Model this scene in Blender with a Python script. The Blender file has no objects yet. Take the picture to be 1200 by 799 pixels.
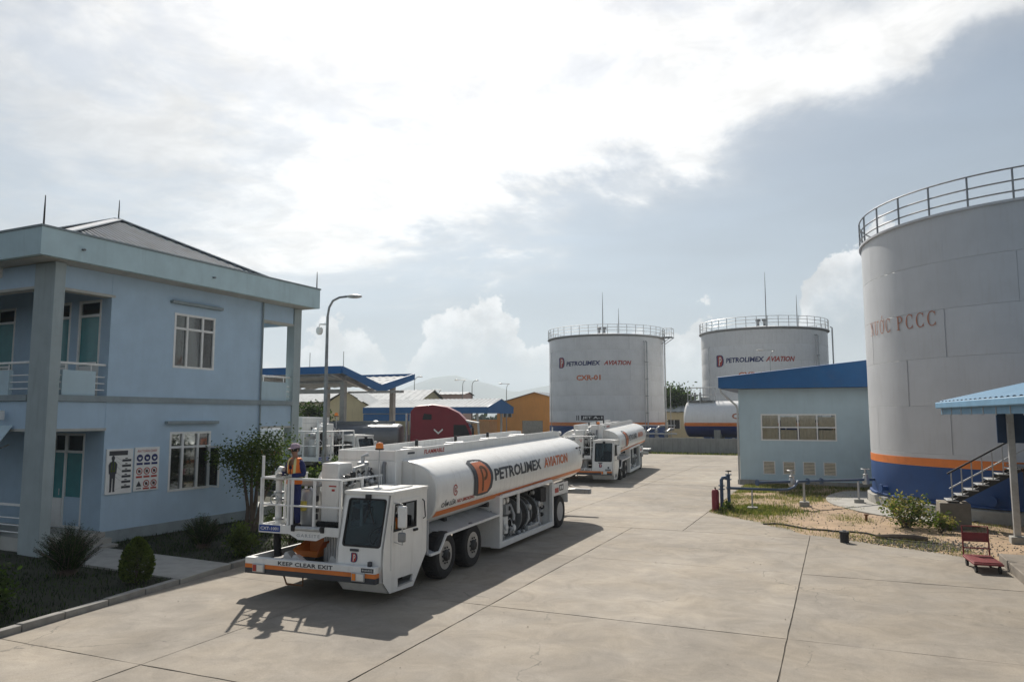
import bpy, bmesh, math, random
from mathutils import Vector, Matrix, noise as mnoise
R = math.radians
random.seed(7)
scn = bpy.context.scene
col = scn.collection
H = 3.9

# ------------------------------------------------------------------ camera
cam_d = bpy.data.cameras.new("camera")
cam = bpy.data.objects.new("camera", cam_d)
col.objects.link(cam)
cam_d.sensor_width = 36.0
cam_d.lens = 36.0 * 870 / 1200
cam_d.clip_start = 0.1
cam_d.clip_end = 20000
cam.location = (0, 0, H)
cam.rotation_euler = (R(90 + 5.81), 0, R(23.49))
scn.camera = cam

# ------------------------------------------------------------------ sun, sky, exposure
SUN_EL, SUN_AZ = 41.0, -32.7            # azimuth from +Y towards +X
sd = Vector((math.sin(R(SUN_AZ)) * math.cos(R(SUN_EL)), math.cos(R(SUN_AZ)) * math.cos(R(SUN_EL)), math.sin(R(SUN_EL))))
sun_d = bpy.data.lights.new("sun", 'SUN')
sun = bpy.data.objects.new("sun", sun_d)
col.objects.link(sun)
sun_d.energy = 5.0
sun_d.angle = R(0.6)
sun_d.color = (1.0, 0.93, 0.83)
sun.rotation_euler = sd.to_track_quat('Z', 'Y').to_euler()
sun.location = (-30, 40, 60)
scn.view_settings.view_transform = 'Standard'
scn.view_settings.look = 'None'
scn.view_settings.gamma = 1
scn.view_settings.use_curve_mapping = False
scn.view_settings.exposure = 0.3
scn.cycles.use_denoising = True
scn.cycles.max_bounces = 8
scn.cycles.transparent_max_bounces = 12
scn.cycles.volume_bounces = 1
scn.cycles.sample_clamp_indirect = 6

class NT:
    """small helper that wires nodes"""
    def __init__(s, tree): s.t = tree; s.n = tree.nodes; s.l = tree.links
    def node(s, typ, **kw):
        nd = s.n.new(typ)
        for k, v in kw.items():
            if k == 'inp':
                for kk, vv in v.items(): s.put(nd.inputs[kk], vv)
            else: setattr(nd, k, v)
        return nd
    def put(s, sock, v):
        if hasattr(v, 'is_linked'): s.l.new(v, sock)
        else: sock.default_value = v
    def m(s, op, a, b=None, c=None, clamp=False):
        nd = s.n.new('ShaderNodeMath'); nd.operation = op; nd.use_clamp = clamp
        for i, v in enumerate((a, b, c)):
            if v is not None: s.put(nd.inputs[i], v)
        return nd.outputs[0]
    def ramp(s, f, a, b, lo=0.0, hi=1.0, smooth=True):
        nd = s.n.new('ShaderNodeMapRange'); nd.interpolation_type = 'SMOOTHSTEP' if smooth else 'LINEAR'
        for i, v in enumerate((f, a, b, lo, hi)): s.put(nd.inputs[i], v)
        return nd.outputs[0]
    def mix(s, f, a, b, typ='MIX'):
        nd = s.n.new('ShaderNodeMix'); nd.data_type = 'RGBA'; nd.blend_type = typ
        s.put(nd.inputs[0], f)
        for i, v in ((6, a), (7, b)):
            s.put(nd.inputs[i], v if hasattr(v, 'is_linked') or len(v) == 4 else tuple(v) + (1,))
        return nd.outputs[2]
    def noise(s, vec, scale, detail=5, rough=0.55, dist=0.0):
        nd = s.n.new('ShaderNodeTexNoise')
        s.l.new(vec, nd.inputs['Vector'])
        nd.inputs['Scale'].default_value = scale; nd.inputs['Detail'].default_value = detail
        nd.inputs['Roughness'].default_value = rough; nd.inputs['Distortion'].default_value = dist
        return nd.outputs[0]
    def dot(s, a, b):
        nd = s.n.new('ShaderNodeVectorMath'); nd.operation = 'DOT_PRODUCT'
        s.put(nd.inputs[0], a); s.put(nd.inputs[1], b)
        return nd.outputs['Value']
    def mapv(s, vec, scale):
        nd = s.n.new('ShaderNodeMapping'); s.l.new(vec, nd.inputs[0]); nd.inputs['Scale'].default_value = scale
        return nd.outputs[0]

world = bpy.data.worlds.new("World")
scn.world = world
world.use_nodes = True
w = NT(world.node_tree)
w.n.clear()
geo = w.node('ShaderNodeTexCoord').outputs['Generated']
sky = w.node('ShaderNodeTexSky', sky_type='NISHITA', sun_disc=False, sun_elevation=R(SUN_EL), sun_rotation=R(SUN_AZ),
             air_density=1.0, dust_density=1.6, ozone_density=1.0)
sep = w.node('ShaderNodeSeparateXYZ'); w.l.new(geo, sep.inputs[0])
dz = sep.outputs[2]
den = w.m('ADD', w.m('MAXIMUM', dz, 0.0), 0.14)
cb = w.node('ShaderNodeCombineXYZ')
w.put(cb.inputs[0], w.m('DIVIDE', sep.outputs[0], den)); w.put(cb.inputs[1], w.m('DIVIDE', sep.outputs[1], den))
cp = cb.outputs[0]
sdot = w.m('MAXIMUM', w.dot(geo, tuple(sd)), 0.0)
n1 = w.noise(cp, 0.9, 10, 0.60, 0.35)
n2 = w.noise(cp, 2.7, 8, 0.6, 0.2)
# the bright cloud sheet and the hazy blue beyond its edge
def pix(x, y):
    f = Vector((0, 0, -1)); m_ = cam.rotation_euler.to_matrix()
    return (m_ @ Vector(((x - 600) / 870, -(y - 399.5) / 870, -1))).normalized()
nrm = pix(330, 400).cross(pix(1230, 40)).normalized()
if nrm.dot(pix(300, 50)) < 0: nrm = -nrm
edge = w.m('ADD', w.dot(geo, tuple(nrm)), w.m('MULTIPLY', w.m('SUBTRACT', n1, 0.5), 0.50))
sheet = w.ramp(edge, -0.05, 0.09)
holes = w.ramp(n2, 0.40, 0.60)
glow = w.m('POWER', sdot, 4.0)
glow2 = w.m('POWER', sdot, 40.0)
rib = w.m('MULTIPLY', w.ramp(edge, 0.0, 0.06), w.ramp(edge, 0.24, 0.10))
tex = w.ramp(w.noise(cp, 4.5, 10, 0.66, 0.4), 0.3, 0.7, 0.84, 1.14)
cloudL = w.m('MULTIPLY', tex, w.m('ADD', w.m('ADD', w.m('ADD', 0.42, w.m('MULTIPLY', glow, 0.70)), w.m('MULTIPLY', rib, 0.28)), w.m('MULTIPLY', glow2, 0.6)))
cov = w.m('MULTIPLY', w.m('MULTIPLY', sheet, w.ramp(dz, 0.85, 0.5, 0.12, 1.0)), w.m('MAXIMUM', w.m('MULTIPLY', w.ramp(glow, 0.40, 0.80, 0.45, 1.0), w.m('ADD', 0.40, w.m('MULTIPLY', holes, 0.58))), w.m('MULTIPLY', rib, 0.95)))
# towering cumulus over the horizon: a skyline height per azimuth, puffed by noise
hv = w.node('ShaderNodeCombineXYZ', inp={0: sep.outputs[0], 1: sep.outputs[1], 2: 0.0}).outputs[0]
hn = w.node('ShaderNodeVectorMath', operation='NORMALIZE'); w.l.new(hv, hn.inputs[0]); hn = hn.outputs['Vector']
hgt = w.m('ADD', 0.035, w.m('MULTIPLY', w.ramp(w.noise(hn, 2.6, 3), 0.42, 0.72), 0.12))
for az, hh, wd in ((2.0, 0.15, 6.5), (-27.0, 0.035, 5.0), (-36.5, 0.075, 4.5), (-12.0, 0.05, 6.0), (70, 0.12, 12), (140, 0.15, 14), (-120, 0.14, 16), (-80, 0.10, 10)):
    d_ = w.dot(hn, (math.sin(R(az)), math.cos(R(az)), 0))
    hgt = w.m('ADD', hgt, w.m('MULTIPLY', w.ramp(d_, math.cos(R(wd)), 1.0), hh))
puff = w.m('ADD', w.m('MULTIPLY', w.m('SUBTRACT', w.noise(geo, 9.0, 5, 0.5), 0.5), 0.16), w.m('MULTIPLY', w.m('SUBTRACT', w.noise(geo, 26.0, 8, 0.62), 0.5), 0.11))
over = w.m('SUBTRACT', w.m('ADD', hgt, puff), dz)
cum = w.m('MULTIPLY', w.ramp(over, 0.0, 0.010), w.ramp(over, 0.10, 0.012, 0.04, 1.0))
cum = w.m('MULTIPLY', cum, w.ramp(dz, 0.015, 0.06))
base = w.mix(1.0, sky.outputs[0], (0.075, 0.075, 0.075), 'MULTIPLY')
hz = w.ramp(dz, 0.75, -0.05)
veilL = w.m('ADD', w.m('ADD', w.ramp(dz, 0.46, 0.08, 0.08, 0.195), w.ramp(w.dot(geo, tuple(nrm)), -0.34, 0.03, 0.0, 0.10)), w.m('MULTIPLY', glow, 0.52))
veil = w.mix(1.0, (0.79, 1.0, 1.21), w.node('ShaderNodeCombineXYZ', inp={0: veilL, 1: veilL, 2: veilL}).outputs[0], 'MULTIPLY')
streak = w.ramp(w.noise(w.mapv(geo, (1.5, 1.5, 7)), 1.6, 6, 0.55), 0.3, 0.7, 0.82, 1.12)
veil = w.mix(1.0, veil, w.node('ShaderNodeCombineXYZ', inp={0: streak, 1: streak, 2: streak}).outputs[0], 'MULTIPLY')
c1 = w.mix(w.m('MULTIPLY', w.m('ADD', 0.10, w.m('MULTIPLY', hz, 0.90)), 0.88), base, veil)
cumL = w.m('ADD', w.ramp(w.noise(geo, 16.0, 6, 0.6), 0.38, 0.62, 0.50, 0.92), w.m('MULTIPLY', glow, 0.40))
c2 = w.mix(w.m('MULTIPLY', cum, 0.85), c1, w.node('ShaderNodeCombineXYZ', inp={0: cumL, 1: w.m('MULTIPLY', cumL, 0.99), 2: w.m('MULTIPLY', cumL, 0.98)}).outputs[0])
c3 = w.mix(cov, c2, w.node('ShaderNodeCombineXYZ', inp={0: cloudL, 1: w.m('MULTIPLY', cloudL, 0.985), 2: w.m('MULTIPLY', cloudL, 0.965)}).outputs[0])
bg = w.node('ShaderNodeBackground', inp={'Color': c3, 'Strength': 0.87})
w.l.new(bg.outputs[0], w.node('ShaderNodeOutputWorld').inputs[0])
world.cycles.sampling_method = 'MANUAL'
world.cycles.sample_map_resolution = 1024

# ------------------------------------------------------------------ materials
MATS = {}
def mat(name, c, rough=0.6, metal=0.0, var=0.14, scale=3.0, bump=0.0, bscale=30.0, dirt=0.0, dirtc=(0.12, 0.10, 0.08), streak=False, coat=0.0, rnd=0.0, spec=0.5):
    m = bpy.data.materials.new(name); m.use_nodes = True
    t = NT(m.node_tree); t.n.clear()
    p = t.node('ShaderNodeBsdfPrincipled', inp={'Roughness': rough, 'Metallic': metal, 'Coat Weight': coat, 'Specular IOR Level': spec})
    tc = t.node('ShaderNodeTexCoord').outputs['Object']
    n = t.noise(tc, scale, 6, 0.62)
    f = t.ramp(n, 0.28, 0.72, 1 - var, 1 + var, False)
    if rnd:
        oi = t.node('ShaderNodeObjectInfo').outputs['Random']
        f = t.m('MULTIPLY', f, t.ramp(oi, 0, 1, 1 - rnd, 1 + rnd, False))
    g = t.node('ShaderNodeCombineXYZ', inp={0: f, 1: f, 2: f}).outputs[0]
    c_ = t.mix(1.0, tuple(c), g, 'MULTIPLY')
    if dirt:
        vec = t.mapv(tc, (6, 6, 0.55)) if streak else tc
        d = t.m('MULTIPLY', t.ramp(t.noise(vec, 0.9 if streak else 1.3, 8, 0.66, 0.4), 0.48, 0.76), dirt)
        c_ = t.mix(d, c_, dirtc)
        t.put(p.inputs['Roughness'], t.m('ADD', rough, t.m('MULTIPLY', d, 0.3), clamp=True))
    t.put(p.inputs['Base Color'], c_)
    if bump:
        b = t.node('ShaderNodeBump', inp={'Strength': bump, 'Distance': 0.02, 'Height': t.noise(tc, bscale, 5, 0.6)})
        t.l.new(b.outputs[0], p.inputs['Normal'])
    t.l.new(p.outputs[0], t.node('ShaderNodeOutputMaterial').inputs[0])
    MATS[name] = m
    return m

def glass(name, tint, refl=0.12, trans=0.6, rough=0.03):
    m = bpy.data.materials.new(name); m.use_nodes = True
    t = NT(m.node_tree); t.n.clear()
    tr = t.node('ShaderNodeBsdfTransparent', inp={'Color': tuple(tint) + (1,)})
    df = t.node('ShaderNodeBsdfDiffuse', inp={'Color': tuple(x * 0.25 for x in tint) + (1,)})
    gl = t.node('ShaderNodeBsdfGlossy', inp={'Color': (0.9, 0.95, 1, 1), 'Roughness': rough})
    a = t.node('ShaderNodeMixShader', inp={0: trans}); t.l.new(df.outputs[0], a.inputs[1]); t.l.new(tr.outputs[0], a.inputs[2])
    lw = t.node('ShaderNodeFresnel', inp={'IOR': 1.5}).outputs[0]
    b = t.node('ShaderNodeMixShader', inp={0: t.m('ADD', lw, refl, clamp=True)}); t.l.new(a.outputs[0], b.inputs[1]); t.l.new(gl.outputs[0], b.inputs[2])
    t.l.new(b.outputs[0], t.node('ShaderNodeOutputMaterial').inputs[0])
    MATS[name] = m
    return m

mat('truck_white', (0.80, 0.795, 0.765), 0.32, 0, 0.05, 2, 0.02, 8, 0.30, (0.36, 0.32, 0.26), streak=True, coat=0.2)
mat('white_frame', (0.79, 0.79, 0.77), 0.45, 0, 0.06, 6, 0, 1, 0.2, (0.4, 0.36, 0.3))
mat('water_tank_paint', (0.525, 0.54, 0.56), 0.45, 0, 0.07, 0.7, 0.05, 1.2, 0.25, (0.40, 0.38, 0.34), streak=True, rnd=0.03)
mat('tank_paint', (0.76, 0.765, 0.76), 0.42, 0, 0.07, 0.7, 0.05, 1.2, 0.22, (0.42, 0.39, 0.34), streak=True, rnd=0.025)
mat('orange_paint', (0.72, 0.20, 0.035), 0.45, 0, 0.1, 3, dirt=0.2)
mat('navy_paint', (0.012, 0.028, 0.16), 0.4, 0, 0.12, 2, dirt=0.2, dirtc=(0.10, 0.10, 0.13))
mat('base_blue', (0.010, 0.060, 0.205), 0.6, 0, 0.12, 1.2, dirt=0.06, streak=True, dirtc=(0.04, 0.07, 0.15))
mat('dark_frame', (0.028, 0.029, 0.032), 0.6, 0.2, 0.3, 4, 0.1, dirt=0.3)
mat('black_rubber', (0.018, 0.018, 0.019), 0.82, 0, 0.25, 7, 0.25, 40, 0.4, (0.11, 0.10, 0.085))
mat('rim_metal', (0.42, 0.42, 0.41), 0.4, 0.55, 0.15, 6, dirt=0.4, dirtc=(0.12, 0.10, 0.08))
mat('grey_metal', (0.24, 0.25, 0.26), 0.42, 0.6, 0.2, 5, dirt=0.35)
mat('pale_metal', (0.48, 0.49, 0.49), 0.45, 0.5, 0.15, 5, dirt=0.3)
mat('fender_grey', (0.36, 0.38, 0.40), 0.45, 0.1, 0.1, 3, dirt=0.3)
mat('black_print', (0.015, 0.015, 0.02), 0.5, var=0.05)
mat('navy_print', (0.02, 0.03, 0.13), 0.5, var=0.05)
mat('charcoal_print', (0.04, 0.045, 0.055), 0.5, var=0.1)
mat('red_print', (0.42, 0.05, 0.035), 0.5, var=0.1)
mat('orange_print', (0.62, 0.16, 0.05), 0.5, var=0.1)
mat('rust_print', (0.42, 0.16, 0.09), 0.55, var=0.15)
mat('white_print', (0.78, 0.78, 0.76), 0.5, var=0.05)
mat('plate_blue', (0.02, 0.06, 0.28), 0.4, var=0.1)
mat('beacon_orange', (0.85, 0.22, 0.01), 0.2, var=0.1, coat=0.5)
mat('lamp_glass', (0.75, 0.73, 0.68), 0.15, var=0.05, coat=0.6)
mat('yellow_box', (0.68, 0.55, 0.10), 0.5, var=0.1)
mat('rusty_brown', (0.16, 0.075, 0.03), 0.7, var=0.3)
mat('wall_blue', (0.43, 0.567, 0.695), 0.8, 0, 0.07, 1.2, 0.12, 60, 0.10, (0.27, 0.34, 0.41), streak=True)
mat('wall_blue_pale', (0.47, 0.60, 0.66), 0.8, 0, 0.06, 1.2, 0.12, 60, 0.12, (0.26, 0.33, 0.36), streak=True)
mat('fascia_blue', (0.50, 0.645, 0.68), 0.8, 0, 0.08, 1.5, 0.12, 60, 0.22, (0.29, 0.38, 0.40), streak=True)
mat('pillar_grey', (0.36, 0.42, 0.43), 0.8, 0, 0.08, 2, 0.15, 50, 0.4, (0.22, 0.25, 0.25), streak=True)
mat('soffit_grey', (0.46, 0.46, 0.43), 0.85, 0, 0.08, 2, dirt=0.3)
mat('trim_grey', (0.27, 0.32, 0.34), 0.8, 0, 0.1, 3, dirt=0.3)
mat('room_dark', (0.16, 0.155, 0.14), 0.9)
mat('curtain', (0.55, 0.53, 0.49), 0.9, var=0.2, scale=14)
mat('roof_metal', (0.12, 0.155, 0.19), 0.75, 0.0, 0.2, 1.5, dirt=0.4)
mat('ridge_metal', (0.55, 0.57, 0.58), 0.4, 0.4, 0.1, 2)
mat('roof_pale', (0.30, 0.335, 0.36), 0.75, 0.0, 0.12, 1.0, dirt=0.3)
mat('roof_blue', (0.008, 0.105, 0.29), 0.5, 0, 0.1, 1.2, dirt=0.25, dirtc=(0.08, 0.14, 0.26))
mat('shelter_blue', (0.12, 0.26, 0.40), 0.55, 0, 0.12, 2, dirt=0.35, dirtc=(0.14, 0.22, 0.28))
mat('deep_blue', (0.012, 0.045, 0.12), 0.5, 0, 0.1, 2)
mat('concrete_wall', (0.30, 0.30, 0.28), 0.9, 0, 0.14, 1.2, 0.25, 30, 0.5, (0.13, 0.13, 0.12), streak=True)
mat('concrete_pale', (0.36, 0.35, 0.32), 0.9, 0, 0.14, 2.5, 0.25, 30, 0.4, (0.17, 0.16, 0.14))
mat('dock_concrete', (0.21, 0.185, 0.155), 0.92, 0, 0.2, 2.0, 0.3, 25, 0.6, (0.10, 0.09, 0.075))
mat('joint_dirt', (0.10, 0.088, 0.07), 0.95, 0, 0.4, 3)
mat('kerb_stone', (0.27, 0.26, 0.24), 0.9, 0, 0.2, 3, 0.3, 25, 0.5, (0.10, 0.10, 0.08), rnd=0.15)
mat('soil', (0.36, 0.255, 0.165), 0.95, 0, 0.25, 1.1, 0.6, 14, 0.85, (0.19, 0.165, 0.085))
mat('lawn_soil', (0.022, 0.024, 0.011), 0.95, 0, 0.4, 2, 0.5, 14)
mat('ground_far', (0.13, 0.14, 0.075), 0.95, 0, 0.4, 0.04, dirt=0.5, dirtc=(0.2, 0.17, 0.11))
mat('slat_and_lit_room', (0.80, 0.72, 0.57), 0.9, 0, 0.1, 6)  # cream of the louvre slats and of the panels that brighten the window
mat('hill_green', (0.07, 0.10, 0.06), 0.95, 0, 0.4, 0.004)
mat('gravel_grey', (0.20, 0.195, 0.18), 0.9, 0, 0.3, 6, rnd=0.1)
mat('red_paint', (0.20, 0.008, 0.02), 0.45, 0, 0.1, 2, dirt=0.15, coat=0.1)
mat('trolley_red', (0.20, 0.026, 0.03), 0.6, 0, 0.2, 6, dirt=0.4)
mat('pipe_blue', (0.055, 0.10, 0.175), 0.5, 0, 0.15, 4, dirt=0.4)
mat('yellow_wall', (0.60, 0.53, 0.33), 0.85, 0, 0.06, 0.5, dirt=0.2, streak=True)
mat('orange_wall', (0.62, 0.27, 0.055), 0.85, 0, 0.08, 0.4, dirt=0.25, streak=True)
mat('ochre_wall', (0.50, 0.30, 0.13), 0.85, 0, 0.1, 0.6, dirt=0.3, streak=True)
mat('pink_wall', (0.48, 0.38, 0.34), 0.85, 0, 0.06, 0.5, dirt=0.2)
mat('trailer_grey', (0.17, 0.18, 0.19), 0.4, 0.4, 0.15, 1, dirt=0.3)
mat('bark', (0.13, 0.10, 0.075), 0.9, 0, 0.3, 8, 0.4, 20)
def leaf(name, c, tr=0.35):
    m = bpy.data.materials.new(name); m.use_nodes = True
    t = NT(m.node_tree); t.n.clear()
    tc = t.node('ShaderNodeTexCoord').outputs['Object']
    f = t.ramp(t.noise(tc, 4.0, 5, 0.65), 0.3, 0.7, 0.6, 1.45, False)
    g = t.node('ShaderNodeCombineXYZ', inp={0: f, 1: f, 2: f}).outputs[0]
    c_ = t.mix(1.0, tuple(c), g, 'MULTIPLY')
    p = t.node('ShaderNodeBsdfPrincipled', inp={'Roughness': 0.65, 'Specular IOR Level': 0.18, 'Base Color': c_})
    l_ = t.node('ShaderNodeBsdfTranslucent', inp={'Color': t.mix(1.0, c_, (1.5, 1.7, 0.8), 'MULTIPLY')})
    x = t.node('ShaderNodeMixShader', inp={0: tr}); t.l.new(p.outputs[0], x.inputs[1]); t.l.new(l_.outputs[0], x.inputs[2])
    t.l.new(x.outputs[0], t.node('ShaderNodeOutputMaterial').inputs[0]); MATS[name] = m
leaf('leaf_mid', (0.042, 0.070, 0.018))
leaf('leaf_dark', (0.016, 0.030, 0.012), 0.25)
leaf('leaf_light', (0.090, 0.120, 0.028))
leaf('leaf_dry', (0.25, 0.21, 0.105))
mat('skin', (0.27, 0.15, 0.10), 0.55, 0, 0.08, 8)
mat('coverall', (0.018, 0.026, 0.11), 0.85, 0, 0.3, 9, 0.9, 13)
mat('vest_orange', (0.80, 0.19, 0.03), 0.75, 0, 0.15, 12, 0.6, 16)
mat('vest_tape', (0.72, 0.66, 0.30), 0.5, 0, 0.05, 5)
mat('cap_cloth', (0.40, 0.30, 0.36), 0.85, 0, 0.3, 30)
mat('dark_hair', (0.012, 0.01, 0.009), 0.7)
mat('eye_white', (0.7, 0.68, 0.65), 0.3)
mat('shoe', (0.02, 0.018, 0.016), 0.6)
mat('glove', (0.45, 0.43, 0.38), 0.8)
mat('orange_tray', (0.60, 0.17, 0.025), 0.5, 0, 0.15, 5, dirt=0.3)
mat('seat_cloth', (0.03, 0.03, 0.035), 0.9)
glass('window_glass', (0.72, 0.74, 0.72), 0.03, 0.88)
glass('teal_glass', (0.10, 0.34, 0.36), 0.03, 0.25)
glass('cab_glass', (0.36, 0.46, 0.49), -0.01, 0.96)
glass('clear_glass', (0.95, 0.95, 0.93), 0.03, 0.97)
mat('teal_film', (0.035, 0.22, 0.24), 0.35, var=0.15, coat=0.3)

# concrete of the yard: blotches, speckle, fine cracks, tyre streaks
def concrete_yard():
    m = bpy.data.materials.new('yard_concrete'); m.use_nodes = True
    t = NT(m.node_tree); t.n.clear()
    p = t.node('ShaderNodeBsdfPrincipled', inp={'Roughness': 0.86, 'Specular IOR Level': 0.35})
    pos = t.node('ShaderNodeNewGeometry').outputs['Position']
    oi = t.node('ShaderNodeObjectInfo').outputs['Random']
    big = t.ramp(t.noise(pos, 0.20, 6, 0.62, 0.8), 0.32, 0.68, 0.80, 1.14, False)
    midn = t.ramp(t.noise(pos, 1.1, 9, 0.72, 0.9), 0.3, 0.72, 0.76, 1.18, False)
    fine = t.ramp(t.noise(pos, 38, 4, 0.7), 0.3, 0.7, 0.86, 1.12, False)
    f = t.m('MULTIPLY', t.m('MULTIPLY', big, midn), t.m('MULTIPLY', fine, t.ramp(oi, 0, 1, 0.90, 1.08, False)))
    g = t.node('ShaderNodeCombineXYZ', inp={0: f, 1: f, 2: f}).outputs[0]
    c = t.mix(t.ramp(t.noise(pos, 0.5, 4, 0.6), 0.35, 0.7), (0.298, 0.268, 0.228), (0.318, 0.277, 0.222))
    c = t.mix(1.0, c, g, 'MULTIPLY')
    st = t.m('MULTIPLY', t.ramp(t.noise(t.mapv(pos, (1.6, 0.16, 1)), 0.9, 7, 0.65, 0.3), 0.56, 0.78), 0.35)
    c = t.mix(st, c, (0.20, 0.18, 0.155))
    scuff = t.m('MULTIPLY', t.ramp(t.noise(t.mapv(pos, (0.5, 1.6, 1)), 1.7, 9, 0.75, 1.2), 0.57, 0.70), 0.30)
    c = t.mix(scuff, c, (0.40, 0.36, 0.30))
    oil = t.m('MULTIPLY', t.ramp(t.noise(pos, 0.95, 8, 0.72, 1.0), 0.61, 0.76), 0.55)
    c = t.mix(oil, c, (0.15, 0.135, 0.115))
    pit = t.m('MULTIPLY', t.ramp(t.noise(pos, 7.0, 10, 0.78, 0.4), 0.57, 0.70), 0.42)
    c = t.mix(pit, c, (0.15, 0.13, 0.105))
    pale = t.m('MULTIPLY', t.ramp(t.noise(t.mapv(pos, (2.2, 0.9, 1)), 3.1, 10, 0.8, 0.8), 0.60, 0.72), 0.38)
    c = t.mix(pale, c, (0.44, 0.40, 0.335))
    vo = t.node('ShaderNodeTexVoronoi', feature='DISTANCE_TO_EDGE')
    wob = t.node('ShaderNodeVectorMath', operation='ADD'); t.l.new(pos, wob.inputs[0])
    nn = t.node('ShaderNodeTexNoise', inp={'Scale': 1.6, 'Detail': 6.0}); t.l.new(pos, nn.inputs['Vector']); t.l.new(nn.outputs[1], wob.inputs[1])
    t.l.new(wob.outputs[0], vo.inputs['Vector']); vo.inputs['Scale'].default_value = 0.16
    crack = t.m('MULTIPLY', t.ramp(vo.outputs['Distance'], 0.0030, 0.0008), t.m('MULTIPLY', t.ramp(t.noise(pos, 0.35, 2), 0.43, 0.58), 0.55))
    c = t.mix(crack, c, (0.09, 0.085, 0.075))
    t.put(p.inputs['Base Color'], c)
    hgt = t.m('ADD', t.m('MULTIPLY', t.noise(pos, 42, 5, 0.7), 0.5), t.m('MULTIPLY', t.noise(pos, 2.5, 4), 1.0))
    b = t.node('ShaderNodeBump', inp={'Strength': 0.35, 'Distance': 0.02, 'Height': hgt})
    t.l.new(b.outputs[0], p.inputs['Normal'])
    t.l.new(p.outputs[0], t.node('ShaderNodeOutputMaterial').inputs[0])
    MATS['yard_concrete'] = m
concrete_yard()

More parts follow.
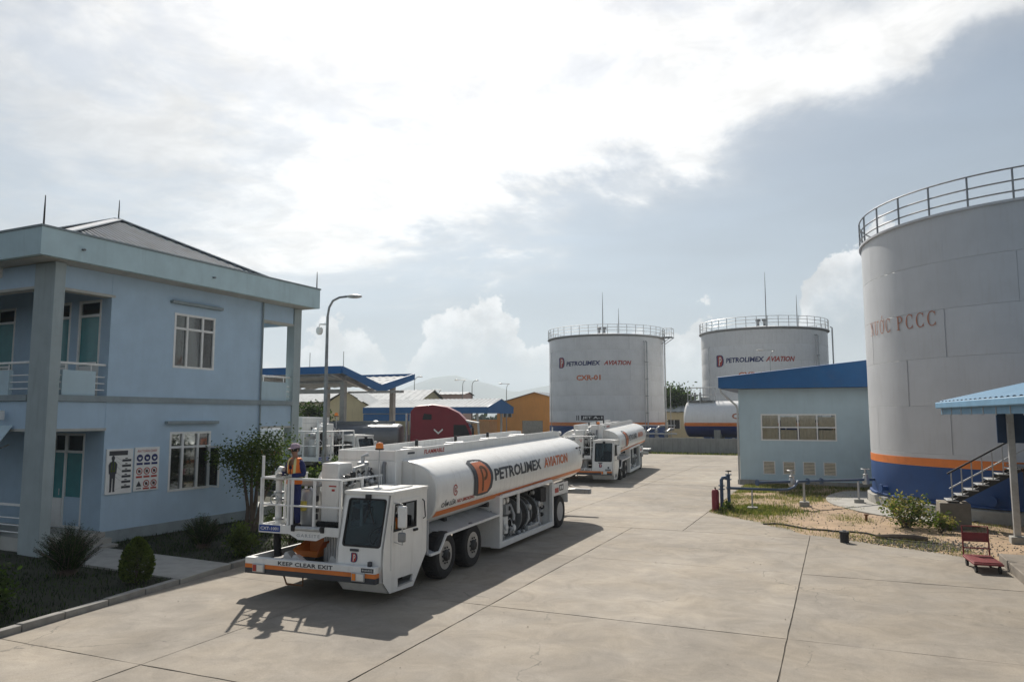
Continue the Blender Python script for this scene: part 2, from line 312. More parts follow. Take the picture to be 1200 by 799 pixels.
# ------------------------------------------------------------------ mesh builder
STUFF_PARTS = {'print', 'pipework', 'wheel_nuts', 'valve_block', 'stencil'}
class MB:
    def __init__(s): s.v = []; s.f = []; s.mi = []
    def add(s, vs, fs, m=0):
        o = len(s.v); s.v += [tuple(q) for q in vs]; s.f += [tuple(i + o for i in f) for f in fs]; s.mi += [m] * len(fs); return s
    def box(s, c, d, m=0, rz=0.0, rx=0.0, ry=0.0):
        M_ = Matrix.Rotation(rz, 3, 'Z') @ Matrix.Rotation(ry, 3, 'Y') @ Matrix.Rotation(rx, 3, 'X')
        vs = [Vector(c) + M_ @ Vector((x * d[0] / 2, y * d[1] / 2, z * d[2] / 2)) for x in (-1, 1) for y in (-1, 1) for z in (-1, 1)]
        return s.add(vs, [(0, 1, 3, 2), (4, 6, 7, 5), (0, 4, 5, 1), (2, 3, 7, 6), (0, 2, 6, 4), (1, 5, 7, 3)], m)
    def bb(s, lo, hi, m=0):
        return s.box([(a + b) / 2 for a, b in zip(lo, hi)], [abs(b - a) for a, b in zip(lo, hi)], m)
    def tube(s, pts, r, n=8, m=0, cap=True, close=False):
        pts = [Vector(p) for p in pts]; k = len(pts)
        rs = r if isinstance(r, (list, tuple)) else [r] * k
        vs = []; prev = None
        for i in range(k):
            a = pts[(i - 1) % k] if (i or close) else pts[i]; b = pts[(i + 1) % k] if (i < k - 1 or close) else pts[i]
            d = (b - a).normalized()
            if prev is None:
                u = d.orthogonal().normalized()
            else:
                u = (prev - d * prev.dot(d)); u = u.normalized() if u.length > 1e-6 else d.orthogonal().normalized()
            prev = u; vv = d.cross(u)
            for j in range(n):
                an = 2 * math.pi * (j + 0.5) / n
                vs.append(pts[i] + (u * math.cos(an) + vv * math.sin(an)) * rs[i])
        fs = []
        for i in range(k if close else k - 1):
            for j in range(n):
                i2 = (i + 1) % k
                fs.append((i * n + j, i * n + (j + 1) % n, i2 * n + (j + 1) % n, i2 * n + j))
        if cap and not close:
            fs.append(tuple(range(n))[::-1]); fs.append(tuple(range((k - 1) * n, k * n)))
        return s.add(vs, fs, m)
    def bar(s, p, q, w_, h_, m=0, up=(0, 0, 1)):
        p = Vector(p); q = Vector(q); d = (q - p).normalized(); u = Vector(up)
        if abs(d.dot(u)) > 0.98: u = Vector((0, 1, 0))
        x = d.cross(u).normalized() * w_ / 2; y = x.cross(d).normalized() * h_ / 2
        vs = [a + x * i + y * j for a in (p, q) for i in (-1, 1) for j in (-1, 1)]
        return s.add(vs, [(0, 1, 3, 2), (4, 6, 7, 5), (0, 4, 5, 1), (2, 3, 7, 6), (0, 2, 6, 4), (1, 5, 7, 3)], m)
    def lathe(s, prof, n=24, c=(0, 0, 0), axis='Z', m=0, a0=0.0, a1=2 * math.pi, capb=True, capt=True):
        full = abs(a1 - a0 - 2 * math.pi) < 1e-6; k = n if full else n + 1
        vs = []
        for (r, z) in prof:
            for j in range(k):
                an = a0 + (a1 - a0) * j / n; x, y = r * math.cos(an), r * math.sin(an)
                vs.append({'Z': (x, y, z), 'X': (z, x, y), 'Y': (y, z, x)}[axis])
        vs = [Vector(c) + Vector(q) for q in vs]; fs = []
        for i in range(len(prof) - 1):
            for j in range(n):
                j2 = (j + 1) % k
                fs.append((i * k + j, i * k + j2, (i + 1) * k + j2, (i + 1) * k + j))
        if full and capb and prof[0][0] > 1e-6: fs.append(tuple(range(k))[::-1])
        if full and capt and prof[-1][0] > 1e-6: fs.append(tuple(range((len(prof) - 1) * k, len(prof) * k)))
        return s.add(vs, fs, m)
    def prism(s, poly, axis, a, b, m=0):
        n = len(poly)
        def pt(p, t): return {'X': (t, p[0], p[1]), 'Y': (p[0], t, p[1]), 'Z': (p[0], p[1], t)}[axis]
        vs = [pt(p, a) for p in poly] + [pt(p, b) for p in poly]
        fs = [tuple(range(n))[::-1], tuple(range(n, 2 * n))] + [(i, (i + 1) % n, n + (i + 1) % n, n + i) for i in range(n)]
        return s.add(vs, fs, m)
    def poly(s, pts, m=0): return s.add(pts, [tuple(range(len(pts)))], m)
    def ball(s, c, r, m=0, n=12, k=8):
        r = r if isinstance(r, (list, tuple)) else (r, r, r)
        prof = [(math.sin(math.pi * i / k), -math.cos(math.pi * i / k)) for i in range(k + 1)]
        o = MB().lathe(prof, n)
        return s.add([(c[0] + x * r[0], c[1] + y * r[1], c[2] + z * r[2]) for x, y, z in o.v], o.f, m)
    def split(s, name, *a, **k):
        """each loose piece becomes an object of its own"""
        p = list(range(len(s.v)))
        def find(i):
            while p[i] != i: p[i] = p[p[i]]; i = p[i]
            return i
        for f in s.f:
            for q in f[1:]: p[find(q)] = find(f[0])
        key = {}
        if k.get('weld'):
            pass
        for i, v in enumerate(s.v):
            q = tuple(round(c, 4) for c in v)
            if q in key: p[find(i)] = find(key[q])
            else: key[q] = i
        gr = {}
        for n_, f in enumerate(s.f): gr.setdefault(find(f[0]), []).append(n_)
        out = []
        for fl in gr.values():
            m = MB(); mp = {}
            for n_ in fl:
                for i in s.f[n_]:
                    if i not in mp: mp[i] = len(m.v); m.v.append(s.v[i])
                m.f.append(tuple(mp[i] for i in s.f[n_])); m.mi.append(s.mi[n_])
            out.append(m.build(name, *a, **k))
        return out
    def build(s, name, mats, parent=None, smooth=35, bevel=0.0, loc=None, rot=None, recalc=True, weld=False):
        me = bpy.data.meshes.new(name)
        me.from_pydata(s.v, [], s.f)
        mats = mats if isinstance(mats, (list, tuple)) else [mats]
        for q in mats: me.materials.append(MATS[q])
        if len(mats) > 1: me.polygons.foreach_set('material_index', s.mi)
        if recalc or weld:
            bm = bmesh.new(); bm.from_mesh(me)
            if weld: bmesh.ops.remove_doubles(bm, verts=bm.verts, dist=1e-5)
            if recalc: bmesh.ops.recalc_face_normals(bm, faces=bm.faces)
            bm.to_mesh(me); bm.free()
        if smooth:
            me.polygons.foreach_set('use_smooth', [True] * len(me.polygons))
            me.set_sharp_from_angle(angle=R(smooth))
        o = bpy.data.objects.new(name, me)
        col.objects.link(o)
        if parent is not None: o.parent = parent
        if name in STUFF_PARTS: o['kind'] = 'stuff'
        if loc: o.location = loc
        if rot: o.rotation_euler = rot
        if bevel:
            b = o.modifiers.new('bevel', 'BEVEL'); b.width = bevel; b.segments = 2; b.limit_method = 'ANGLE'; b.angle_limit = R(40)
        return o

def tag(o, label=None, cat=None, group=None, kind=None):
    if label: o['label'] = label
    if cat: o['category'] = cat
    if group: o['group'] = group
    if kind: o['kind'] = kind
    return o
def thing(name, label, cat, loc=(0, 0, 0), rz=0.0, group=None):
    o = bpy.data.objects.new(name, None); col.objects.link(o)
    o.location = loc; o.rotation_euler = (0, 0, rz); o.empty_display_size = 0.3
    return tag(o, label, cat, group)
def dup(o, parent=None):
    c = o.copy(); col.objects.link(c)
    if parent is not None: c.parent = parent
    for ch in [q for q in o.children]: dup(ch, c)
    return c
def share(o, parent, loc, rot=None, name=None):
    c = o.copy(); col.objects.link(c); c.parent = parent; c.location = loc
    if rot is not None: c.rotation_euler = rot
    return c

_tx = {}
def glyphs(s, bold=0.0, shear=0.0, space=1.0):
    k = (s, bold, shear, space)
    if k not in _tx:
        cu = bpy.data.curves.new('lettering', 'FONT'); cu.body = s; cu.offset = bold; cu.shear = shear; cu.space_character = space; cu.resolution_u = 2
        o = bpy.data.objects.new('lettering', cu); col.objects.link(o)
        me = bpy.data.meshes.new_from_object(o.evaluated_get(bpy.context.evaluated_depsgraph_get()))
        vs = [tuple(v.co) for v in me.vertices]; fs = [tuple(p.vertices) for p in me.polygons]
        bpy.data.objects.remove(o); bpy.data.meshes.remove(me)
        _tx[k] = (vs, fs)
    return _tx[k]
def text(mb, s, fn, w_, h_, m=0, bold=0.0, shear=0.0, slices=0, space=1.0):
    """lay the lettering in a w_ x h_ box; fn(u, v) -> point"""
    vs, fs = glyphs(s, bold, shear, space)
    x0 = min(v[0] for v in vs); x1 = max(v[0] for v in vs); y0 = min(v[1] for v in vs); y1 = max(v[1] for v in vs)
    if slices:
        bm = bmesh.new(); vv = [bm.verts.new(v) for v in vs]
        for f in fs:
            try: bm.faces.new([vv[i] for i in f])
            except ValueError: pass
        for i in range(1, slices):
            bmesh.ops.bisect_plane(bm, geom=list(bm.verts) + list(bm.edges) + list(bm.faces), plane_co=(x0 + (x1 - x0) * i / slices, 0, 0), plane_no=(1, 0, 0))
        for i in (0.33, 0.66):
            bmesh.ops.bisect_plane(bm, geom=list(bm.verts) + list(bm.edges) + list(bm.faces), plane_co=(0, y0 + (y1 - y0) * i, 0), plane_no=(0, 1, 0))
        bm.verts.index_update()
        vs = [tuple(v.co) for v in bm.verts]; fs = [tuple(v.index for v in f.verts) for f in bm.faces]; bm.free()
    mb.add([fn((v[0] - x0) / (x1 - x0) * w_, (v[1] - y0) / (y1 - y0) * h_) for v in vs], fs, m)

def wallgrid(mb, u0, u1, z0, z1, holes, place, t0, t1, m=0):
    """a wall sheet u0..u1 x z0..z1 of thickness t0..t1 with rectangular openings; place(u, t, z) -> point"""
    us = sorted({u0, u1} | {h[0] for h in holes} | {h[1] for h in holes}); zs = sorted({z0, z1} | {h[2] for h in holes} | {h[3] for h in holes})
    us = [u for u in us if u0 <= u <= u1]; zs = [z for z in zs if z0 <= z <= z1]
    def solid(i, j):
        if not (0 <= i < len(us) - 1 and 0 <= j < len(zs) - 1): return False
        cu, cz = (us[i] + us[i + 1]) / 2, (zs[j] + zs[j + 1]) / 2
        return not any(h[0] < cu < h[1] and h[2] < cz < h[3] for h in holes)
    for i in range(len(us) - 1):
        for j in range(len(zs) - 1):
            if not solid(i, j): continue
            a, b, c, d = us[i], us[i + 1], zs[j], zs[j + 1]
            for t in (t0, t1): mb.poly([place(a, t, c), place(b, t, c), place(b, t, d), place(a, t, d)], m)
            for di, dj, e in ((-1, 0, (a, a, c, d)), (1, 0, (b, b, c, d)), (0, -1, (a, b, c, c)), (0, 1, (a, b, d, d))):
                if not solid(i + di, j + dj):
                    mb.poly([place(e[0], t0, e[2]), place(e[1], t0, e[3]), place(e[1], t1, e[3]), place(e[0], t1, e[2])], m)

# ------------------------------------------------------------------ the setting
ST = 'structure'
g = MB(); NR, NA = [0, 60, 120, 250, 600, 1500, 3000, 6800], 48
g.lathe([(r, 0) for r in NR], NA)
g_o = g.build('ground', 'ground_far', smooth=0, loc=(0, 0, -0.045), recalc=False); tag(g_o, 'flat dry grassland under and beyond the depot', kind=ST)

def hill(name, pts, y0, depth, label):
    """a ridge whose crest follows pts (x, height)"""
    mb = MB(); n = 90; x0, x1 = pts[0][0], pts[-1][0]; rows = 10
    for i in range(n + 1):
        x = x0 + (x1 - x0) * i / n
        for k in range(len(pts) - 1):
            if pts[k][0] <= x <= pts[k + 1][0]:
                q = (x - pts[k][0]) / (pts[k + 1][0] - pts[k][0]); q = q * q * (3 - 2 * q)
                h = pts[k][1] + (pts[k + 1][1] - pts[k][1]) * q
        h += 14 * mnoise.fractal(Vector((x * 0.004, y0 * 0.01, 0)), 0.8, 2.0, 5) * min(1, h / 60)
        for j in range(rows + 1):
            t = j / rows
            hh = h * math.sin(math.pi * t) ** 1.2 + 8 * mnoise.noise(Vector((x * 0.006, t * 5, 3))) * math.sin(math.pi * t)
            mb.v.append((x, y0 + depth * (t - 0.5), max(hh, 0) - 2 if j in (0, rows) else hh))
    for i in range(n):
        for j in range(rows):
            a = i * (rows + 1) + j; mb.f.append((a, a + rows + 1, a + rows + 2, a + 1)); mb.mi.append(0)
    tag(mb.build(name, 'hill_green', smooth=60), label, kind=ST)
hill('hills', [(-5400, 0), (-4300, 200), (-3700, 235), (-3200, 180), (-2640, 320), (-2440, 265), (-2150, 175), (-1850, 225), (-1400, 130), (-950, 160), (-200, 80), (400, 0)], 5000, 1600, 'hazy mountain ridge on the horizon')

# yard of cast concrete slabs with open joints
yard = thing('concrete_yard', 'pale concrete yard cast in large slabs', None); yard['kind'] = ST
rows = [-3.0, 2.9, 8.85, 14.38, 20.3, 26.2, 32.0, 37.8, 43.6, 49.4, 55.2, 61, 66.8, 72.6, 78.6]
colsA = [-14.25, -10.25, -6.78, -0.95, 4.9, 10.8, 16.7]
colsB = [-62, -56, -50, -44, -38, -32, -26, -20.1, -14.25, -10.25, -5.0, -0.95, 4.9, 10.8]
def kerb_x(y): return -13.62 - (y - 8.8) * 0.118
for i in range(len(rows) - 1):
    y0, y1 = rows[i], rows[i + 1]
    cs = colsA if y0 < 26 else colsB
    for j in range(len(cs) - 1):
        x0, x1 = cs[j], cs[j + 1]; gp = 0.0065
        if 31 < y0 < 44 and x0 > -5.2: continue
        if y0 > 44 and x0 > 4: continue
        xa0 = xa1 = x0 + gp
        if y0 < 26 and j == 0: xa0, xa1 = kerb_x(y0) - 0.1, kerb_x(y1) - 0.1
        if y1 > 26 and -5.2 < x1 < -4.8 and 26 < y1 < 46: pass
        j_ = lambda: random.uniform(-0.004, 0.004)
        top = random.uniform(-0.004, 0.004)
        mb = MB()
        P4 = [(xa0, y0 + gp), (x1 - gp, y0 + gp), (x1 - gp, y1 - gp), (xa1, y1 - gp)]
        # wavy edges so that the joints are not ruler straight
        ring = []
        for k in range(4):
            a, b = P4[k], P4[(k + 1) % 4]
            for q in range(22):
                t = q / 22; nx, ny = (b[1] - a[1]), -(b[0] - a[0]); L_ = math.hypot(nx, ny)
                wv = (0.012 * mnoise.noise(Vector((a[0] + (b[0] - a[0]) * t, a[1] + (b[1] - a[1]) * t, k * 3.1)) * 0.9) + 0.010 * mnoise.noise(Vector((a[0] + (b[0] - a[0]) * t, a[1] + (b[1] - a[1]) * t, k * 3.1)) * 3.3) - 0.004) if q else 0
                ring.append((a[0] + (b[0] - a[0]) * t + nx / L_ * wv, a[1] + (b[1] - a[1]) * t + ny / L_ * wv))
        c = ((x0 + x1) / 2, (y0 + y1) / 2)
        ins = [(p[0] + (c[0] - p[0]) * 0.0012, p[1] + (c[1] - p[1]) * 0.0012) for p in ring]
        n = len(ring)
        mb.add([(p[0], p[1], -0.118) for p in ring] + [(p[0], p[1], top - 0.006 + j_() * .5) for p in ring] + [(p[0], p[1], top) for p in ins],
               [(i_, (i_ + 1) % n, n + (i_ + 1) % n, n + i_) for i_ in range(n)] + [(n + i_, n + (i_ + 1) % n, 2 * n + (i_ + 1) % n, 2 * n + i_) for i_ in range(n)] + [tuple(range(2 * n, 3 * n))])
        mb.build('slab', 'yard_concrete', yard, smooth=0, recalc=False)

MB().bb((-14.0, -2.9, -.11), (16.6, 25.9, -.016)).bb((-61.9, 25.95, -.11), (-5.3, 78.5, -.016)).split('joint_filler', 'joint_dirt', yard, smooth=0)
# kerb stones, lawn, garden path
kerb = thing('garden_kerb', 'weathered concrete kerb between lawn and yard', None); kerb['kind'] = ST
y = 2.0; ks = []
while y < 25.5:
    L_ = random.uniform(0.85, 1.05); ym = y + L_ / 2
    if not 13.35 < ym < 15.05:
        mb = MB().box((0, 0, 0), (0.17, L_ - 0.015, 0.26))
        o = mb.build('kerb_stone', 'kerb_stone', kerb, bevel=0.015, loc=(kerb_x(ym) - 0.19, ym, 0.0 + random.uniform(-0.012, 0.012)), rot=(random.uniform(-.01, .01), random.uniform(-.02, .02), R(6.7) + random.uniform(-.01, .01)))
    y += L_
lw = MB()
nx, ny = 40, 60
for i in range(nx + 1):
    for j in range(ny + 1):
        yy = 1 + j / ny * 30
        xx = -42 + (kerb_x(yy) - 0.28 + 42) * (i / nx) ** 0.6
        lw.v.append((xx, yy, 0.06 + 0.05 * mnoise.noise(Vector((xx * 0.7, yy * 0.7, 0))) + 0.02 * mnoise.noise(Vector((xx * 3, yy * 3, 5)))))
for i in range(nx):
    for j in range(ny):
        a = i * (ny + 1) + j; lw.f.append((a, a + ny + 1, a + ny + 2, a + 1)); lw.mi.append(0)
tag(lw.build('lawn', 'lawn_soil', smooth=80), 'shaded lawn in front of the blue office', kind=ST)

def blades(name, spots, hgt, mats, label, wid=0.02, lean=0.5, parent=None):
    mb = MB()
    for (x, y, z) in spots:
        h = hgt * random.uniform(0.5, 1.3); a = random.uniform(0, 2 * math.pi); b = random.uniform(0, 2 * math.pi); ln = random.uniform(0, lean) * h
        dx, dy = math.cos(a) * wid / 2, math.sin(a) * wid / 2; tx, ty = math.cos(b) * ln, math.sin(b) * ln
        m_ = random.randrange(len(mats))
        mb.add([(x - dx, y - dy, z), (x + dx, y + dy, z), (x + tx * .45 + dx * .6, y + ty * .45 + dy * .6, z + h * .6), (x + tx, y + ty, z + h), (x + tx * .45 - dx * .6, y + ty * .45 - dy * .6, z + h * .6)], [(0, 1, 2, 4), (4, 2, 3)], m_)
    o = mb.build(name, mats, parent, smooth=0, recalc=False)
    return tag(o, label, kind='stuff')
BC = Vector((-20.63, 16.08, 0)); BRZ = R(-1.85)
def b2w(x, y): return (BC.x + x * math.cos(BRZ) - y * math.sin(BRZ), BC.y + x * math.sin(BRZ) + y * math.cos(BRZ))
sp = []
while len(sp) < 26000:
    yy = random.uniform(4, 26); xx = random.uniform(-24, kerb_x(yy) - 0.3)
    if 13.3 < yy - (xx + 14.2) * -0.08 < 15.3 or (xx < -20.5 and yy > 14.2): continue
    if mnoise.noise(Vector((xx * 0.5, yy * 0.5, 9))) < random.uniform(-0.5, 0.1): continue
    sp.append((xx, yy, 0.05))
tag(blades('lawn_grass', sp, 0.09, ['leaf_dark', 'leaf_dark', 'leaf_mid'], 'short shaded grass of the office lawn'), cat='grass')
pth = MB().prism([(-14.25, 13.3), (-14.55, 15.2), (-19.6, 15.55), (-19.6, 13.75)], 'Z', -0.05, 0.115)
tag(pth.build('garden_path', 'concrete_pale', smooth=0, bevel=0.01), 'concrete path from the yard to the office steps', kind=ST)

# the strip of bare soil round the pump house and the water tank
poly = [(-5.0, 31.6), (-3.4, 29.9), (-1.1, 27.0), (1.2, 25.6), (3.3, 24.25), (3.9, 24.0), (18, 24.0), (18, 62), (-5.1, 62)]
def inside(p, P):
    r = False
    for i in range(len(P)):
        a, b = P[i], P[i - 1]
        if (a[1] > p[1]) != (b[1] > p[1]) and p[0] < (b[0] - a[0]) * (p[1] - a[1]) / (b[1] - a[1]) + a[0]: r = not r
    return r
def edge_d(p, P):
    d = 1e9
    for i in range(len(P)):
        a, b = Vector(P[i]), Vector(P[i - 1]); q = Vector(p); t = max(0, min(1, (q - a).dot(b - a) / (b - a).length_squared)); d = min(d, (a + (b - a) * t - q).length)
    return d if inside(p, P) else -d
def soil_z(x, y):
    d = edge_d((x, y), poly) + 0.25 * mnoise.noise(Vector((x * 1.3, y * 1.3, 0)))
    h = max(-0.1, min(1, (d + 0.1) / 0.5) * 0.07 - 0.04)
    if d > 0: h += 0.07 * min(1, d) * (mnoise.fractal(Vector((x * 0.5, y * 0.5, 1)), 1, 2, 4) + 0.5) + 0.012 * mnoise.noise(Vector((x * 6, y * 6, 2)))
    return h
so = MB(); nx, ny = 110, 150
for i in range(nx + 1):
    for j in range(ny + 1):
        x = -6 + 22 * i / nx; y = 23.5 + 30 * (j / ny) ** 1.25; so.v.append((x, y, soil_z(x, y)))
for i in range(nx):
    for j in range(ny):
        a = i * (ny + 1) + j; so.f.append((a, a + ny + 1, a + ny + 2, a + 1)); so.mi.append(0)
tag(so.build('bare_soil', 'soil', smooth=80, recalc=False), 'bare sandy soil round the pump house', kind=ST)
sp = []
while len(sp) < 24000:
    x = random.uniform(-5, 7); y = random.uniform(24.3, 45)
    d = edge_d((x, y), poly)
    if d < 0.02: continue
    k = mnoise.noise(Vector((x * 0.55, y * 0.4, 4))) + (0.45 if d < 0.7 else 0) + (0.55 if (x < -3 and y < 34) else 0) + (0.35 if y > 40 else 0)
    if k > random.uniform(-0.05, 0.6): sp.append((x, y, soil_z(x, y) - 0.01))
tag(blades('weeds', sp, 0.10, ['leaf_dry', 'leaf_light', 'leaf_dry', 'leaf_light'], 'dry weeds scattered over the bare soil', 0.014, 0.9), cat='weeds')
sp = []
while len(sp) < 15000:
    if random.random() < .65: x, y = random.uniform(-4.9, 3.0), random.uniform(37.0, 45.0)
    else: x, y = random.gauss(-3.3, 0.9), random.gauss(32.6, 1.1)
    if edge_d((x, y), poly) < 0.05 or (x - 8.48) ** 2 + (y - 38.39) ** 2 < 85: continue
    if mnoise.noise(Vector((x * 0.6, y * 0.5, 14))) < random.uniform(-0.5, 0.25): continue
    sp.append((x, y, soil_z(x, y) - .01))
tag(blades('grass_patch', sp, 0.14, ['leaf_light', 'leaf_dry', 'leaf_mid'], 'green and straw-coloured grass along the pump house wall', 0.018, 0.8), cat='grass')
gr = MB()
for k in range(3600):
    if k % 3:
        x, y = random.gauss(2.2, 0.9), random.gauss(25.9, 0.65)
    else: x, y = random.uniform(-4.8, 5), random.uniform(24.5, 36)
    if edge_d((x, y), poly) < 0.03: continue
    r = random.uniform(0.012, 0.045); z = soil_z(x, y)
    vs = [(x + r * random.uniform(.6, 1.2) * a, y + r * random.uniform(.6, 1.2) * b, z + r * c) for a, b, c in ((1, 0, 0.1), (-.5, .87, 0.1), (-.5, -.87, 0.1), (.1, 0, 0.9))]
    gr.add(vs, [(0, 1, 3), (1, 2, 3), (2, 0, 3)])
tag(gr.build('gravel', 'gravel_grey', smooth=0, recalc=False), 'loose grey gravel and clods on the soil edge', 'gravel', kind='stuff')
sp = [(random.uniform(-60, 6), random.uniform(78.7, 81.2), -0.1) for _ in range(9000)]
tag(blades('verge_grass', sp, 0.28, ['leaf_mid', 'leaf_dry', 'leaf_light'], 'grass verge at the foot of the dike wall', 0.05), cat='grass')

# ------------------------------------------------------------------ office building
off = thing('office_building', 'two-storey pale blue office with deep flat fascia and grey hipped metal roof', 'office building', BC, BRZ)
W0, W1 = -13.0, 0.0
wr = MB()
UL = (2.36, 4.12, 5.55, 7.43); LL = (2.38, 4.12, 1.4, 3.39)
wallgrid(wr, 0.0, 6.48, 0.0, 8.6, [UL, LL], lambda u, t, z: (t, u, z), -0.22, 0.0)
wr.build('side_wall', 'wall_blue', off, smooth=0)
fw_ = MB()
DU = [(-1.56, -0.48, 4.55, 7.58), (-3.0, -1.95, 4.55, 7.58), (-5.95, -4.85, 4.55, 7.58), (-9.2, -8.1, 4.55, 7.58)]
DL = [(-2.9, -0.92, 0.45, 3.38), (-7.6, -5.6, 0.45, 3.38)]
wallgrid(fw_, W0, -0.225, 0.0, 8.6, DU + DL, lambda u, t, z: (u, t, z), 0.02, 0.24)
fw_.build('front_wall', 'wall_blue', off, smooth=0)
rw = MB()
wallgrid(rw, W0, -0.225, 0.0, 8.6, [(-6, -4.4, 1.4, 3.4), (-6, -4.4, 5.5, 7.4)], lambda u, t, z: (u, t, z), 6.24, 6.46)
rw.build('rear_wall', 'wall_blue', off, smooth=0)
MB().bb((W0 - 0.22, -2.0, 0), (W0, 8.6, 8.6)).build('end_wall', 'wall_blue', off, smooth=0)
fl = MB().bb((W0, -1.75, 4.05), (-0.24, 6.2, 4.34)).bb((W0, -1.75, 0.0), (-0.24, 6.2, 0.42)).bb((W0, 6.47, 4.05), (-0.24, 8.2, 4.34)).bb((W0, 6.47, 0.0), (-0.24, 8.2, 0.42))
fl.split('floor_slab', 'soffit_grey', off, smooth=0)
iw = MB().bb((-3.9, 0.3, 0.45), (-3.75, 6.2, 8.5))
iw.build('partition', 'room_dark', off, smooth=0)
# beams of the veranda and the rear loggia
be = MB().bb((-0.3, -1.75, 3.53), (-0.01, -0.0, 4.34)).bb((W0, -2.03, 3.53), (-0.56, -1.76, 4.34)).bb((-0.3, -1.75, 7.66), (-0.01, 0, 8.34)).bb((W0, -2.03, 7.66), (-0.56, -1.76, 8.34))
be.bb((-0.3, 6.49, 3.51), (-0.01, 8.19, 4.34)).bb((-0.3, 6.49, 7.66), (-0.01, 8.19, 8.34)).bb((W0, 8.24, 3.51), (-0.36, 8.5, 4.34)).bb((W0, 8.24, 7.66), (-0.36, 8.5, 8.34))
be.split('beam', 'wall_blue', off, smooth=0)
bt = MB().bb((-0.33, -1.74, 3.47), (0.03, 0.02, 3.55)).bb((-0.33, -1.74, 7.60), (0.03, 0.1, 7.68)).bb((-0.33, 6.47, 7.60), (0.03, 8.19, 7.68)).bb((W0, -2.06, 7.60), (-0.56, -1.73, 7.68)).bb((W0, -2.06, 3.47), (-0.56, -1.73, 3.55)).bb((-0.33, 6.47, 3.45), (0.03, 8.19, 3.53))
bt.split('beam_edge', 'soffit_grey', off, smooth=0)
MB().bb((-0.57, -2.07, 0.0), (0.36, -1.75, 8.33)).build('pillar', 'pillar_grey', off, bevel=0.012)
for x in (-4.6, -8.8, -12.8): MB().bb((x - 0.45, -2.05, 0), (x + 0.45, -1.76, 8.33)).build('pillar', 'pillar_grey', off, bevel=0.012)
MB().bb((-0.35, 8.2, 0.0), (0.05, 8.62, 8.33)).build('pillar', 'pillar_grey', off, bevel=0.012)
MB().bb((-4.8, 8.2, 0.0), (-4.4, 8.62, 8.33)).build('pillar', 'pillar_grey', off, bevel=0.012)
# string course, lintel hoods, plinth
MB().bb((0.003, -1.72, 4.35), (0.07, 8.19, 4.53)).bb((-0.3, -1.72, 4.345), (0.0, -0.0, 4.52)).bb((-0.3, 6.5, 4.345), (0.0, 8.19, 4.52)).split('string_course', 'trim_grey', off, smooth=0)
MB().bb((W0, -2.1, 4.35), (-0.58, -1.7, 4.53)).split('string_course', 'trim_grey', off, smooth=0)
for z in (7.73, 3.65):
    MB().bb((0.0, 2.15, z), (0.16, 4.34, z + 0.10)).build('window_hood', 'trim_grey', off, bevel=0.01)
MB().bb((0.003, 0.0, 0.0), (0.06, 6.4, 0.42)).build('plinth', 'trim_grey', off, bevel=0.01)  # darker grey than the wall paints in the shadow line at its base
# deep fascia, soffit, hipped sheet-metal roof
X0, X1, Y0, Y1 = W0 - 0.9, 0.8, -2.8, 8.84
fa = MB()
for lo, hi in (((X1 - 0.15, Y0, 8.36), (X1, Y1, 9.14)), ((X0, Y0, 8.36), (X1 - 0.153, Y0 + 0.15, 9.14)), ((X0, Y1 - 0.15, 8.36), (X1 - 0.153, Y1, 9.14)), ((X0, Y0 + 0.153, 8.36), (X0 + 0.15, Y1 - 0.153, 9.14))): fa.bb(lo, hi)
fa.split('fascia', 'fascia_blue', off, smooth=0)
cp_ = MB()
for lo, hi in (((X1 - 0.2, Y0 - 0.03, 9.143), (X1 + 0.03, Y1 + 0.03, 9.20)), ((X0 - 0.03, Y0 - 0.03, 9.143), (X1 - 0.203, Y0 + 0.2, 9.20)), ((X0, Y1 - 0.2, 9.143), (X1 - 0.203, Y1 + 0.03, 9.20))): cp_.bb(lo, hi)
cp_.split('coping', 'trim_grey', off, smooth=0)
MB().bb((X0 + 0.16, Y0 + 0.16, 8.345), (X1 - 0.16, Y1 - 0.16, 8.48)).build('soffit', 'soffit_grey', off, smooth=0)
ap = Vector((-4.2, 3.15, 11.3)); ap2 = Vector((-8.8, 3.15, 11.3))
cn = [Vector((0.45, -2.4, 8.95)), Vector((0.45, 8.4, 8.95)), Vector((X0 + .4, 8.4, 8.95)), Vector((X0 + .4, -2.4, 8.95))]
def ribbed(p, q, apx, apx2, n, name='roof_sheet'):
    """one roof face with raised ribs running down the slope"""
    mb = MB(); nrm_ = (q - p).cross(apx - p).normalized()
    if nrm_.z < 0: nrm_ = -nrm_
    N_ = n * 4
    e = (q - p).normalized(); Lq = (q - p).length
    dn = nrm_.cross(e); dn = dn if dn.z > 0 else -dn
    hgt = (apx - p).dot(dn); xa, xb = (apx - p).dot(e), (apx2 - p).dot(e)
    if xa > xb: xa, xb = xb, xa
    def top(u): return hgt * min(1, u / max(xa, 1e-6), (Lq - u) / max(Lq - xb, 1e-6))
    for i in range(N_ + 1):
        u = Lq * i / N_; h = (0, 0.035, 0.035, 0)[i % 4]
        for t in (0, 0.5, 1): mb.v.append(tuple(p + e * u + dn * max(top(u), 0) * t + nrm_ * h))
    for i in range(N_):
        for j in range(2):
            a = i * 3 + j; mb.f.append((a, a + 3, a + 4, a + 1)); mb.mi.append(0)
    return mb.build(name, 'roof_metal', off, smooth=0)
ribbed(cn[0], cn[1], ap, ap, 46)
ribbed(cn[3], cn[0], ap2, ap, 44)
ribbed(cn[1], cn[2], ap, ap2, 44)
ribbed(cn[2], cn[3], ap2, ap2, 34)
for a, b in ((cn[0], ap), (cn[1], ap), (ap, ap2), (cn[2], ap2), (cn[3], ap2)):
    MB().bar(a + Vector((0, 0, .06)), b + Vector((0, 0, .06)), 0.32, 0.04).build('ridge_cap', 'ridge_metal', off, smooth=0)
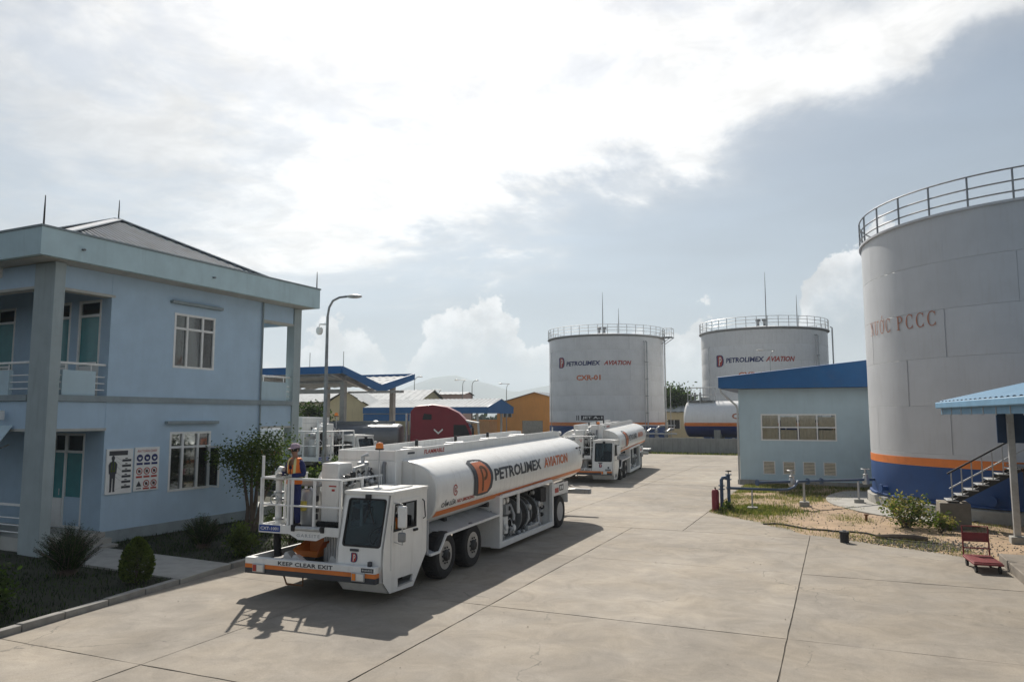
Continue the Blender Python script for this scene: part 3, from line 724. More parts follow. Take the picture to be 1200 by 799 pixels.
for p, h in (((X1 - .1, Y0 + .1, 9.2), 0.85), ((X1 - .1, Y1 - .1, 9.2), 0.7), ((ap.x, ap.y, 11.35), 0.75), ((-3.4, Y0 + .1, 9.2), 0.6)):
    MB().tube([p, (p[0], p[1], p[2] + h * .6), (p[0], p[1], p[2] + h)], [0.028, 0.022, 0.012], 6).build('lightning_rod', 'dark_frame', off)
for y in (-1.6, 3.2):
    MB().tube([(X1 - .02, y, 8.72), (X1 + .12, y, 8.70)], 0.035, 8).build('drain_spout', 'grey_metal', off)
MB().tube([(0.06, 6.42, 8.34), (0.06, 6.42, 0.3)], 0.035, 8).build('rain_pipe', 'trim_grey', off)

def pane_window(o, u0, u1, z0, z1, place, mull, trans, name='window', g_='window_glass', fr='white_frame', leafs=()):
    """frame with mullions, each pane a sub-part; place(u, t, z), t outwards"""
    f = MB(); fw = 0.075
    def bx_(mb, a, b, c, d, t0, t1):
        P_ = [place(a, t0, c), place(b, t1, d)]
        mb.bb([min(P_[0][k], P_[1][k]) for k in range(3)], [max(P_[0][k], P_[1][k]) for k in range(3)])
    us = [u0] + mull + [u1]; zs = [z0] + trans + [z1]
    for k, u in enumerate(us):
        a = u - (0 if k == 0 else fw if k == len(us) - 1 else fw / 2)
        bx_(f, a, a + fw, z0, z1, -0.09, 0.012)
    for k, z in enumerate(zs):
        a = z - (0 if k == 0 else fw if k == len(zs) - 1 else fw / 2)
        bx_(f, u0 + fw, u1 - fw, a, a + fw, -0.086, 0.009)
    fo = f.build(name, fr, o, smooth=0)
    for i in range(len(us) - 1):
        for j in range(len(zs) - 1):
            p = MB(); bx_(p, us[i] + fw * .4, us[i + 1] - fw * .4, zs[j] + fw * .4, zs[j + 1] - fw * .4, -0.05, -0.042)
            p.build('pane', g_[i][j] if isinstance(g_, list) else g_, fo, smooth=0)
    return fo
sidep = lambda u, t, z: (t, u, z)
frontp = lambda u, t, z: (u, 0.02 - t, z)
for (u0, u1, z0, z1) in (UL, LL):
    fo = pane_window(off, u0, u1, z0, z1, sidep, [u0 + 0.55, u1 - 0.55], [z1 - 0.52])
    cu = MB()
    for a, b in ((u0 + .05, u0 + .45), (u1 - .5, u1 - .08)):
        if z0 < 3: a, b = (a, a + .12)
        n = 14
        for k in range(n):
            xx = -0.16 - 0.02 * (k % 2)
            cu.poly([(xx, a + (b - a) * k / n, z0 + .03), (-0.16 - 0.02 * ((k + 1) % 2), a + (b - a) * (k + 1) / n, z0 + .03), (-0.16 - 0.02 * ((k + 1) % 2), a + (b - a) * (k + 1) / n, z1 - .05), (xx, a + (b - a) * k / n, z1 - .05)])
    if z0 > 3: cu.bb((-0.17, u0 + .06, z1 - .5), (-0.16, u0 + .6, z1 - .06)); cu.bb((-0.17, u1 - .7, z1 - .5), (-0.16, u1 - .06, z1 - .06))
    cu.build('curtain', 'curtain', fo, smooth=0)
# the open casement of the lower window
f = MB().box((0.26, 4.06, 2.15), (0.52, 0.045, 1.42)); 
fr = MB()
for z in (1.46, 2.84): fr.bb((0.01, 4.04, z - .03), (0.52, 4.085, z + .03))
for x in (0.03, 0.50): fr.bb((x - .03, 4.043, 1.49), (x + .03, 4.082, 2.81))
fr = fr.build('casement', 'white_frame', off, smooth=0); MB().bb((0.05, 4.06, 1.5), (0.48, 4.066, 2.8)).build('pane', 'window_glass', fr, smooth=0)
for (u0, u1, z0, z1) in DU:
    df = pane_window(off, u0, u1, z0, z1, frontp, [], [z1 - 0.5], 'door', [['teal_film', 'window_glass']])
    MB().bb((u0 + .06, 0.045, z0 + .05), (u1 - .06, 0.10, z0 + .95)).build('door_panel', 'white_frame', df, smooth=0)
    MB().bb((u0 + .13, 0.0, z0 + .97), (u1 - .13, 0.02, z0 + 1.06)).build('rail', 'white_frame', df, smooth=0)
for (u0, u1, z0, z1) in DL:
    df = pane_window(off, u0, u1, z0, z1, frontp, [u0 + .48, u0 + 1.08], [z1 - 0.58], 'door', [['teal_film', 'window_glass']] * 3)
    MB().bb((u0 + .54, -0.005, z0 + .02), (u0 + 1.02, 0.09, z0 + .9)).build('door_panel', 'white_frame', df, smooth=0)
    MB().bb((u0 + .06, 0.03, z0), (u0 + .44, 0.1, z0 + .95)).bb((u0 + 1.12, 0.03, z0), (u1 - .06, 0.1, z0 + .95)).split('apron', 'wall_blue', df, smooth=0)
    MB().tube([(u0 + .98, -0.06, z0 + 1.0), (u0 + .98, -0.06, z0 + 1.2)], 0.015, 6).build('handle', 'pale_metal', df)
# balcony balustrades: solid panels, bars between, white handrail
def balustrade(a, b, axis, z0, panels, t):
    P_ = (lambda u, v, z: (t + v, u, z)) if axis == 'Y' else (lambda u, v, z: (u, t - v, z))
    hr = MB(); lo, hi = P_(a, -0.05, z0 + .92), P_(b, 0.05, z0 + .985)
    hr.bb([min(q) for q in zip(lo, hi)], [max(q) for q in zip(lo, hi)]); hb = hr.build('handrail', 'white_frame', off, bevel=0.01)
    for (p, q) in panels:
        lo, hi = P_(p, -0.06, z0), P_(q, 0.06, z0 + .74)
        MB().bb([min(k) for k in zip(lo, hi)], [max(k) for k in zip(lo, hi)]).build('balcony_panel', 'wall_blue_pale', off, smooth=0)
        for u in (p + .12, q - .12):
            MB().tube([P_(u, 0, z0 + .74), P_(u, 0, z0 + .92)], 0.02, 6).build('baluster', 'white_frame', hb)
    ed = [a] + [x for pq in panels for x in pq] + [b]
    for k in range(0, len(ed), 2):
        if ed[k + 1] - ed[k] < 0.05: continue
        for z in (0.18, 0.38, 0.58):
            MB().tube([P_(ed[k] + .003, 0, z0 + z), P_(ed[k + 1] - .003, 0, z0 + z)], 0.02, 6).build('bar', 'white_frame', hb)
balustrade(-1.74, -0.02, 'Y', 4.53, [(-1.40, -0.36)], -0.12)
balustrade(-4.14, -0.58, 'X', 4.53, [(-3.6, -1.75)], -1.85)
balustrade(-8.3, -5.06, 'X', 4.53, [(-7.7, -5.7)], -1.85)
balustrade(-4.14, -0.58, 'X', 0.42, [(-4.1, -1.95)], -1.85)
balustrade(6.5, 8.18, 'Y', 4.53, [(6.6, 7.96)], -0.12)
# steps at the ground-floor door
for k in range(3): MB().bb((-2.3 + .0, -1.72 - .3 * (2 - k) + .9, 0), (0.28 + .3 * (2 - k), -0.0, 0.15 * (k + 1) - .002)).build('step', 'concrete_pale', off, bevel=0.01)
tag(MB().bb((-1.62, -2.34, 3.80), (-1.45, -2.12, 4.08)).build('wall_lamp', 'white_print', bevel=0.02, loc=BC, rot=(0, 0, BRZ)), 'small white box lamp under the balcony edge', 'lamp')
wl = thing('wall_lamp', 'white box lamp high on the veranda beam under the fascia', 'lamp', (*b2w(-2.3, -2.07), 8.22), BRZ)
MB().box((0, 0, 0), (0.22, 0.10, 0.34)).build('housing', 'white_frame', wl, bevel=0.02); MB().box((0, -.07, 0.0), (0.16, 0.04, 0.26)).build('lens', 'lamp_glass', wl, bevel=0.01)
aw = thing('window_awning', 'small pale sheet-metal canopy projecting left of the grey pillar', 'awning', (*b2w(-1.9, -2.1), 3.2), BRZ)
MB().add([(-.8, 0, .45), (.8, 0, .45), (.8, -.55, -.32), (-.8, -.55, -.32), (-.8, 0, .42), (.8, 0, .42), (.8, -.55, -.35), (-.8, -.55, -.35)], [(0, 1, 2, 3), (7, 6, 5, 4), (0, 4, 5, 1), (1, 5, 6, 2), (2, 6, 7, 3), (3, 7, 4, 0)]).build('sheet', 'wall_blue_pale', aw, smooth=0)
for x in (-.7, .7): MB().bar((x, 0, -.1), (x, -.5, -.3), .03, .03).build('bracket', 'grey_metal', aw)

# small litter on the yard: leaves, chips, grit
sp = MB()
for k in range(650):
    x = random.uniform(-13, 6); y = random.uniform(7, 30)
    if x > -5 and y > 24: continue
    r = random.uniform(.004, .012) * (1 if random.random() < .95 else 1.8); a = random.uniform(0, 6.28)
    vs = [(x + r * math.cos(a + q) * random.uniform(.6, 1.3), y + r * math.sin(a + q) * random.uniform(.6, 1.3), .012) for q in (0, 1.5, 3.1, 4.6)]
    sp.add(vs + [(x, y, .012 + r * .6)], [(0, 1, 4), (1, 2, 4), (2, 3, 4), (3, 0, 4)], random.choice((0, 0, 1)))
tag(sp.build('yard_grit', ['bark', 'gravel_grey'], smooth=0, recalc=False), 'tiny leaves and grit scattered on the yard', 'grit', kind='stuff')

# ------------------------------------------------------------------ notices on the office wall
def P2(u, t, z): return (t, u, z)
po = thing('notice_board', 'white notice board showing a black figure in work gear with callout lines', 'notice', BC, BRZ, 'safety notices on the office wall')
MB().bb((0.003, 0.08, 1.52), (0.05, 0.99, 2.90)).build('board', 'white_print', po, smooth=0)
b = MB()
b.bb((0.05, .16, 2.70), (0.054, .80, 2.84))
fx = 0.30
def fig(mb, pts): mb.poly([P2(fx + u, 0.055, 1.52 + z) for u, z in pts])
fig(b, [(-.13, .62), (-.15, .9), (-.10, .98), (-.04, 1.0), (-.045, 1.04), (.045, 1.04), (.04, 1.0), (.10, .98), (.15, .9), (.13, .62), (.10, .62), (.095, .55), (-.095, .55), (-.10, .62)])
fig(b, [(-.095, .55), (.095, .55), (.085, .12), (.10, .07), (.02, .07), (.01, .48), (-.01, .48), (-.02, .07), (-.10, .07), (-.085, .12)])
b.poly([P2(fx + .06 * math.cos(a), 0.055, 2.62 + .08 * math.sin(a)) for a in [i * math.pi / 6 for i in range(12)]])
for k in range(6): b.bb((0.05, .62, 2.50 - k * .165), (0.054, .93, 2.57 - k * .165)); b.bb((0.05, .72, 2.585 - k * .165), (0.054, .80, 2.615 - k * .165))
b.build('print', 'charcoal_print', po, smooth=0, recalc=False)
b = MB()
for u in (-.06, .03): b.poly([P2(fx + u, .058, 2.18), P2(fx + u + .03, .058, 2.18), P2(fx + u + .04, .058, 2.5), P2(fx + u + .01, .058, 2.5)])
b.poly([P2(fx - .09, .059, 2.22), P2(fx + .09, .059, 2.22), P2(fx + .09, .059, 2.25), P2(fx - .09, .059, 2.25)])
b.build('print', 'leaf_light', po, smooth=0, recalc=False)
b = MB()
for k in range(6): b.bar(P2(fx + .1, .056, (2.66, 2.55, 2.4, 2.2, 2.05, 1.65)[k]), P2(.62, .056, 2.53 - k * .165), .006, .003)
b.build('print', 'grey_metal', po, smooth=0)
pn = thing('notice_board', 'white notice board with red heading and nine round safety symbols', 'notice', BC, BRZ, 'safety notices on the office wall')
MB().bb((0.003, 1.06, 1.54), (0.05, 1.97, 2.92)).build('board', 'white_print', pn, smooth=0)
rd, bl, bk = MB(), MB(), MB()
text(rd, "AN TOÀN CHÁY", lambda u, v: P2(1.14 + u, .054, 2.76 + v), .74, .10, bold=.01)
def disc(mb, u, z, r0, r1, x=.053, n=20):
    mb.add([P2(u + q * math.cos(2 * math.pi * i / n), x, z + q * math.sin(2 * math.pi * i / n)) for q in (r0, r1) for i in range(n)], [(i, (i + 1) % n, n + (i + 1) % n, n + i) for i in range(n)])
for i in range(3):
    u = 1.24 + i * .275
    disc(bl, u, 2.58, 0.001, .115); bl.bb((.05, u - .11, 2.36), (.054, u + .11, 2.43))
    disc(rd, u, 2.16, .085, .115); rd.bar(P2(u - .08, .057, 2.24), P2(u + .08, .057, 2.08), .022, .003); rd.bb((.05, u - .11, 1.95), (.054, u + .11, 2.01)); disc(bk, u, 2.16, .001, .05, .0545)
    if i: disc(rd, u, 1.76, .085, .115); rd.bar(P2(u - .08, .057, 1.84), P2(u + .08, .057, 1.68), .022, .003); rd.bb((.05, u - .11, 1.58), (.054, u + .11, 1.63)); disc(bk, u, 1.76, .001, .05, .0545)
    disc(rd if 0 else bk, u, 2.58, .02, .05, .056) if i == 1 else None
bk.poly([P2(1.24 - .1, .054, 1.68), P2(1.24 + .1, .054, 1.68), P2(1.24, .054, 1.86)]); bk.bb((.05, 1.15, 1.6), (.054, 1.33, 1.63))
rd.build('print', 'red_print', pn, smooth=0, recalc=False); bl.build('print', 'navy_print', pn, smooth=0, recalc=False); bk.build('print', 'charcoal_print', pn, smooth=0, recalc=False)
wm = MB()
for i in range(3): u = 1.24 + i * .275; wm.poly([P2(u - .06, .057, 2.6), P2(u + .06, .057, 2.6), P2(u + .03, .057, 2.53), P2(u - .03, .057, 2.53)])
wm.build('print', 'white_print', pn, smooth=0, recalc=False)

# ------------------------------------------------------------------ storage tanks
def petro_mark(fn, size, parent, dark='charcoal_print'):
    """the P emblem: dark upright panel with a bulging right side, orange P with a flame-shaped counter; fn(u, v)"""
    w_, h_ = size
    def sub(pts): return [fn(u * w_, v * h_) for u, v in pts]
    out = [(0, 0.06)] + [(0.0, 0.3), (0.02, 0.6), (0.0, 0.94)] + [(0.2, 1.0), (0.5, 1.0), (0.75, .97)] + [(.92, .85), (1.0, .6), (1.0, .4), (.92, .15)] + [(.72, .02), (.45, 0), (.2, .01)]
    a = MB(); c = sub([(.5, .5)])
    def fan(mb, pts, ctr):
        n = len(pts); dense = []
        for i in range(n):
            p, q = pts[i], pts[(i + 1) % n]
            for k in range(3): dense.append((p[0] + (q[0] - p[0]) * k / 3, p[1] + (q[1] - p[1]) * k / 3))
        n = len(dense); rings = [[(ctr[0] + (p[0] - ctr[0]) * s, ctr[1] + (p[1] - ctr[1]) * s) for p in dense] for s in (1, .66, .33)]
        vs = [q for r_ in rings for q in r_] + [ctr]
        fs = [(k * n + i, k * n + (i + 1) % n, (k + 1) * n + (i + 1) % n, (k + 1) * n + i) for k in range(2) for i in range(n)] + [(2 * n + i, 2 * n + (i + 1) % n, 3 * n) for i in range(n)]
        mb.add(sub(vs), fs)
    fan(a, out, (.5, .5)); o1 = a.build('emblem', dark, parent, smooth=60, recalc=False)
    return fan
def emblem(fnz, size, parent, dark='charcoal_print', field='orange_print', mark='rusty_brown'):
    fan = petro_mark(lambda u, v: fnz(u, v, 0.006), size, parent, dark)
    w_, h_ = size
    sub = lambda u, v: fnz(u * w_, v * h_, 0.011)
    a = MB(); n = 8; m_ = 10
    # orange field with a bulging right edge
    for i in range(n + 1):
        v = .07 + .86 * i / n; rr = .66 + .20 * math.sin(math.pi * i / n) ** .7
        for k in range(m_ + 1): a.v.append(sub(.20 + (rr - .20) * k / m_, v))
    for i in range(n):
        for k in range(m_): q = i * (m_ + 1) + k; a.f.append((q, q + 1, q + m_ + 2, q + m_ + 1)); a.mi.append(0)
    a.build('emblem', field, parent, smooth=60, recalc=False)
    a = MB(); sub2 = lambda u, v: fnz(u * w_, v * h_, 0.015)
    n = 16; vs = []
    for i in range(n + 1):
        t = -math.pi * .55 + math.pi * 1.3 * i / n
        for rx, rz in ((.10, .12), (.19, .21)): vs.append(sub2(.52 + rx * math.cos(t), .62 + rz * math.sin(t)))
    a.add(vs, [(2 * i, 2 * i + 1, 2 * i + 3, 2 * i + 2) for i in range(n)])
    vs = []
    for i in range(7):
        v = .12 + .6 * i / 6; vs += [sub2(.36 + .04 * math.sin(v * 3), v), sub2(.45 + .03 * math.sin(v * 3), v)]
    a.add(vs, [(2 * i, 2 * i + 1, 2 * i + 3, 2 * i + 2) for i in range(6)])
    a.build('emblem', mark, parent, smooth=60, recalc=False)

def shell_of_plates(parent, Rr, z0, z1, nc, npl, gap, m='tank_paint', only=None):
    """courses of curved plates with open weld grooves over a liner"""
    hc = (z1 - z0) / nc; seg = 8
    MB().lathe([(Rr - 0.03, z0 - .01), (Rr - 0.03, z1)], 96, capb=False, capt=False).build('liner', m, parent, smooth=60)
    mb = MB(); da = 2 * math.pi / npl; ga = gap / Rr; bv = gap * .8; vs = []
    for i in range(seg + 1):
        a = ga / 2 + (da - ga) * i / seg
        for r, z in ((Rr - .03, gap / 2), (Rr - 0.004, gap / 2), (Rr, gap / 2 + bv), (Rr, hc - gap / 2 - bv), (Rr - 0.004, hc - gap / 2), (Rr - .03, hc - gap / 2)): vs.append((r * math.cos(a), r * math.sin(a), z))
    fs = [(i * 6 + k, (i + 1) * 6 + k, (i + 1) * 6 + k + 1, i * 6 + k + 1) for i in range(seg) for k in range(5)]
    fs += [tuple(range(6))[::-1], tuple(range(seg * 6, seg * 6 + 6))]
    mb.add(vs, fs)
    pl = mb.build('shell_plate', m, parent, smooth=9, recalc=False)
    first = True
    for c in range(nc):
        for k in range(npl):
            an = k * da + (c % 2) * da * .42 + random.uniform(-.02, .02)
            if only and not only(an + da / 2): continue
            o = pl if first else share(pl, parent, (0, 0, 0))
            first = False
            o.location = (0, 0, z0 + c * hc); o.rotation_euler = (0, 0, an)
    return hc

def ring_rail(parent, Rr, z0, h, npost, rails, r=0.03, m='grey_metal', a0=0, a1=2 * math.pi):
    full = abs(a1 - a0 - 2 * math.pi) < 1e-6
    p = MB().tube([(0, 0, 0), (0, 0, h)], r, 6).build('rail_post', m, parent)
    p.location = (Rr * math.cos(a0), Rr * math.sin(a0), z0)
    for k in range(1, npost):
        a = a0 + (a1 - a0) * k / (npost if full else npost - 1); share(p, parent, (Rr * math.cos(a), Rr * math.sin(a), z0))
    for z in rails:
        n = 96; pts = [(Rr * math.cos(a0 + (a1 - a0) * i / n), Rr * math.sin(a0 + (a1 - a0) * i / n), z0 + z) for i in range(n if full else n + 1)]
        MB().tube(pts, r * .8, 6, close=full, cap=not full).build('guard_rail', m, parent)

def storage_tank(c, z1, number, label, rods, landing=True, Rr=8.6):
    z0 = 0.4
    t = thing('storage_tank', label, 'fuel tank', (c[0], c[1], 0), 0, 'round fuel storage tanks')
    MB().lathe([(Rr + .5, -.15), (Rr + .5, .35), (Rr - .2, .42)], 72).build('foundation', 'concrete_wall', t)
    shell_of_plates(t, Rr, z0, z1, 7, 14, 0.035)
    MB().lathe([(Rr + .004, z0), (Rr + .012, z0 + .02), (Rr + .012, 2.58), (Rr - .01, 2.585)], 96, capb=False, capt=False).build('blue_band', 'base_blue', t, smooth=60)
    MB().lathe([(Rr - .01, 2.588), (Rr + .013, 2.59), (Rr + .013, 3.08), (Rr - .01, 3.09)], 96, capb=False, capt=False).build('orange_band', 'orange_paint', t, smooth=60)
    MB().lathe([(Rr + .25, z1 - .02), (Rr + .25, z1 + .06), (Rr, z1 + .07), (Rr * .5, z1 + .62), (0, z1 + .95)], 96, capb=True).build('roof', 'tank_paint', t, smooth=30)
    MB().lathe([(Rr + .02, z1 - .25), (Rr + .28, z1 - .03)], 96, capb=False, capt=False).build('eave_angle', 'pale_metal', t, smooth=60)
    ring_rail(t, Rr + .15, z1 + .05, 1.35, 40, (0.5, 0.95, 1.35), 0.04, 'pale_metal')
    ca = math.atan2(-c[1], -c[0])
    for da, rr, h in rods:
        x, y = rr * math.cos(ca + da), rr * math.sin(ca + da)
        MB().tube([(x, y, z1 + .05), (x, y, z1 + h * .6), (x, y, z1 + h)], [.07, .05, .02], 6).build('lightning_rod', 'grey_metal', t)
    for dx in (-.35, .45):
        MB().lathe([(.16, 0), (.16, .7), (.34, .75), (.34, 1.0), (.0, 1.12)], 12, (dx, -2.2, z1 + .7)).build('vent', 'grey_metal', t)
    def on(a, z, o=0.0): return Vector(((Rr + o) * math.cos(a), (Rr + o) * math.sin(a), z))
    # pipes down the shell, access platform with ladder at the right
    for a, o, r, zt in ((R(-33), .25, .09, z1 - 1.0), (R(-36), .22, .05, z1 - 1.0), (R(-6), .6, .1, z1 + .3), (R(6), .9, .05, z1 * .55), (R(-141), .15, .04, z1 - 2.2)):
        MB().tube([on(a, .5, o), on(a, zt, o), on(a, zt + .15, max(0.02, o - .22))], r, 8).build('riser_pipe', 'pale_metal', t)
    for k in range(5):
        a = R(-33); z = 2 + k * 2.4
        MB().bar(on(a, z, 0), on(a, z, .35), .25, .06).build('pipe_bracket', 'grey_metal', t)
    def wrap(a_deg, z, off=0.012):
        return lambda u, v, o=0.0: on(R(a_deg) + u / Rr, z + v, off + o)
    if not landing: return t, wrap
    a = R(-3); q = MB()
    q.box((Rr + .9, -.3, z1 + .0), (1.5, 1.8, .08)); q.build('landing', 'grey_metal', t)
    q = MB()
    for y in (-1.15, .55): q.bar((Rr + .15, y, z1 - 1.0), (Rr + 1.55, y, z1 - .05), .08, .08)
    q.split('landing_brace', 'grey_metal', t)
    q = MB()
    for x in (Rr + .3, Rr + .95, Rr + 1.6):
        for y in (-1.15, .55): q.tube([(x, y, z1), (x, y, z1 + 1.3)], .035, 5)
    for z in (.65, 1.3):
        for y in (-1.15, .55): q.tube([(Rr + .3, y, z1 + z), (Rr + 1.6, y, z1 + z)], .03, 5)
        q.tube([(Rr + 1.6, -1.15, z1 + z), (Rr + 1.6, .55, z1 + z)], .03, 5)
    q.build('landing_rail', 'pale_metal', t)
    # lettering
    def wrap(a_deg, z, off=0.012):
        return lambda u, v, o=0.0: on(R(a_deg) + u / Rr, z + v, off + o)
    mk = thing.__call__ if 0 else None
    return t, wrap
t1, wrap = storage_tank((-31.76, 108.95), 15.45, 'CXR-01', 'white fuel tank lettered CXR-01 with the JET A-1 board, straight behind the second truck', ((-.05, 8.0, 6.1), (.5, 4.0, 4.4)))
t2, wrap2 = storage_tank((-8.75, 105.8), 15.1, 'CXR-02', 'white fuel tank rising behind the blue-roofed pump house', ((0.06, 8.0, 7.0), (.9, 5.5, 4.6)), False, 8.15)
def tank_letters(t, wr_, mark, word, avi, num, numtxt):
    R8 = 8.6
    emblem(lambda u, v, o: wr_(mark[0], mark[1])(u, v, o), ((mark[2] - mark[0]) * math.pi / 180 * R8, mark[3] - mark[1]), t, 'navy_print', 'red_print', 'white_print')
    for nm, tx, q, m_, sh in (('lettering', 'PETROLIMEX', word, 'navy_print', .12), ('lettering', 'AVIATION', avi, 'red_print', .3), ('lettering', numtxt, num, 'orange_print', 0)):
        mb = MB(); f = wr_(q[0], q[1]); text(mb, tx, lambda u, v: f(u, v, 0.004), (q[2] - q[0]) * math.pi / 180 * R8, q[3] - q[1], bold=.035, shear=sh, slices=14)
        mb.build(nm, m_, t, smooth=0, recalc=False)
tank_letters(t1, wrap, (-126, 10.85, -117.5, 12.45), (-115, 11.1, -79, 11.75), (-76, 11.1, -49.5, 11.75), (-103, 9.0, -79, 9.75), 'CXR-01')
tank_letters(t2, wrap2, (-131, 10.3, -122.5, 11.85), (-119.5, 10.75, -86.5, 11.4), (-83.5, 10.75, -59.5, 11.4), (-107.5, 8.8, -83, 9.5), 'CXR-02')
f = wrap(-103.5, 3.38); q = MB(); n = 12; wj = R(27) * 8.6
def strip(mb, f, u0, u1, v0, v1, o, n=10): mb.add([f(u0 + (u1 - u0) * i / n, v, o) for i in range(n + 1) for v in (v0, v1)], [(2 * i, 2 * i + 2, 2 * i + 3, 2 * i + 1) for i in range(n)])
strip(q, f, .0, .15, 0, .68, .003, 1); strip(q, f, .3, .45, 0, .68, .003, 1); strip(q, f, .75, wj, 0, .68, .003)
q.build('product_board', 'black_print', t1, smooth=0, recalc=False)
q = MB(); text(q, 'JET A-1', lambda u, v: f(.95 + u, .12 + v, .012), wj - 1.15, .44, bold=.03, slices=8); q.build('lettering', 'white_print', t1, smooth=0, recalc=False)

# the big fire-water tank close on the right
WC, WR_ = (8.48, 38.39), 7.08
wt = thing('water_tank', 'huge pale water tank with blue base close on the right, lettered NƯỚC PCCC', 'water tank', (*WC, 0))
MB().lathe([(WR_ + .22, -.2), (WR_ + .22, .48), (WR_ - .1, .56)], 96).build('foundation', 'concrete_pale', wt)
MB().lathe([(WR_ + 2.0, -.2), (WR_ + 2.0, .10), (WR_ + .24, .14)], 72, a0=R(150), a1=R(238)).build('apron', 'concrete_pale', wt)
near = lambda a: -1.0 < math.sin(a) < 1.01 and math.cos(a + math.radians(105)) > -0.35
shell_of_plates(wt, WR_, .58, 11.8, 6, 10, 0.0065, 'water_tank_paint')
MB().lathe([(WR_ + .003, .58), (WR_ + .012, .60), (WR_ + .012, 1.945), (WR_ - .01, 1.95)], 128, capb=False, capt=False).build('blue_band', 'base_blue', wt, smooth=60)
MB().lathe([(WR_ - .01, 1.953), (WR_ + .013, 1.955), (WR_ + .013, 2.27), (WR_ - .01, 2.275)], 128, capb=False, capt=False).build('orange_band', 'orange_paint', wt, smooth=60)
MB().lathe([(WR_ + .11, .56), (WR_ + .11, .62), (WR_, .63)], 128, capb=False, capt=False).build('base_flange', 'base_blue', wt, smooth=40)
MB().lathe([(WR_ + .1, 11.74), (WR_ + .1, 11.83), (WR_, 11.84), (0, 12.35)], 128).build('roof', 'water_tank_paint', wt, smooth=30)
ring_rail(wt, WR_ + .04, 11.83, 1.15, 30, (0.28, 0.68, 1.15), 0.04, 'grey_metal')
for a in (-158.7, -118): 
    c_ = (WR_ * math.cos(R(a)), WR_ * math.sin(R(a))); d = Vector((math.cos(R(a)), math.sin(R(a)), 0))
    MB().tube([Vector((c_[0], c_[1], .86)), Vector((c_[0], c_[1], .86)) + d * .3], .11, 12).build('nozzle', 'base_blue', wt)
    MB().tube([Vector((c_[0], c_[1], .86)) + d * .26, Vector((c_[0], c_[1], .86)) + d * .32], .19, 14).build('flange', 'base_blue', wt)
def wwrap(u, v): # u in degrees
    return ((WR_ + .03) * math.cos(R(u)), (WR_ + .03) * math.sin(R(u)), v)
# serif capitals drawn as strokes: (kind, data) in a unit box
def serif_letters():
    L = {}
    def box(x0, y0, x1, y1): return [(x0, y0), (x1, y0), (x1, y1), (x0, y1)]
    def arc(cx, cy, rx, ry, t0, t1, thick, n=16):
        out = []
        for i in range(n):
            a, b_ = t0 + (t1 - t0) * i / n, t0 + (t1 - t0) * (i + 1) / n
            def th(t): return 0.035 + (thick - .035) * abs(math.cos(t)) ** 1.3
            q = [(cx + rx * math.cos(t), cy + ry * math.sin(t)) for t in (a, b_)] + [(cx + (rx - th(t)) * math.cos(t), cy + (ry - .06) * math.sin(t)) for t in (b_, a)]
            out.append(q)
        return out
    tk = .15
    L['C'] = arc(.46, .5, .44, .52, .25 * math.pi, 1.76 * math.pi, tk) + [box(.74, .68, .79, 1.0), box(.74, .02, .79, .26)]
    L['O'] = arc(.46, .5, .44, .52, 0, 2 * math.pi, tk, 24)
    L['P'] = [box(.12, 0, .27, 1), box(0, 0, .40, .05), box(0, .95, .3, 1)] + arc(.36, .74, .40, .26, -.5 * math.pi, .5 * math.pi, tk) + [box(.27, .94, .37, 1.0), box(.27, .48, .37, .54)]
    L['N'] = [box(.12, 0, .17, 1), box(.70, 0, .75, 1), [(.06, 1), (.24, 1), (.75, 0), (.66, 0)], box(0, 0, .3, .05), box(.57, .95, .88, 1), box(0, .95, .2, 1)]
    L['U'] = [box(.10, .3, .24, 1), box(.64, .3, .69, 1), box(0, .95, .36, 1), box(.52, .95, .82, 1)] + arc(.395, .3, .295, .32, math.pi, 2 * math.pi, .13)
    return L
SL = serif_letters()
def put_letter(mb, ch, u0, uw, z0, h):
    horn = ch in 'ƯỚ'; base = {'Ư': 'U', 'Ớ': 'O'}.get(ch, ch)
    polys = list(SL[base])
    if horn: polys.append([(.78, .86), (.84, .80), (.98, 1.04), (.92, 1.10)])
    if ch == 'Ớ': polys.append([(.42, 1.1), (.5, 1.08), (.66, 1.3), (.56, 1.34)])
    for p in polys:
        xs = [q[0] for q in p]
        mb.poly([wwrap(u0 + q[0] * uw, z0 + q[1] * h) for q in p])
mb = MB()
for ch, a0, a1 in (('N', -166.5, -162.9), ('Ư', -162.2, -158.9), ('Ớ', -158.2, -154.9), ('C', -154.1, -150.9), ('P', -147.8, -144.4), ('C', -143.6, -140.0), ('C', -139.3, -135.7), ('C', -135.0, -131.4)):
    put_letter(mb, ch, a0, (a1 - a0) * 1.05, 7.46, .58)
mb.build('lettering', 'rust_print', wt, smooth=0, recalc=False)
# stair up to the tank
stt = thing('tank_stair', 'steel stair with grey treads and handrail in front of the blue tank base', 'stair', (3.55, 30.4, 0), R(0))
MB().bb((-.38, -.45, -.15), (.55, .65, .93)).build('footing', 'dock_concrete', stt, bevel=0.02)
for k in range(7):
    MB().bb((.0 + .31 * k - .14, -.42, .985 + .19 * k), (.0 + .31 * k + .20, .52, 1.02 + .19 * k)).build('tread', 'pale_metal', stt, bevel=.005)
for y in (-.34, .46): MB().bar((-.1, y, .86), (2.1, y, 2.16), .05, .16).build('stringer', 'dark_frame', stt)
for k in range(7): MB().tube([(.02 + .31 * k, -.40, 1.0 + .19 * k), (.02 + .31 * k, -.40, 1.95 + .19 * k + (.05 if k == 0 else 0))], .022, 6).build('baluster', 'pale_metal', stt)
MB().tube([(-.1, -.40, 1.92), (2.3, -.40, 3.39)], .032, 8).build('handrail', 'dark_frame', stt)
MB().tube([(-.06, -.40, 1.42), (2.3, -.40, 2.87)], .024, 8).build('mid_rail', 'pale_metal', stt)
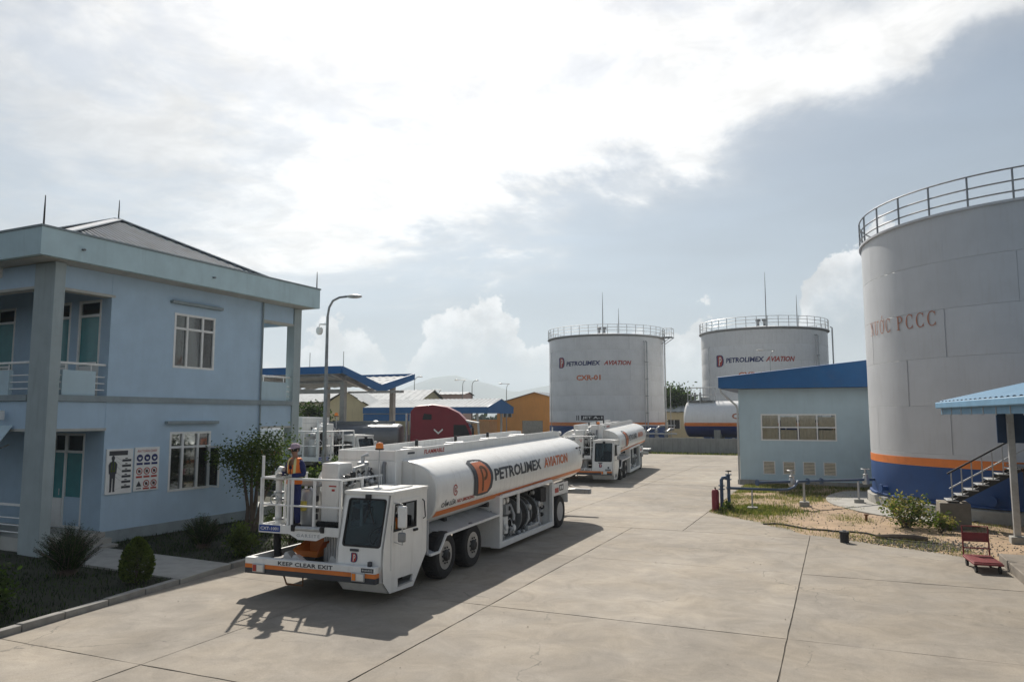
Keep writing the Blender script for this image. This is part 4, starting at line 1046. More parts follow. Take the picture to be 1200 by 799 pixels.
MB().bb((2.0, -.42, 2.16), (4.4, 2.6, 2.22)).build('landing', 'grey_metal', stt)
for x, y in ((2.2, -.3), (4.2, -.3)): MB().bb((x - .05, y - .05, -.1), (x + .05, y + .05, 2.155)).build('leg', 'dark_frame', stt)

# loading shelter and dock at the right edge
tag(MB().bb((3.86, 8.0, -.12), (14, 24.0, .24)).build('loading_dock', 'dock_concrete', bevel=.02), 'raised concrete loading dock along the right edge', kind=ST)
sh = thing('loading_shelter', 'lean-to shelter with pale blue sheet roof on a steel post at right edge', 'shelter', (0, 0, 0))
ev = lambda y: 3.12 + (27.9 - y) * .0985
rf = MB(); N_ = 132
for i in range(N_ + 1):
    y = 27.9 - 15 * i / N_; h = (0, .03, .03, 0)[i % 4]
    rf.v += [(ev(y) - .05, y, 4.37 + h), (ev(y) + 7, y, 6.05 + h)]
rf.f = [(2 * i, 2 * i + 1, 2 * i + 3, 2 * i + 2) for i in range(N_)]; rf.mi = [0] * N_
rf.build('roof_sheet', 'shelter_blue', sh, smooth=0, recalc=False)
MB().prism([(ev(27.9), 27.9), (ev(12.9), 12.9), (ev(12.9) - .14, 12.9), (ev(27.9) - .14, 27.9)], 'Z', 4.16, 4.36).build('gutter', 'shelter_blue', sh, bevel=.03)
MB().prism([(ev(27.9) + .06, 27.85), (ev(12.9) + .06, 12.9), (ev(12.9) + .02, 12.9), (ev(27.9) + .02, 27.85)], 'Z', 3.97, 4.20).build('eave_board', 'shelter_blue', sh, smooth=0)
h0 = MB().bar((0, 0, .2), (0, 0, 0), .03, .02).bar((0, 0, 0), (-.07, 0, 0), .03, .02).build('gutter_hook', 'pale_metal', sh)
for k in range(11):
    y = 27.6 - k * 1.1; o = h0 if k == 0 else share(h0, sh, (0, 0, 0)); o.location = (ev(y) + .01, y, 3.95)
MB().prism([(4.62, 3.08), (9.0, 3.08), (9.0, 5.6), (4.62, 4.6)], 'Y', 27.66, 27.74).build('end_panel', 'deep_blue', sh, smooth=0)
for x in (4.95, 9.0):
    for y in (27.5, 20.5): 
        if (x, y) == (4.95, 20.5): continue
        MB().bb((x - .09, y - .09, .25), (x + .09, y + .09, 4.35 if x < 6 else 5.4)).build('post', 'pale_metal', sh, bevel=.008)
        MB().bb((x - .2, y - .2, -.1), (x + .2, y + .2, .249)).build('post_base', 'concrete_pale', sh, bevel=.02)
MB().bb((4.9, 12.9, 4.3), (5.0, 27.6, 4.5)).build('beam', 'pale_metal', sh, smooth=0)
MB().bb((9.2, 12.9, -.1), (9.4, 27.6, 5.6)).build('rear_wall', 'wall_blue', sh, smooth=0)

# red platform trolley
tr = thing('platform_trolley', 'red steel platform trolley parked beside the loading dock', 'trolley', (3.30, 22.75, .0), R(4))
MB().bb((-.33, -.62, .20), (.33, .60, .25)).build('deck', 'trolley_red', tr, bevel=.01)
pk = MB().bb((-.31, -.055, .251), (.31, .055, .275)).build('plank', 'trolley_red', tr, bevel=.008)
pk.location = (0, -.5, 0)
for k in range(1, 9): share(pk, tr, (0, -.5 + k * .128, 0))
hd = MB().tube([(-.3, .6, .25), (-.3, .66, 1.0), (.3, .66, 1.0), (.3, .6, .25)], .022, 8).build('handle', 'trolley_red', tr)
MB().tube([(-.3, .645, .82), (.3, .645, .82)], .018, 6).tube([(-.3, .63, .62), (.3, .63, .62)], .018, 6).tube([(-.3, .615, .44), (.3, .615, .44)], .018, 6).build('cross_bar', 'trolley_red', hd)
MB().bb((-.3, .635, .6), (.3, .65, .84)).build('back_plate', 'trolley_red', hd)
for x in (-.26, .26):
    for y in (-.48, .46):
        w_ = MB().tube([(x - .025, y, .09), (x + .025, y, .09)], .09, 16).build('wheel', 'black_rubber', tr)
        MB().bar((x, y, .1), (x, y, .2), .05, .07).build('fork', 'dark_frame', w_)

# ------------------------------------------------------------------ pump house
PC = (-5.25, 45.46)
ph = thing('pump_house', 'pale blue pump house with blue fascia, long window and four louvred vents', 'pump house', (*PC, 0))
wv = MB(); VN = [(1.27 + k * 1.07, 1.27 + k * 1.07 + .66, .62, 1.36) for k in range(4)]
wallgrid(wv, 0, 12, -.15, 5.5, [(1.22, 5.24, 2.53, 4.05)] + VN, lambda u, t, z: (u, t, z), 0, .22)
wv.build('front_wall', 'wall_blue_pale', ph, smooth=0)
sw = MB(); wallgrid(sw, .223, 9, -.15, 5.5, [(3, 6, 2.5, 4)], lambda u, t, z: (t, u, z), 0, .22); sw.build('side_wall', 'wall_blue_pale', ph, smooth=0)
rwl = MB(); wallgrid(rwl, .23, 12, -.15, 5.5, [(.9, 3.2, 2.3, 4.2), (3.9, 6.2, 2.3, 4.2), (7, 9.4, 0, 4.2)], lambda u, t, z: (u, t, z), 8.98, 9.2); rwl.build('rear_wall', 'wall_blue_pale', ph, smooth=0)
MB().bb((12, 0.23, -.15), (12.2, 9.2, 5.5)).build('side_wall', 'wall_blue_pale', ph, smooth=0)
for a, b_ in ((.9, 3.2), (3.9, 6.2)):
    q = MB()
    for u in (a, (a + b_) / 2 - .03, b_ - .06): q.bb((u, 9.0, 2.3), (u + .06, 9.06, 4.2))
    q.bb((a, 9.0, 3.2), (b_, 9.055, 3.26)); q.build('rear_window', 'white_frame', ph, smooth=0)
MB().bb((.23, .23, -.1), (11.9, 8.9, .0)).build('floor', 'concrete_pale', ph, smooth=0)
pane_window(ph, 1.22, 5.24, 2.53, 4.05, lambda u, t, z: (u, -t, z), [1.22 + 1.005 * k for k in (1, 2, 3)], [3.29], 'window', 'clear_glass')
for k, (a, b_, c, d) in enumerate(VN):
    vf = MB().bb((a, -.01, c), (a + .05, .15, d)).bb((b_ - .05, -.01, c), (b_, .15, d)).bb((a + .052, -.008, c), (b_ - .052, .15, c + .04)).bb((a + .052, -.008, d - .04), (b_ - .052, .15, d)).build('louvre_vent', 'white_frame', ph, smooth=0)
    for s in range(8):
        z = c + .09 + s * .08
        MB().box(((a + b_) / 2, .04, z), (b_ - a - .105, .075, .016), rx=R(38)).build('louvre_slat', 'slat_and_lit_room', vf, smooth=0)
    MB().bb((a + .05, .14, c + .04), (b_ - .05, .145, d - .04)).build('backing', 'dark_frame', vf, smooth=0)
q = MB()  # pale panels added behind the panes, standing in for a lit interior
for k in range(4):
    for s2 in range(2):
        a_ = 1.29 + 1.005 * k; b_ = a_ + .86; z_ = 2.6 + .74 * s2; n = 10
        for i in range(n):
            y_ = .09 + .012 * (i % 2); y2 = .09 + .012 * ((i + 1) % 2)
            q.poly([(a_ + (b_ - a_) * i / n, y_, z_), (a_ + (b_ - a_) * (i + 1) / n, y2, z_), (a_ + (b_ - a_) * (i + 1) / n, y2, z_ + .64 - .1 * (k % 2)), (a_ + (b_ - a_) * i / n, y_, z_ + .64 - .1 * (k % 2))])
q.build('lit_room_panel', 'slat_and_lit_room', ph, smooth=0, recalc=False)['kind'] = 'stuff'
# equipment seen dimly through the window
MB().bb((1.6, 3.0, 0), (2.7, 4.0, 2.9)).bb((3.4, 3.4, 0), (4.6, 4.2, 3.4)).bb((3.2, 2.6, 2.6), (5.0, 2.7, 3.3)).build('switch_cabinet', 'pale_metal', ph, bevel=.02)
MB().tube([(2.0, 5, .6), (2.0, 5, 3.6), (5.5, 5, 3.6)], .1, 8).build('inner_pipe', 'pipe_blue', ph)
# gable-end fascia, roof
MB().prism([(-1.04, 5.56), (0.1, 5.52), (14.5, 5.50), (14.5, 6.5), (8.9, 7.14), (-1.04, 6.17)], 'Y', -.62, -.55).build('fascia', 'roof_blue', ph, smooth=0)
MB().prism([(-.62, -1.04), (9.8, -1.04), (9.8, -.98), (-.545, -.98)], 'Z', 5.57, 6.16) if 0 else None
MB().bb((-1.04, -.545, 5.58), (-.98, 9.8, 6.15)).build('eave_fascia', 'roof_blue', ph, smooth=0)
MB().bb((-.98, -.545, 5.515), (12.4, 9.7, 5.56)).build('soffit', 'deep_blue', ph, smooth=0)
q = MB(); n = 96
for i in range(n + 1):
    y = -.66 + 10.5 * i / n; h = (0, .03, .03, 0)[i % 4]
    q.v += [(-1.1, y, 6.175 + h), (8.9, y, 7.155 + h), (15, y, 6.46 + h)]
for i in range(n): q.f += [(3 * i, 3 * i + 1, 3 * i + 4, 3 * i + 3), (3 * i + 1, 3 * i + 2, 3 * i + 5, 3 * i + 4)]; q.mi += [0, 0]
q.build('roof_sheet', 'roof_blue', ph, smooth=0)
MB().tube([(-.95, -.5, 5.56), (-.9, -.45, 5.3), (-.12, -.1, 4.55), (-.06, -.08, 4.35), (-.06, -.08, .0)], .055, 10).build('rain_pipe', 'pale_metal', ph)
MB().bb((-.15, -.12, 0), (12, -.003, .28)).build('plinth', 'concrete_wall', ph, bevel=.01)

# fire-water pipework
pw = thing('fire_water_pipe', 'blue-grey fire-water pipe on low stands with two gate valves', 'pipe', (0, 0, 0))
pa, pb = Vector((-3.15, 33.05, 1.15)), Vector((2.15, 38.0, 1.10)); dr = (pb - pa).normalized()
MB().tube([pa, pb], .06, 12).build('main_pipe', 'pipe_blue', pw)
for t in (0, .36, .46, .90, .99):
    p = pa + (pb - pa) * t; MB().tube([p - dr * .02, p + dr * .02], .135, 14).build('flange', 'pipe_blue', pw)
for t in (.245, .80):
    p = pa + (pb - pa) * t
    v = MB().lathe([(.12, -.2), (.15, -.1), (.13, .05), (.09, .16), (.11, .2), (.11, .24), (.05, .26), (.05, .45)], 14, p).build('gate_valve', 'pale_metal', pw)
    MB().lathe([(.17, 0), (.2, .015), (.17, .03)], 18, p + Vector((0, 0, .46)), capb=False, capt=False).bar(p + Vector((-.18, 0, .475)), p + Vector((.18, 0, .475)), .025, .02).bar(p + Vector((0, -.18, .475)), p + Vector((0, .18, .475)), .025, .02).build('hand_wheel', 'grey_metal', v)
for t in (.33, .74):
    p = pa + (pb - pa) * t
    MB().tube([(p.x, p.y, .1), (p.x, p.y, 1.08)], .05, 8).build('support', 'pale_metal', pw)
    MB().bb((p.x - .2, p.y - .2, -.05), (p.x + .2, p.y + .2, .28)).build('support_block', 'concrete_pale', pw, bevel=.02)
pts = [Vector((-4.3, 32.3, .95)), Vector((-2.4, 33.3, .86)), Vector((-2.0, 33.5, .86)), Vector((-1.75, 33.75, .95)), Vector((-1.62, 34.4, 1.15))]
MB().tube(pts, .055, 10).build('branch_pipe', 'pipe_blue', pw)
MB().tube([(-3.35, 32.8, .0), (-3.35, 32.8, .88)], .035, 8).build('support', 'pale_metal', pw); MB().bb((-3.55, 32.6, -.05), (-3.15, 33.0, .17)).build('support_block', 'concrete_pale', pw, bevel=.02)
hy = thing('fire_hydrant', 'dark blue double standpipe hydrant at the corner of the soil', 'hydrant', (-4.5, 32.25, 0))
MB().tube([(0, 0, 0), (0, 0, 1.28), (.05, 0, 1.36), (.25, .05, 1.4)], .075, 10).build('standpipe', 'pipe_blue', hy)
MB().tube([(.27, .12, 0), (.27, .12, 1.5)], .07, 10).build('standpipe', 'pipe_blue', hy)
for x, y, z in ((0, 0, .9), (0, 0, 1.05), (.27, .12, 1.3), (.27, .12, 1.5), (0, 0, .05)): MB().tube([(x, y, z - .02), (x, y, z + .02)], .13, 12).build('flange', 'pipe_blue', hy)
MB().lathe([(.12, 0), (.14, .02), (.12, .04)], 14, (.27, .12, 1.62), capb=False, capt=False).tube([(.27, .12, 1.5), (.27, .12, 1.64)], .02, 6).build('hand_wheel', 'dark_frame', hy)
ex = thing('fire_post', 'short red cylinder standing beside the blue hydrant', 'red post', (-4.72, 31.95, 0))
MB().lathe([(.15, 0), (.15, .82), (.11, .9), (0, .93)], 16).build('body', 'red_paint', ex); MB().tube([(0, 0, .9), (0, 0, 1.0)], .03, 8).build('cap', 'dark_frame', ex)
bp = thing('pipe_stub', 'short black capped pipe stub standing at the soil edge', 'pipe stub', (.08, 25.85, 0))
MB().lathe([(.13, -.05), (.13, .26), (.15, .27), (.15, .34), (0, .35)], 16).build('stub', 'dark_frame', bp); MB().lathe([(.05, .34), (.05, .38), (0, .385)], 10).build('plug', 'grey_metal', bp)
tag(MB().tube([(1.0, 26.75, .10), (1.5, 26.65, .13), (2.1, 26.75, .14), (2.45, 26.7, .12)], [.07, .11, .10, .08], 8).build('log', 'bark'), 'short weathered log lying on the soil edge', 'log')
tag(MB().tube([(.9 + .36 * k, 34.3 + .1 * math.sin(k), .2) for k in range(1)] + [(.85, 31.6, .08), (.85, 31.6, .34)], .05, 8).build('marker_stake', 'rusty_brown') if 0 else MB().tube([(.85, 30.6, .0), (.86, 30.6, .32)], .05, 8).lathe([(.08, 0), (.08, .05), (0, .06)], 8, (.86, 30.6, .3)).build('marker_stake', 'rusty_brown'), 'small brown marker stake in front of the tank apron', 'stake')
hs = MB(); pts = []
for k in range(40): pts.append((-2.6 + k * .135, 28.9 - k * .075 + .22 * math.sin(k * .35), soil_z(-2.6 + k * .135, 28.9 - k * .075 + .22 * math.sin(k * .35)) + .03))
tag(hs.tube(pts, .028, 6).build('rubber_hose', 'black_rubber'), 'thin black hose lying across the bare soil', 'hose')

# ------------------------------------------------------------------ dike, horizontal tank, far walls and sheds
dk = thing('dike_wall', 'long low grey concrete dike wall in front of the tanks', 'wall', (0, 81.6, 0))
k0 = MB().bb((0, 0, -.15), (3.9, .25, 1.6)).build('wall_panel', 'concrete_wall', dk, smooth=0)
for k in range(18): o = k0 if k == 0 else share(k0, dk, (0, 0, 0)); o.location = (-62 + k * 4, 0, random.uniform(-.02, .02))
p0 = MB().bb((-.12, -.05, -.15), (.12, .3, 1.66)).build('wall_post', 'concrete_wall', dk, smooth=0)
for k in range(19): o = p0 if k == 0 else share(p0, dk, (0, 0, 0)); o.location = (-62.05 + k * 4, 0, 0)
ht = thing('horizontal_tank', 'long horizontal fuel tank with orange and blue bands half hidden by pump house', 'fuel tank', (-15.6, 86.6, 3.62))
RH, LH = 2.02, 13.0
prof = [(0.0, -.42), (.8, -.36), (1.5, -.2), (1.86, -.05), (RH, .12), (RH, LH - .1), (1.5, LH + .2), (0, LH + .4)]
n = 64; q = MB(); q.lathe(prof, n, axis='X')
# bands by height: white above, orange, then blue
for fi, f in enumerate(q.f):
    z = sum(q.v[i][2] for i in f) / len(f); q.mi[fi] = 2 if z < -.78 else 1 if z < -.42 else 0
q.build('shell', ['tank_paint', 'orange_paint', 'navy_paint'], ht, smooth=40)
for k in range(1, 6): MB().lathe([(RH + .001, -.03), (RH + .012, -.02), (RH + .012, .02), (RH + .001, .03)], 48, (k * 2.2, 0, 0), 'X', a0=0, a1=2 * math.pi, capb=False, capt=False).build('weld_band', 'tank_paint', ht) if 0 else None
for x in (3.1, 9.5): MB().bb((x, -1.7, -3.7), (x + .7, 1.7, -1.2)).build('saddle', 'concrete_wall', ht, bevel=.03)
MB().lathe([(.55, 0), (.55, .5), (.62, .5), (.62, .58), (0, .62)], 20, (2.0, 0, 1.9)).build('manhole', 'pale_metal', ht)
q = MB()
for x in (.2, 1.6, 3.0):
    for y in (-1.0, 1.0): q.tube([(x, y, 1.7), (x, y, 3.55)], .04, 6)
for z in (2.75, 3.55):
    for y in (-1, 1): q.tube([(.2, y, z), (3.0, y, z)], .035, 6)
    for x in (.2, 3.0): q.tube([(x, -1, z), (x, 1, z)], .035, 6)
q.build('platform_rail', 'pale_metal', ht)
q = MB().bb((.1, -1.05, 2.05), (3.1, 1.05, 2.12)); q.build('platform', 'grey_metal', ht)
for x in (.9, 1.5): MB().tube([(x, -.4, 2.12), (x, -.4, 3.0)], .12, 10).build('vent', 'grey_metal', ht)
mb = MB(); text(mb, 'CXR', lambda u, v: (5.1 + u, -math.sqrt((RH + .012) ** 2 - (.12 + v - .1) ** 2), .12 + v - .1), 2.2, .62, bold=.035, slices=4)
mb.build('lettering', 'rust_print', ht, smooth=0, recalc=False)
mn = thing('pipe_manifold', 'grey pipe manifold with valves between the dike wall and the fuel tank', 'pipework', (-19.5, 83.5, 0))
for k in range(5):
    x = -2.4 + k * 1.1
    MB().tube([(x, 0, -.1), (x, 0, 2.2 + .35 * (k % 2)), (x + .4, .4, 2.5 + .35 * (k % 2)), (x + .4, 2, 2.5 + .35 * (k % 2))], .12, 8).build('pipe', 'pale_metal', mn)
    MB().lathe([(.22, 0), (.25, .2), (.1, .4), (.1, .65), (.3, .66), (.3, .72), (0, .73)], 12, (x, 0, 1.6)).build('valve', 'grey_metal', mn)
MB().tube([(-3.2, -.1, 2.0), (3.2, -.1, 2.0)], .1, 8).tube([(-3.2, .2, 2.9), (3.0, .2, 2.9)], .06, 8).build('header_pipe', 'pale_metal', mn)
lp = thing('pipe_bundle', 'pale pipes lying along the yard edge below the dike wall', 'pipes', (-21.5, 79.6, .0))
for k in range(3): MB().tube([(-3, k * .35, .35), (3, k * .35, .35)], .16, 10).build('pipe', 'pale_metal', lp)
for x in (-2, 2): MB().bb((x - .1, -.3, -.12), (x + .1, 1, .19)).build('sleeper', 'concrete_wall', lp)
pwl = thing('perimeter_wall', 'low orange-ochre perimeter wall behind the tanks', 'wall', (0, 128, 0))
k0 = MB().bb((0, 0, -.15), (5.7, .3, 3.1)).build('wall_panel', 'ochre_wall', pwl, smooth=0); c0 = MB().bb((-.05, -.08, 3.1), (5.85, .38, 3.3)).build('coping', 'orange_wall', pwl, smooth=0); p0 = MB().bb((-.28, -.1, -.15), (.0, .4, 3.09)).build('pier', 'ochre_wall', pwl, smooth=0)
for k in range(24):
    for q in (k0, c0, p0):
        o = q if k == 0 else share(q, pwl, (0, 0, 0)); o.location = (-96 + k * 6, 0, 0)

def shed(name, label, cat, loc, rz, L_, D_, eave, ridge, wallm, roofm, gable_along='Y', openings=()):
    """box building: x along L_, y depth D_; ridge along x unless gable faces front"""
    t = thing(name, label, cat, loc, rz)
    w_ = MB(); wallgrid(w_, 0, L_, -.15, eave, list(openings), lambda u, t_, z: (u, t_, z), 0, .25); 
    if gable_along == 'Y': w_.prism([(0, eave), (L_, eave), (L_ / 2, ridge)], 'Y', 0, .25)
    w_.build('front_wall', wallm, t, smooth=0)
    w_ = MB().bb((0, .26, -.15), (.25, D_, eave)).bb((L_ - .25, .26, -.15), (L_, D_, eave)).bb((.26, D_ - .25, -.15), (L_ - .26, D_, eave))
    if gable_along == 'X':
        for x in (0, L_ - .25): w_.prism([(0, eave), (D_, eave), (D_ / 2, ridge)], 'X', x, x + .25)
    w_.build('side_wall', wallm, t, smooth=0)
    q = MB(); n = int((L_ if gable_along == 'X' else D_) * 4)
    for i in range(n + 1):
        h = (0, .06, .06, 0)[i % 4]
        if gable_along == 'X':
            x = -.4 + (L_ + .8) * i / n; q.v += [(x, -.5, eave + .02 + h), (x, D_ / 2, ridge + .05 + h), (x, D_ + .5, eave + .02 + h)]
        else:
            y = -.4 + (D_ + .8) * i / n; q.v += [(-.5, y, eave + .02 + h), (L_ / 2, y, ridge + .05 + h), (L_ + .5, y, eave + .02 + h)]
    for i in range(n): q.f += [(3 * i, 3 * i + 1, 3 * i + 4, 3 * i + 3), (3 * i + 1, 3 * i + 2, 3 * i + 5, 3 * i + 4)]; q.mi += [0, 0]
    q.build('roof_sheet', roofm, t, smooth=0)
    for (a, b_, c, d) in openings:
        f = MB().bb((a, .08, c), (b_, .12, d)).build('window' if c > .5 else 'door', 'dark_frame' if c > .5 else 'grey_metal', t, smooth=0)
        if c > .5:
            for u in (a, (a + b_) / 2, b_ - .08): MB().bb((u, .02, c), (u + .08, .079, d)).build('mullion', 'white_frame', f, smooth=0)
    return t
shed('warehouse', 'orange warehouse with low gable beside the left fuel tank', 'warehouse', (-55.5, 121, 0), R(-4), 15, 30, 6.1, 8.1, 'orange_wall', 'roof_metal', 'Y', [(5, 9, -.14, 3.2), (1.2, 3, 3.8, 4.8)])
shed('yellow_building', 'long pale yellow building with a white sheet roof behind the blue canopy', 'building', (-78, 82, 0), R(10), 27, 11, 5.9, 7.6, 'yellow_wall', 'roof_pale', 'X', [(4 + 3.4 * k, 5.6 + 3.4 * k, 1.4, 3.4) for k in range(6)])
shed('yellow_shed', 'small yellow gabled shed at the right end of the long yellow building', 'building', (-57.2, 74.0, 0), R(20), 5.4, 10, 5.2, 7.0, 'yellow_wall', 'roof_pale', 'Y', [(1, 2.2, 1.2, 2.8)])
shed('pink_building', 'pinkish flat block far behind the low blue canopy', 'building', (-78, 130, 0), R(15), 10, 10, 8.3, 8.9, 'pink_wall', 'roof_pale', 'X', [(1 + 2.2 * k, 2.2 + 2.2 * k, 5, 6.6) for k in range(4)])
shed('small_shed', 'small pale shed with white roof behind the horizontal tank', 'building', (-26.5, 118, 0), 0, 9, 6, 4.6, 5.6, 'yellow_wall', 'roof_pale', 'X', [(2, 4, 2, 3.4)])

# canopies
def butterfly():
    t = thing('filling_canopy', 'tall blue butterfly-roofed filling canopy on concrete columns', 'canopy', (-27.3, 37.1, 0), R(1))
    W_ = 13.0; D_ = 8.7; top = 6.95
    zz = lambda y: top - .95 * (1 - abs(y - D_ / 2) / (D_ / 2))
    prof = [(0, top), (D_ / 2, top - .95), (D_, top), (D_, top - .42), (D_ / 2, top - 1.5), (0, top - .42)]
    MB().prism(prof, 'X', -.08, 0).build('fascia', 'roof_blue', t, smooth=0)
    MB().bb((-W_, -.08, top - .45), (-.083, 0, top)).build('fascia', 'roof_blue', t, smooth=0)
    MB().bb((-W_, D_, top - .45), (-.083, D_ + .08, top)).build('fascia', 'roof_blue', t, smooth=0)
    q = MB(); n = 88
    for i in range(n + 1):
        x = -W_ + (W_ - .09) * i / n; h = (0, .03, .03, 0)[i % 4] - .16
        q.v += [(x, .005, top + h), (x, D_ / 2, top - .95 + h), (x, D_ - .005, top + h)]
    for i in range(n): q.f += [(3 * i, 3 * i + 1, 3 * i + 4, 3 * i + 3), (3 * i + 1, 3 * i + 2, 3 * i + 5, 3 * i + 4)]; q.mi += [0, 0]
    q.build('roof_sheet', 'roof_pale', t, smooth=0)
    for x in (-.9, -6.4, -12.0):
        for y in (1.4, 7.2): MB().bb((x - .16, y - .16, -.1), (x + .16, y + .16, zz(y) - .55)).build('column', 'concrete_pale', t, bevel=.02)
        MB().prism([(.1, top - .5), (D_ / 2, top - 1.42), (D_ - .1, top - .5), (D_ - .1, top - .3), (D_ / 2, top - 1.2), (.1, top - .3)], 'X', x - .08, x + .08).build('rafter', 'pale_metal', t, smooth=0)
    for y in (.6, 1.4, 2.8, 5.6, 7.2, 8.1): MB().bb((-W_ + .1, y - .06, zz(y) - .28), (-.1, y + .06, zz(y) - .15)).build('purlin', 'pale_metal', t, smooth=0)
    MB().bb((-W_, 1.3, 5.35), (-.95, 1.5, 5.6)).build('tie_beam', 'concrete_pale', t, smooth=0)
    MB().bb((.6, 2.0, 5.35), (3.0, 2.15, 5.5)).bb((-1, 2.02, 5.37), (.6, 2.13, 5.48)).build('light_bar', 'concrete_pale', t, smooth=0)
    for x in (-2.6, -.1): MB().tube([(x, .2, top), (x, .2, top + .9)], .02, 5).build('lightning_rod', 'grey_metal', t)
butterfly()
def lowcanopy():
    t = thing('parking_canopy', 'low wide canopy with white sheet roof and blue fascia behind the red tractor', 'canopy', (-34.4, 72.6, 0), R(0))
    W_, D_, ev_, rg = 16.0, 7.0, 5.0, 5.9
    MB().prism([(0, ev_ - .05), (D_ / 2, rg - .05), (D_, ev_ - .05), (D_, ev_ - .75), (0, ev_ - .75)], 'X', -.1, 0).build('fascia', 'roof_blue', t, smooth=0)
    MB().bb((-W_, -.1, ev_ - .75), (-.103, 0, ev_ - .05)).build('fascia', 'roof_blue', t, smooth=0)
    q = MB(); n = 120
    for i in range(n + 1):
        x = -W_ + (W_ + .05) * i / n; h = (0, .06, .06, 0)[i % 4]
        q.v += [(x, -.02, ev_ - .08 + h * .5), (x, D_ / 2, rg + h), (x, D_ + .15, ev_ - .04 + h)]
    for i in range(n): q.f += [(3 * i, 3 * i + 1, 3 * i + 4, 3 * i + 3), (3 * i + 1, 3 * i + 2, 3 * i + 5, 3 * i + 4)]; q.mi += [0, 0]
    q.build('roof_sheet', 'roof_pale', t, smooth=0)
    MB().bb((-W_, .02, ev_ - 1.6), (-4.5, .1, ev_ - .8)).build('hanging_panel', 'roof_blue', t, smooth=0)
    for x in (-1.2, -6.5, -12):
        for y in (.8, 6.2): MB().bar((x, y, -.1), (x + (.0 if y > 1 else -.5), y, ev_ - .4), .18, .18).build('column', 'pale_metal', t)
lowcanopy()

# street lamps
def street_lamp(name, label, loc, h, arm, ang, r=0.09, cam_=False, m='pale_metal'):
    t = thing(name, label, 'street lamp', loc, ang, 'street lamps round the depot')
    MB().tube([(0, 0, -.1), (0, 0, h * .5), (0, 0, h - .9)], [r, r * .85, r * .6], 10).build('pole', m, t)
    MB().tube([(0, 0, h - .9), (.06, 0, h - .5), (.22, 0, h - .2), (.5, 0, h - .05), (arm - .25, 0, h)], r * .5, 8).build('arm', m, t)
    MB().ball((arm, 0, h + .0), (.36, .13, .09), 0, 12, 8).build('lamp_head', 'lamp_glass' if not cam_ else 'pale_metal', t)
    MB().bb((-.16, -.16, -.13), (.16, .16, .04)).build('base_plate', 'dark_frame', t)
    if cam_:
        c = MB().tube([(0, 0, h - 1.25), (-.34, 0, h - 1.25), (-.34, 0, h - 1.35)], .035, 8).build('camera_bracket', 'white_frame', t)
        MB().lathe([(.0, 0), (.1, .02), (.15, .12), (.15, .26), (.1, .34), (0, .36)], 14, (-.34, 0, h - 1.72)).build('dome_camera', 'white_frame', c)
street_lamp('street_lamp', 'grey street lamp with curved arm and dome camera beside the blue office', (-20.45, 26.6, 0), 9.2, 1.15, R(25), .10, True, 'grey_metal')
street_lamp('street_lamp', 'lone street lamp standing between the pump house roof and the right fuel tank', (-5.9, 78.9, 0), 10.6, -.9, R(10), .08)
for i, (x, y, h, a, lb) in enumerate(((-62.3, 103.8, 10.3, 1.0, 'slim street lamp left of the group, above the low canopy'), (-55.2, 107, 9.8, -1.0, 'street lamp with arm to the left at the middle of the far pair'), (-53.7, 107.4, 9.7, .8, 'dark-headed street lamp at the right of the far pair'), (-58.8, 105.5, 8.2, -.8, 'short street lamp before the pinkish block'), (-48.6, 109.6, 9.2, -.9, 'street lamp nearest the orange warehouse gable'))):
    street_lamp('street_lamp', lb, (x, y, 0), h, a, R(20), .09, False, 'dark_frame' if i == 2 else 'grey_metal')

# ------------------------------------------------------------------ vegetation
def leafy(name, label, cat, loc, rx, ry, h, z0, n, size, mats, stems=5, clumps=14, group=None, droop=0.0, core=False, trunk=None):
    t = thing(name, label, cat, loc, random.uniform(0, 6), group)
    cl = []
    for k in range(clumps):
        a = random.uniform(0, 2 * math.pi); q = math.sqrt(random.random()); z = z0 + (h - z0) * random.random() ** .8
        f = math.sin(math.pi * min(1, max(.08, (z - z0) / (h - z0) * .85 + .12))) ** .6
        cl.append((math.cos(a) * rx * q * f * .8, math.sin(a) * ry * q * f * .8, z, random.uniform(.22, .42), random.random()))
    mb = MB()
    for k in range(n):
        c = random.choice(cl)
        s = c[3] * min(rx, ry, (h - z0)) * 1.5
        p = Vector((random.gauss(0, .42), random.gauss(0, .42), random.gauss(0, .38))) * s + Vector(c[:3])
        if p.z < z0 * .6: continue
        d = Vector((random.gauss(0, 1), random.gauss(0, 1), random.gauss(.2 - droop, .7))).normalized(); u = d.orthogonal().normalized()
        u = Matrix.Rotation(random.uniform(0, 6.28), 3, d) @ u
        L_ = size * random.uniform(.6, 1.3); w_ = L_ * .26
        m_ = min(len(mats) - 1, int((c[4] * .7 + random.random() * .45) * len(mats)))
        nn = d.cross(u)
        mb.add([p, p + d * L_ * .5 + u * w_ + nn * .04 * L_, p + d * L_, p + d * L_ * .5 - u * w_ + nn * .04 * L_], [(0, 1, 2, 3)], m_)
    mb.build('crown' if trunk else 'foliage', mats, t, smooth=0, recalc=False)
    sb = MB()
    for c in cl[:stems] if not trunk else cl[:max(stems, 6)]:
        b0 = Vector((random.uniform(-.1, .1) * rx, random.uniform(-.1, .1) * ry, 0)) if not trunk else Vector((0, 0, trunk * .75))
        e = Vector(c[:3]); mid = b0.lerp(e, .5) + Vector((random.uniform(-.06, .06), random.uniform(-.06, .06), .06)) * h * .5
        r0 = (.012 + .01 * h) if not trunk else .028 * trunk
        sb.tube([b0, mid, e], [r0, r0 * .65, r0 * .25], 6)
    if trunk: sb.tube([(0, 0, -.1), (.03 * trunk, .02 * trunk, trunk * .4), (0, 0, trunk * .85)], [.05 * trunk, .036 * trunk, .026 * trunk], 8)
    sb.build('trunk' if trunk else 'stem', 'bark', t)
    return t
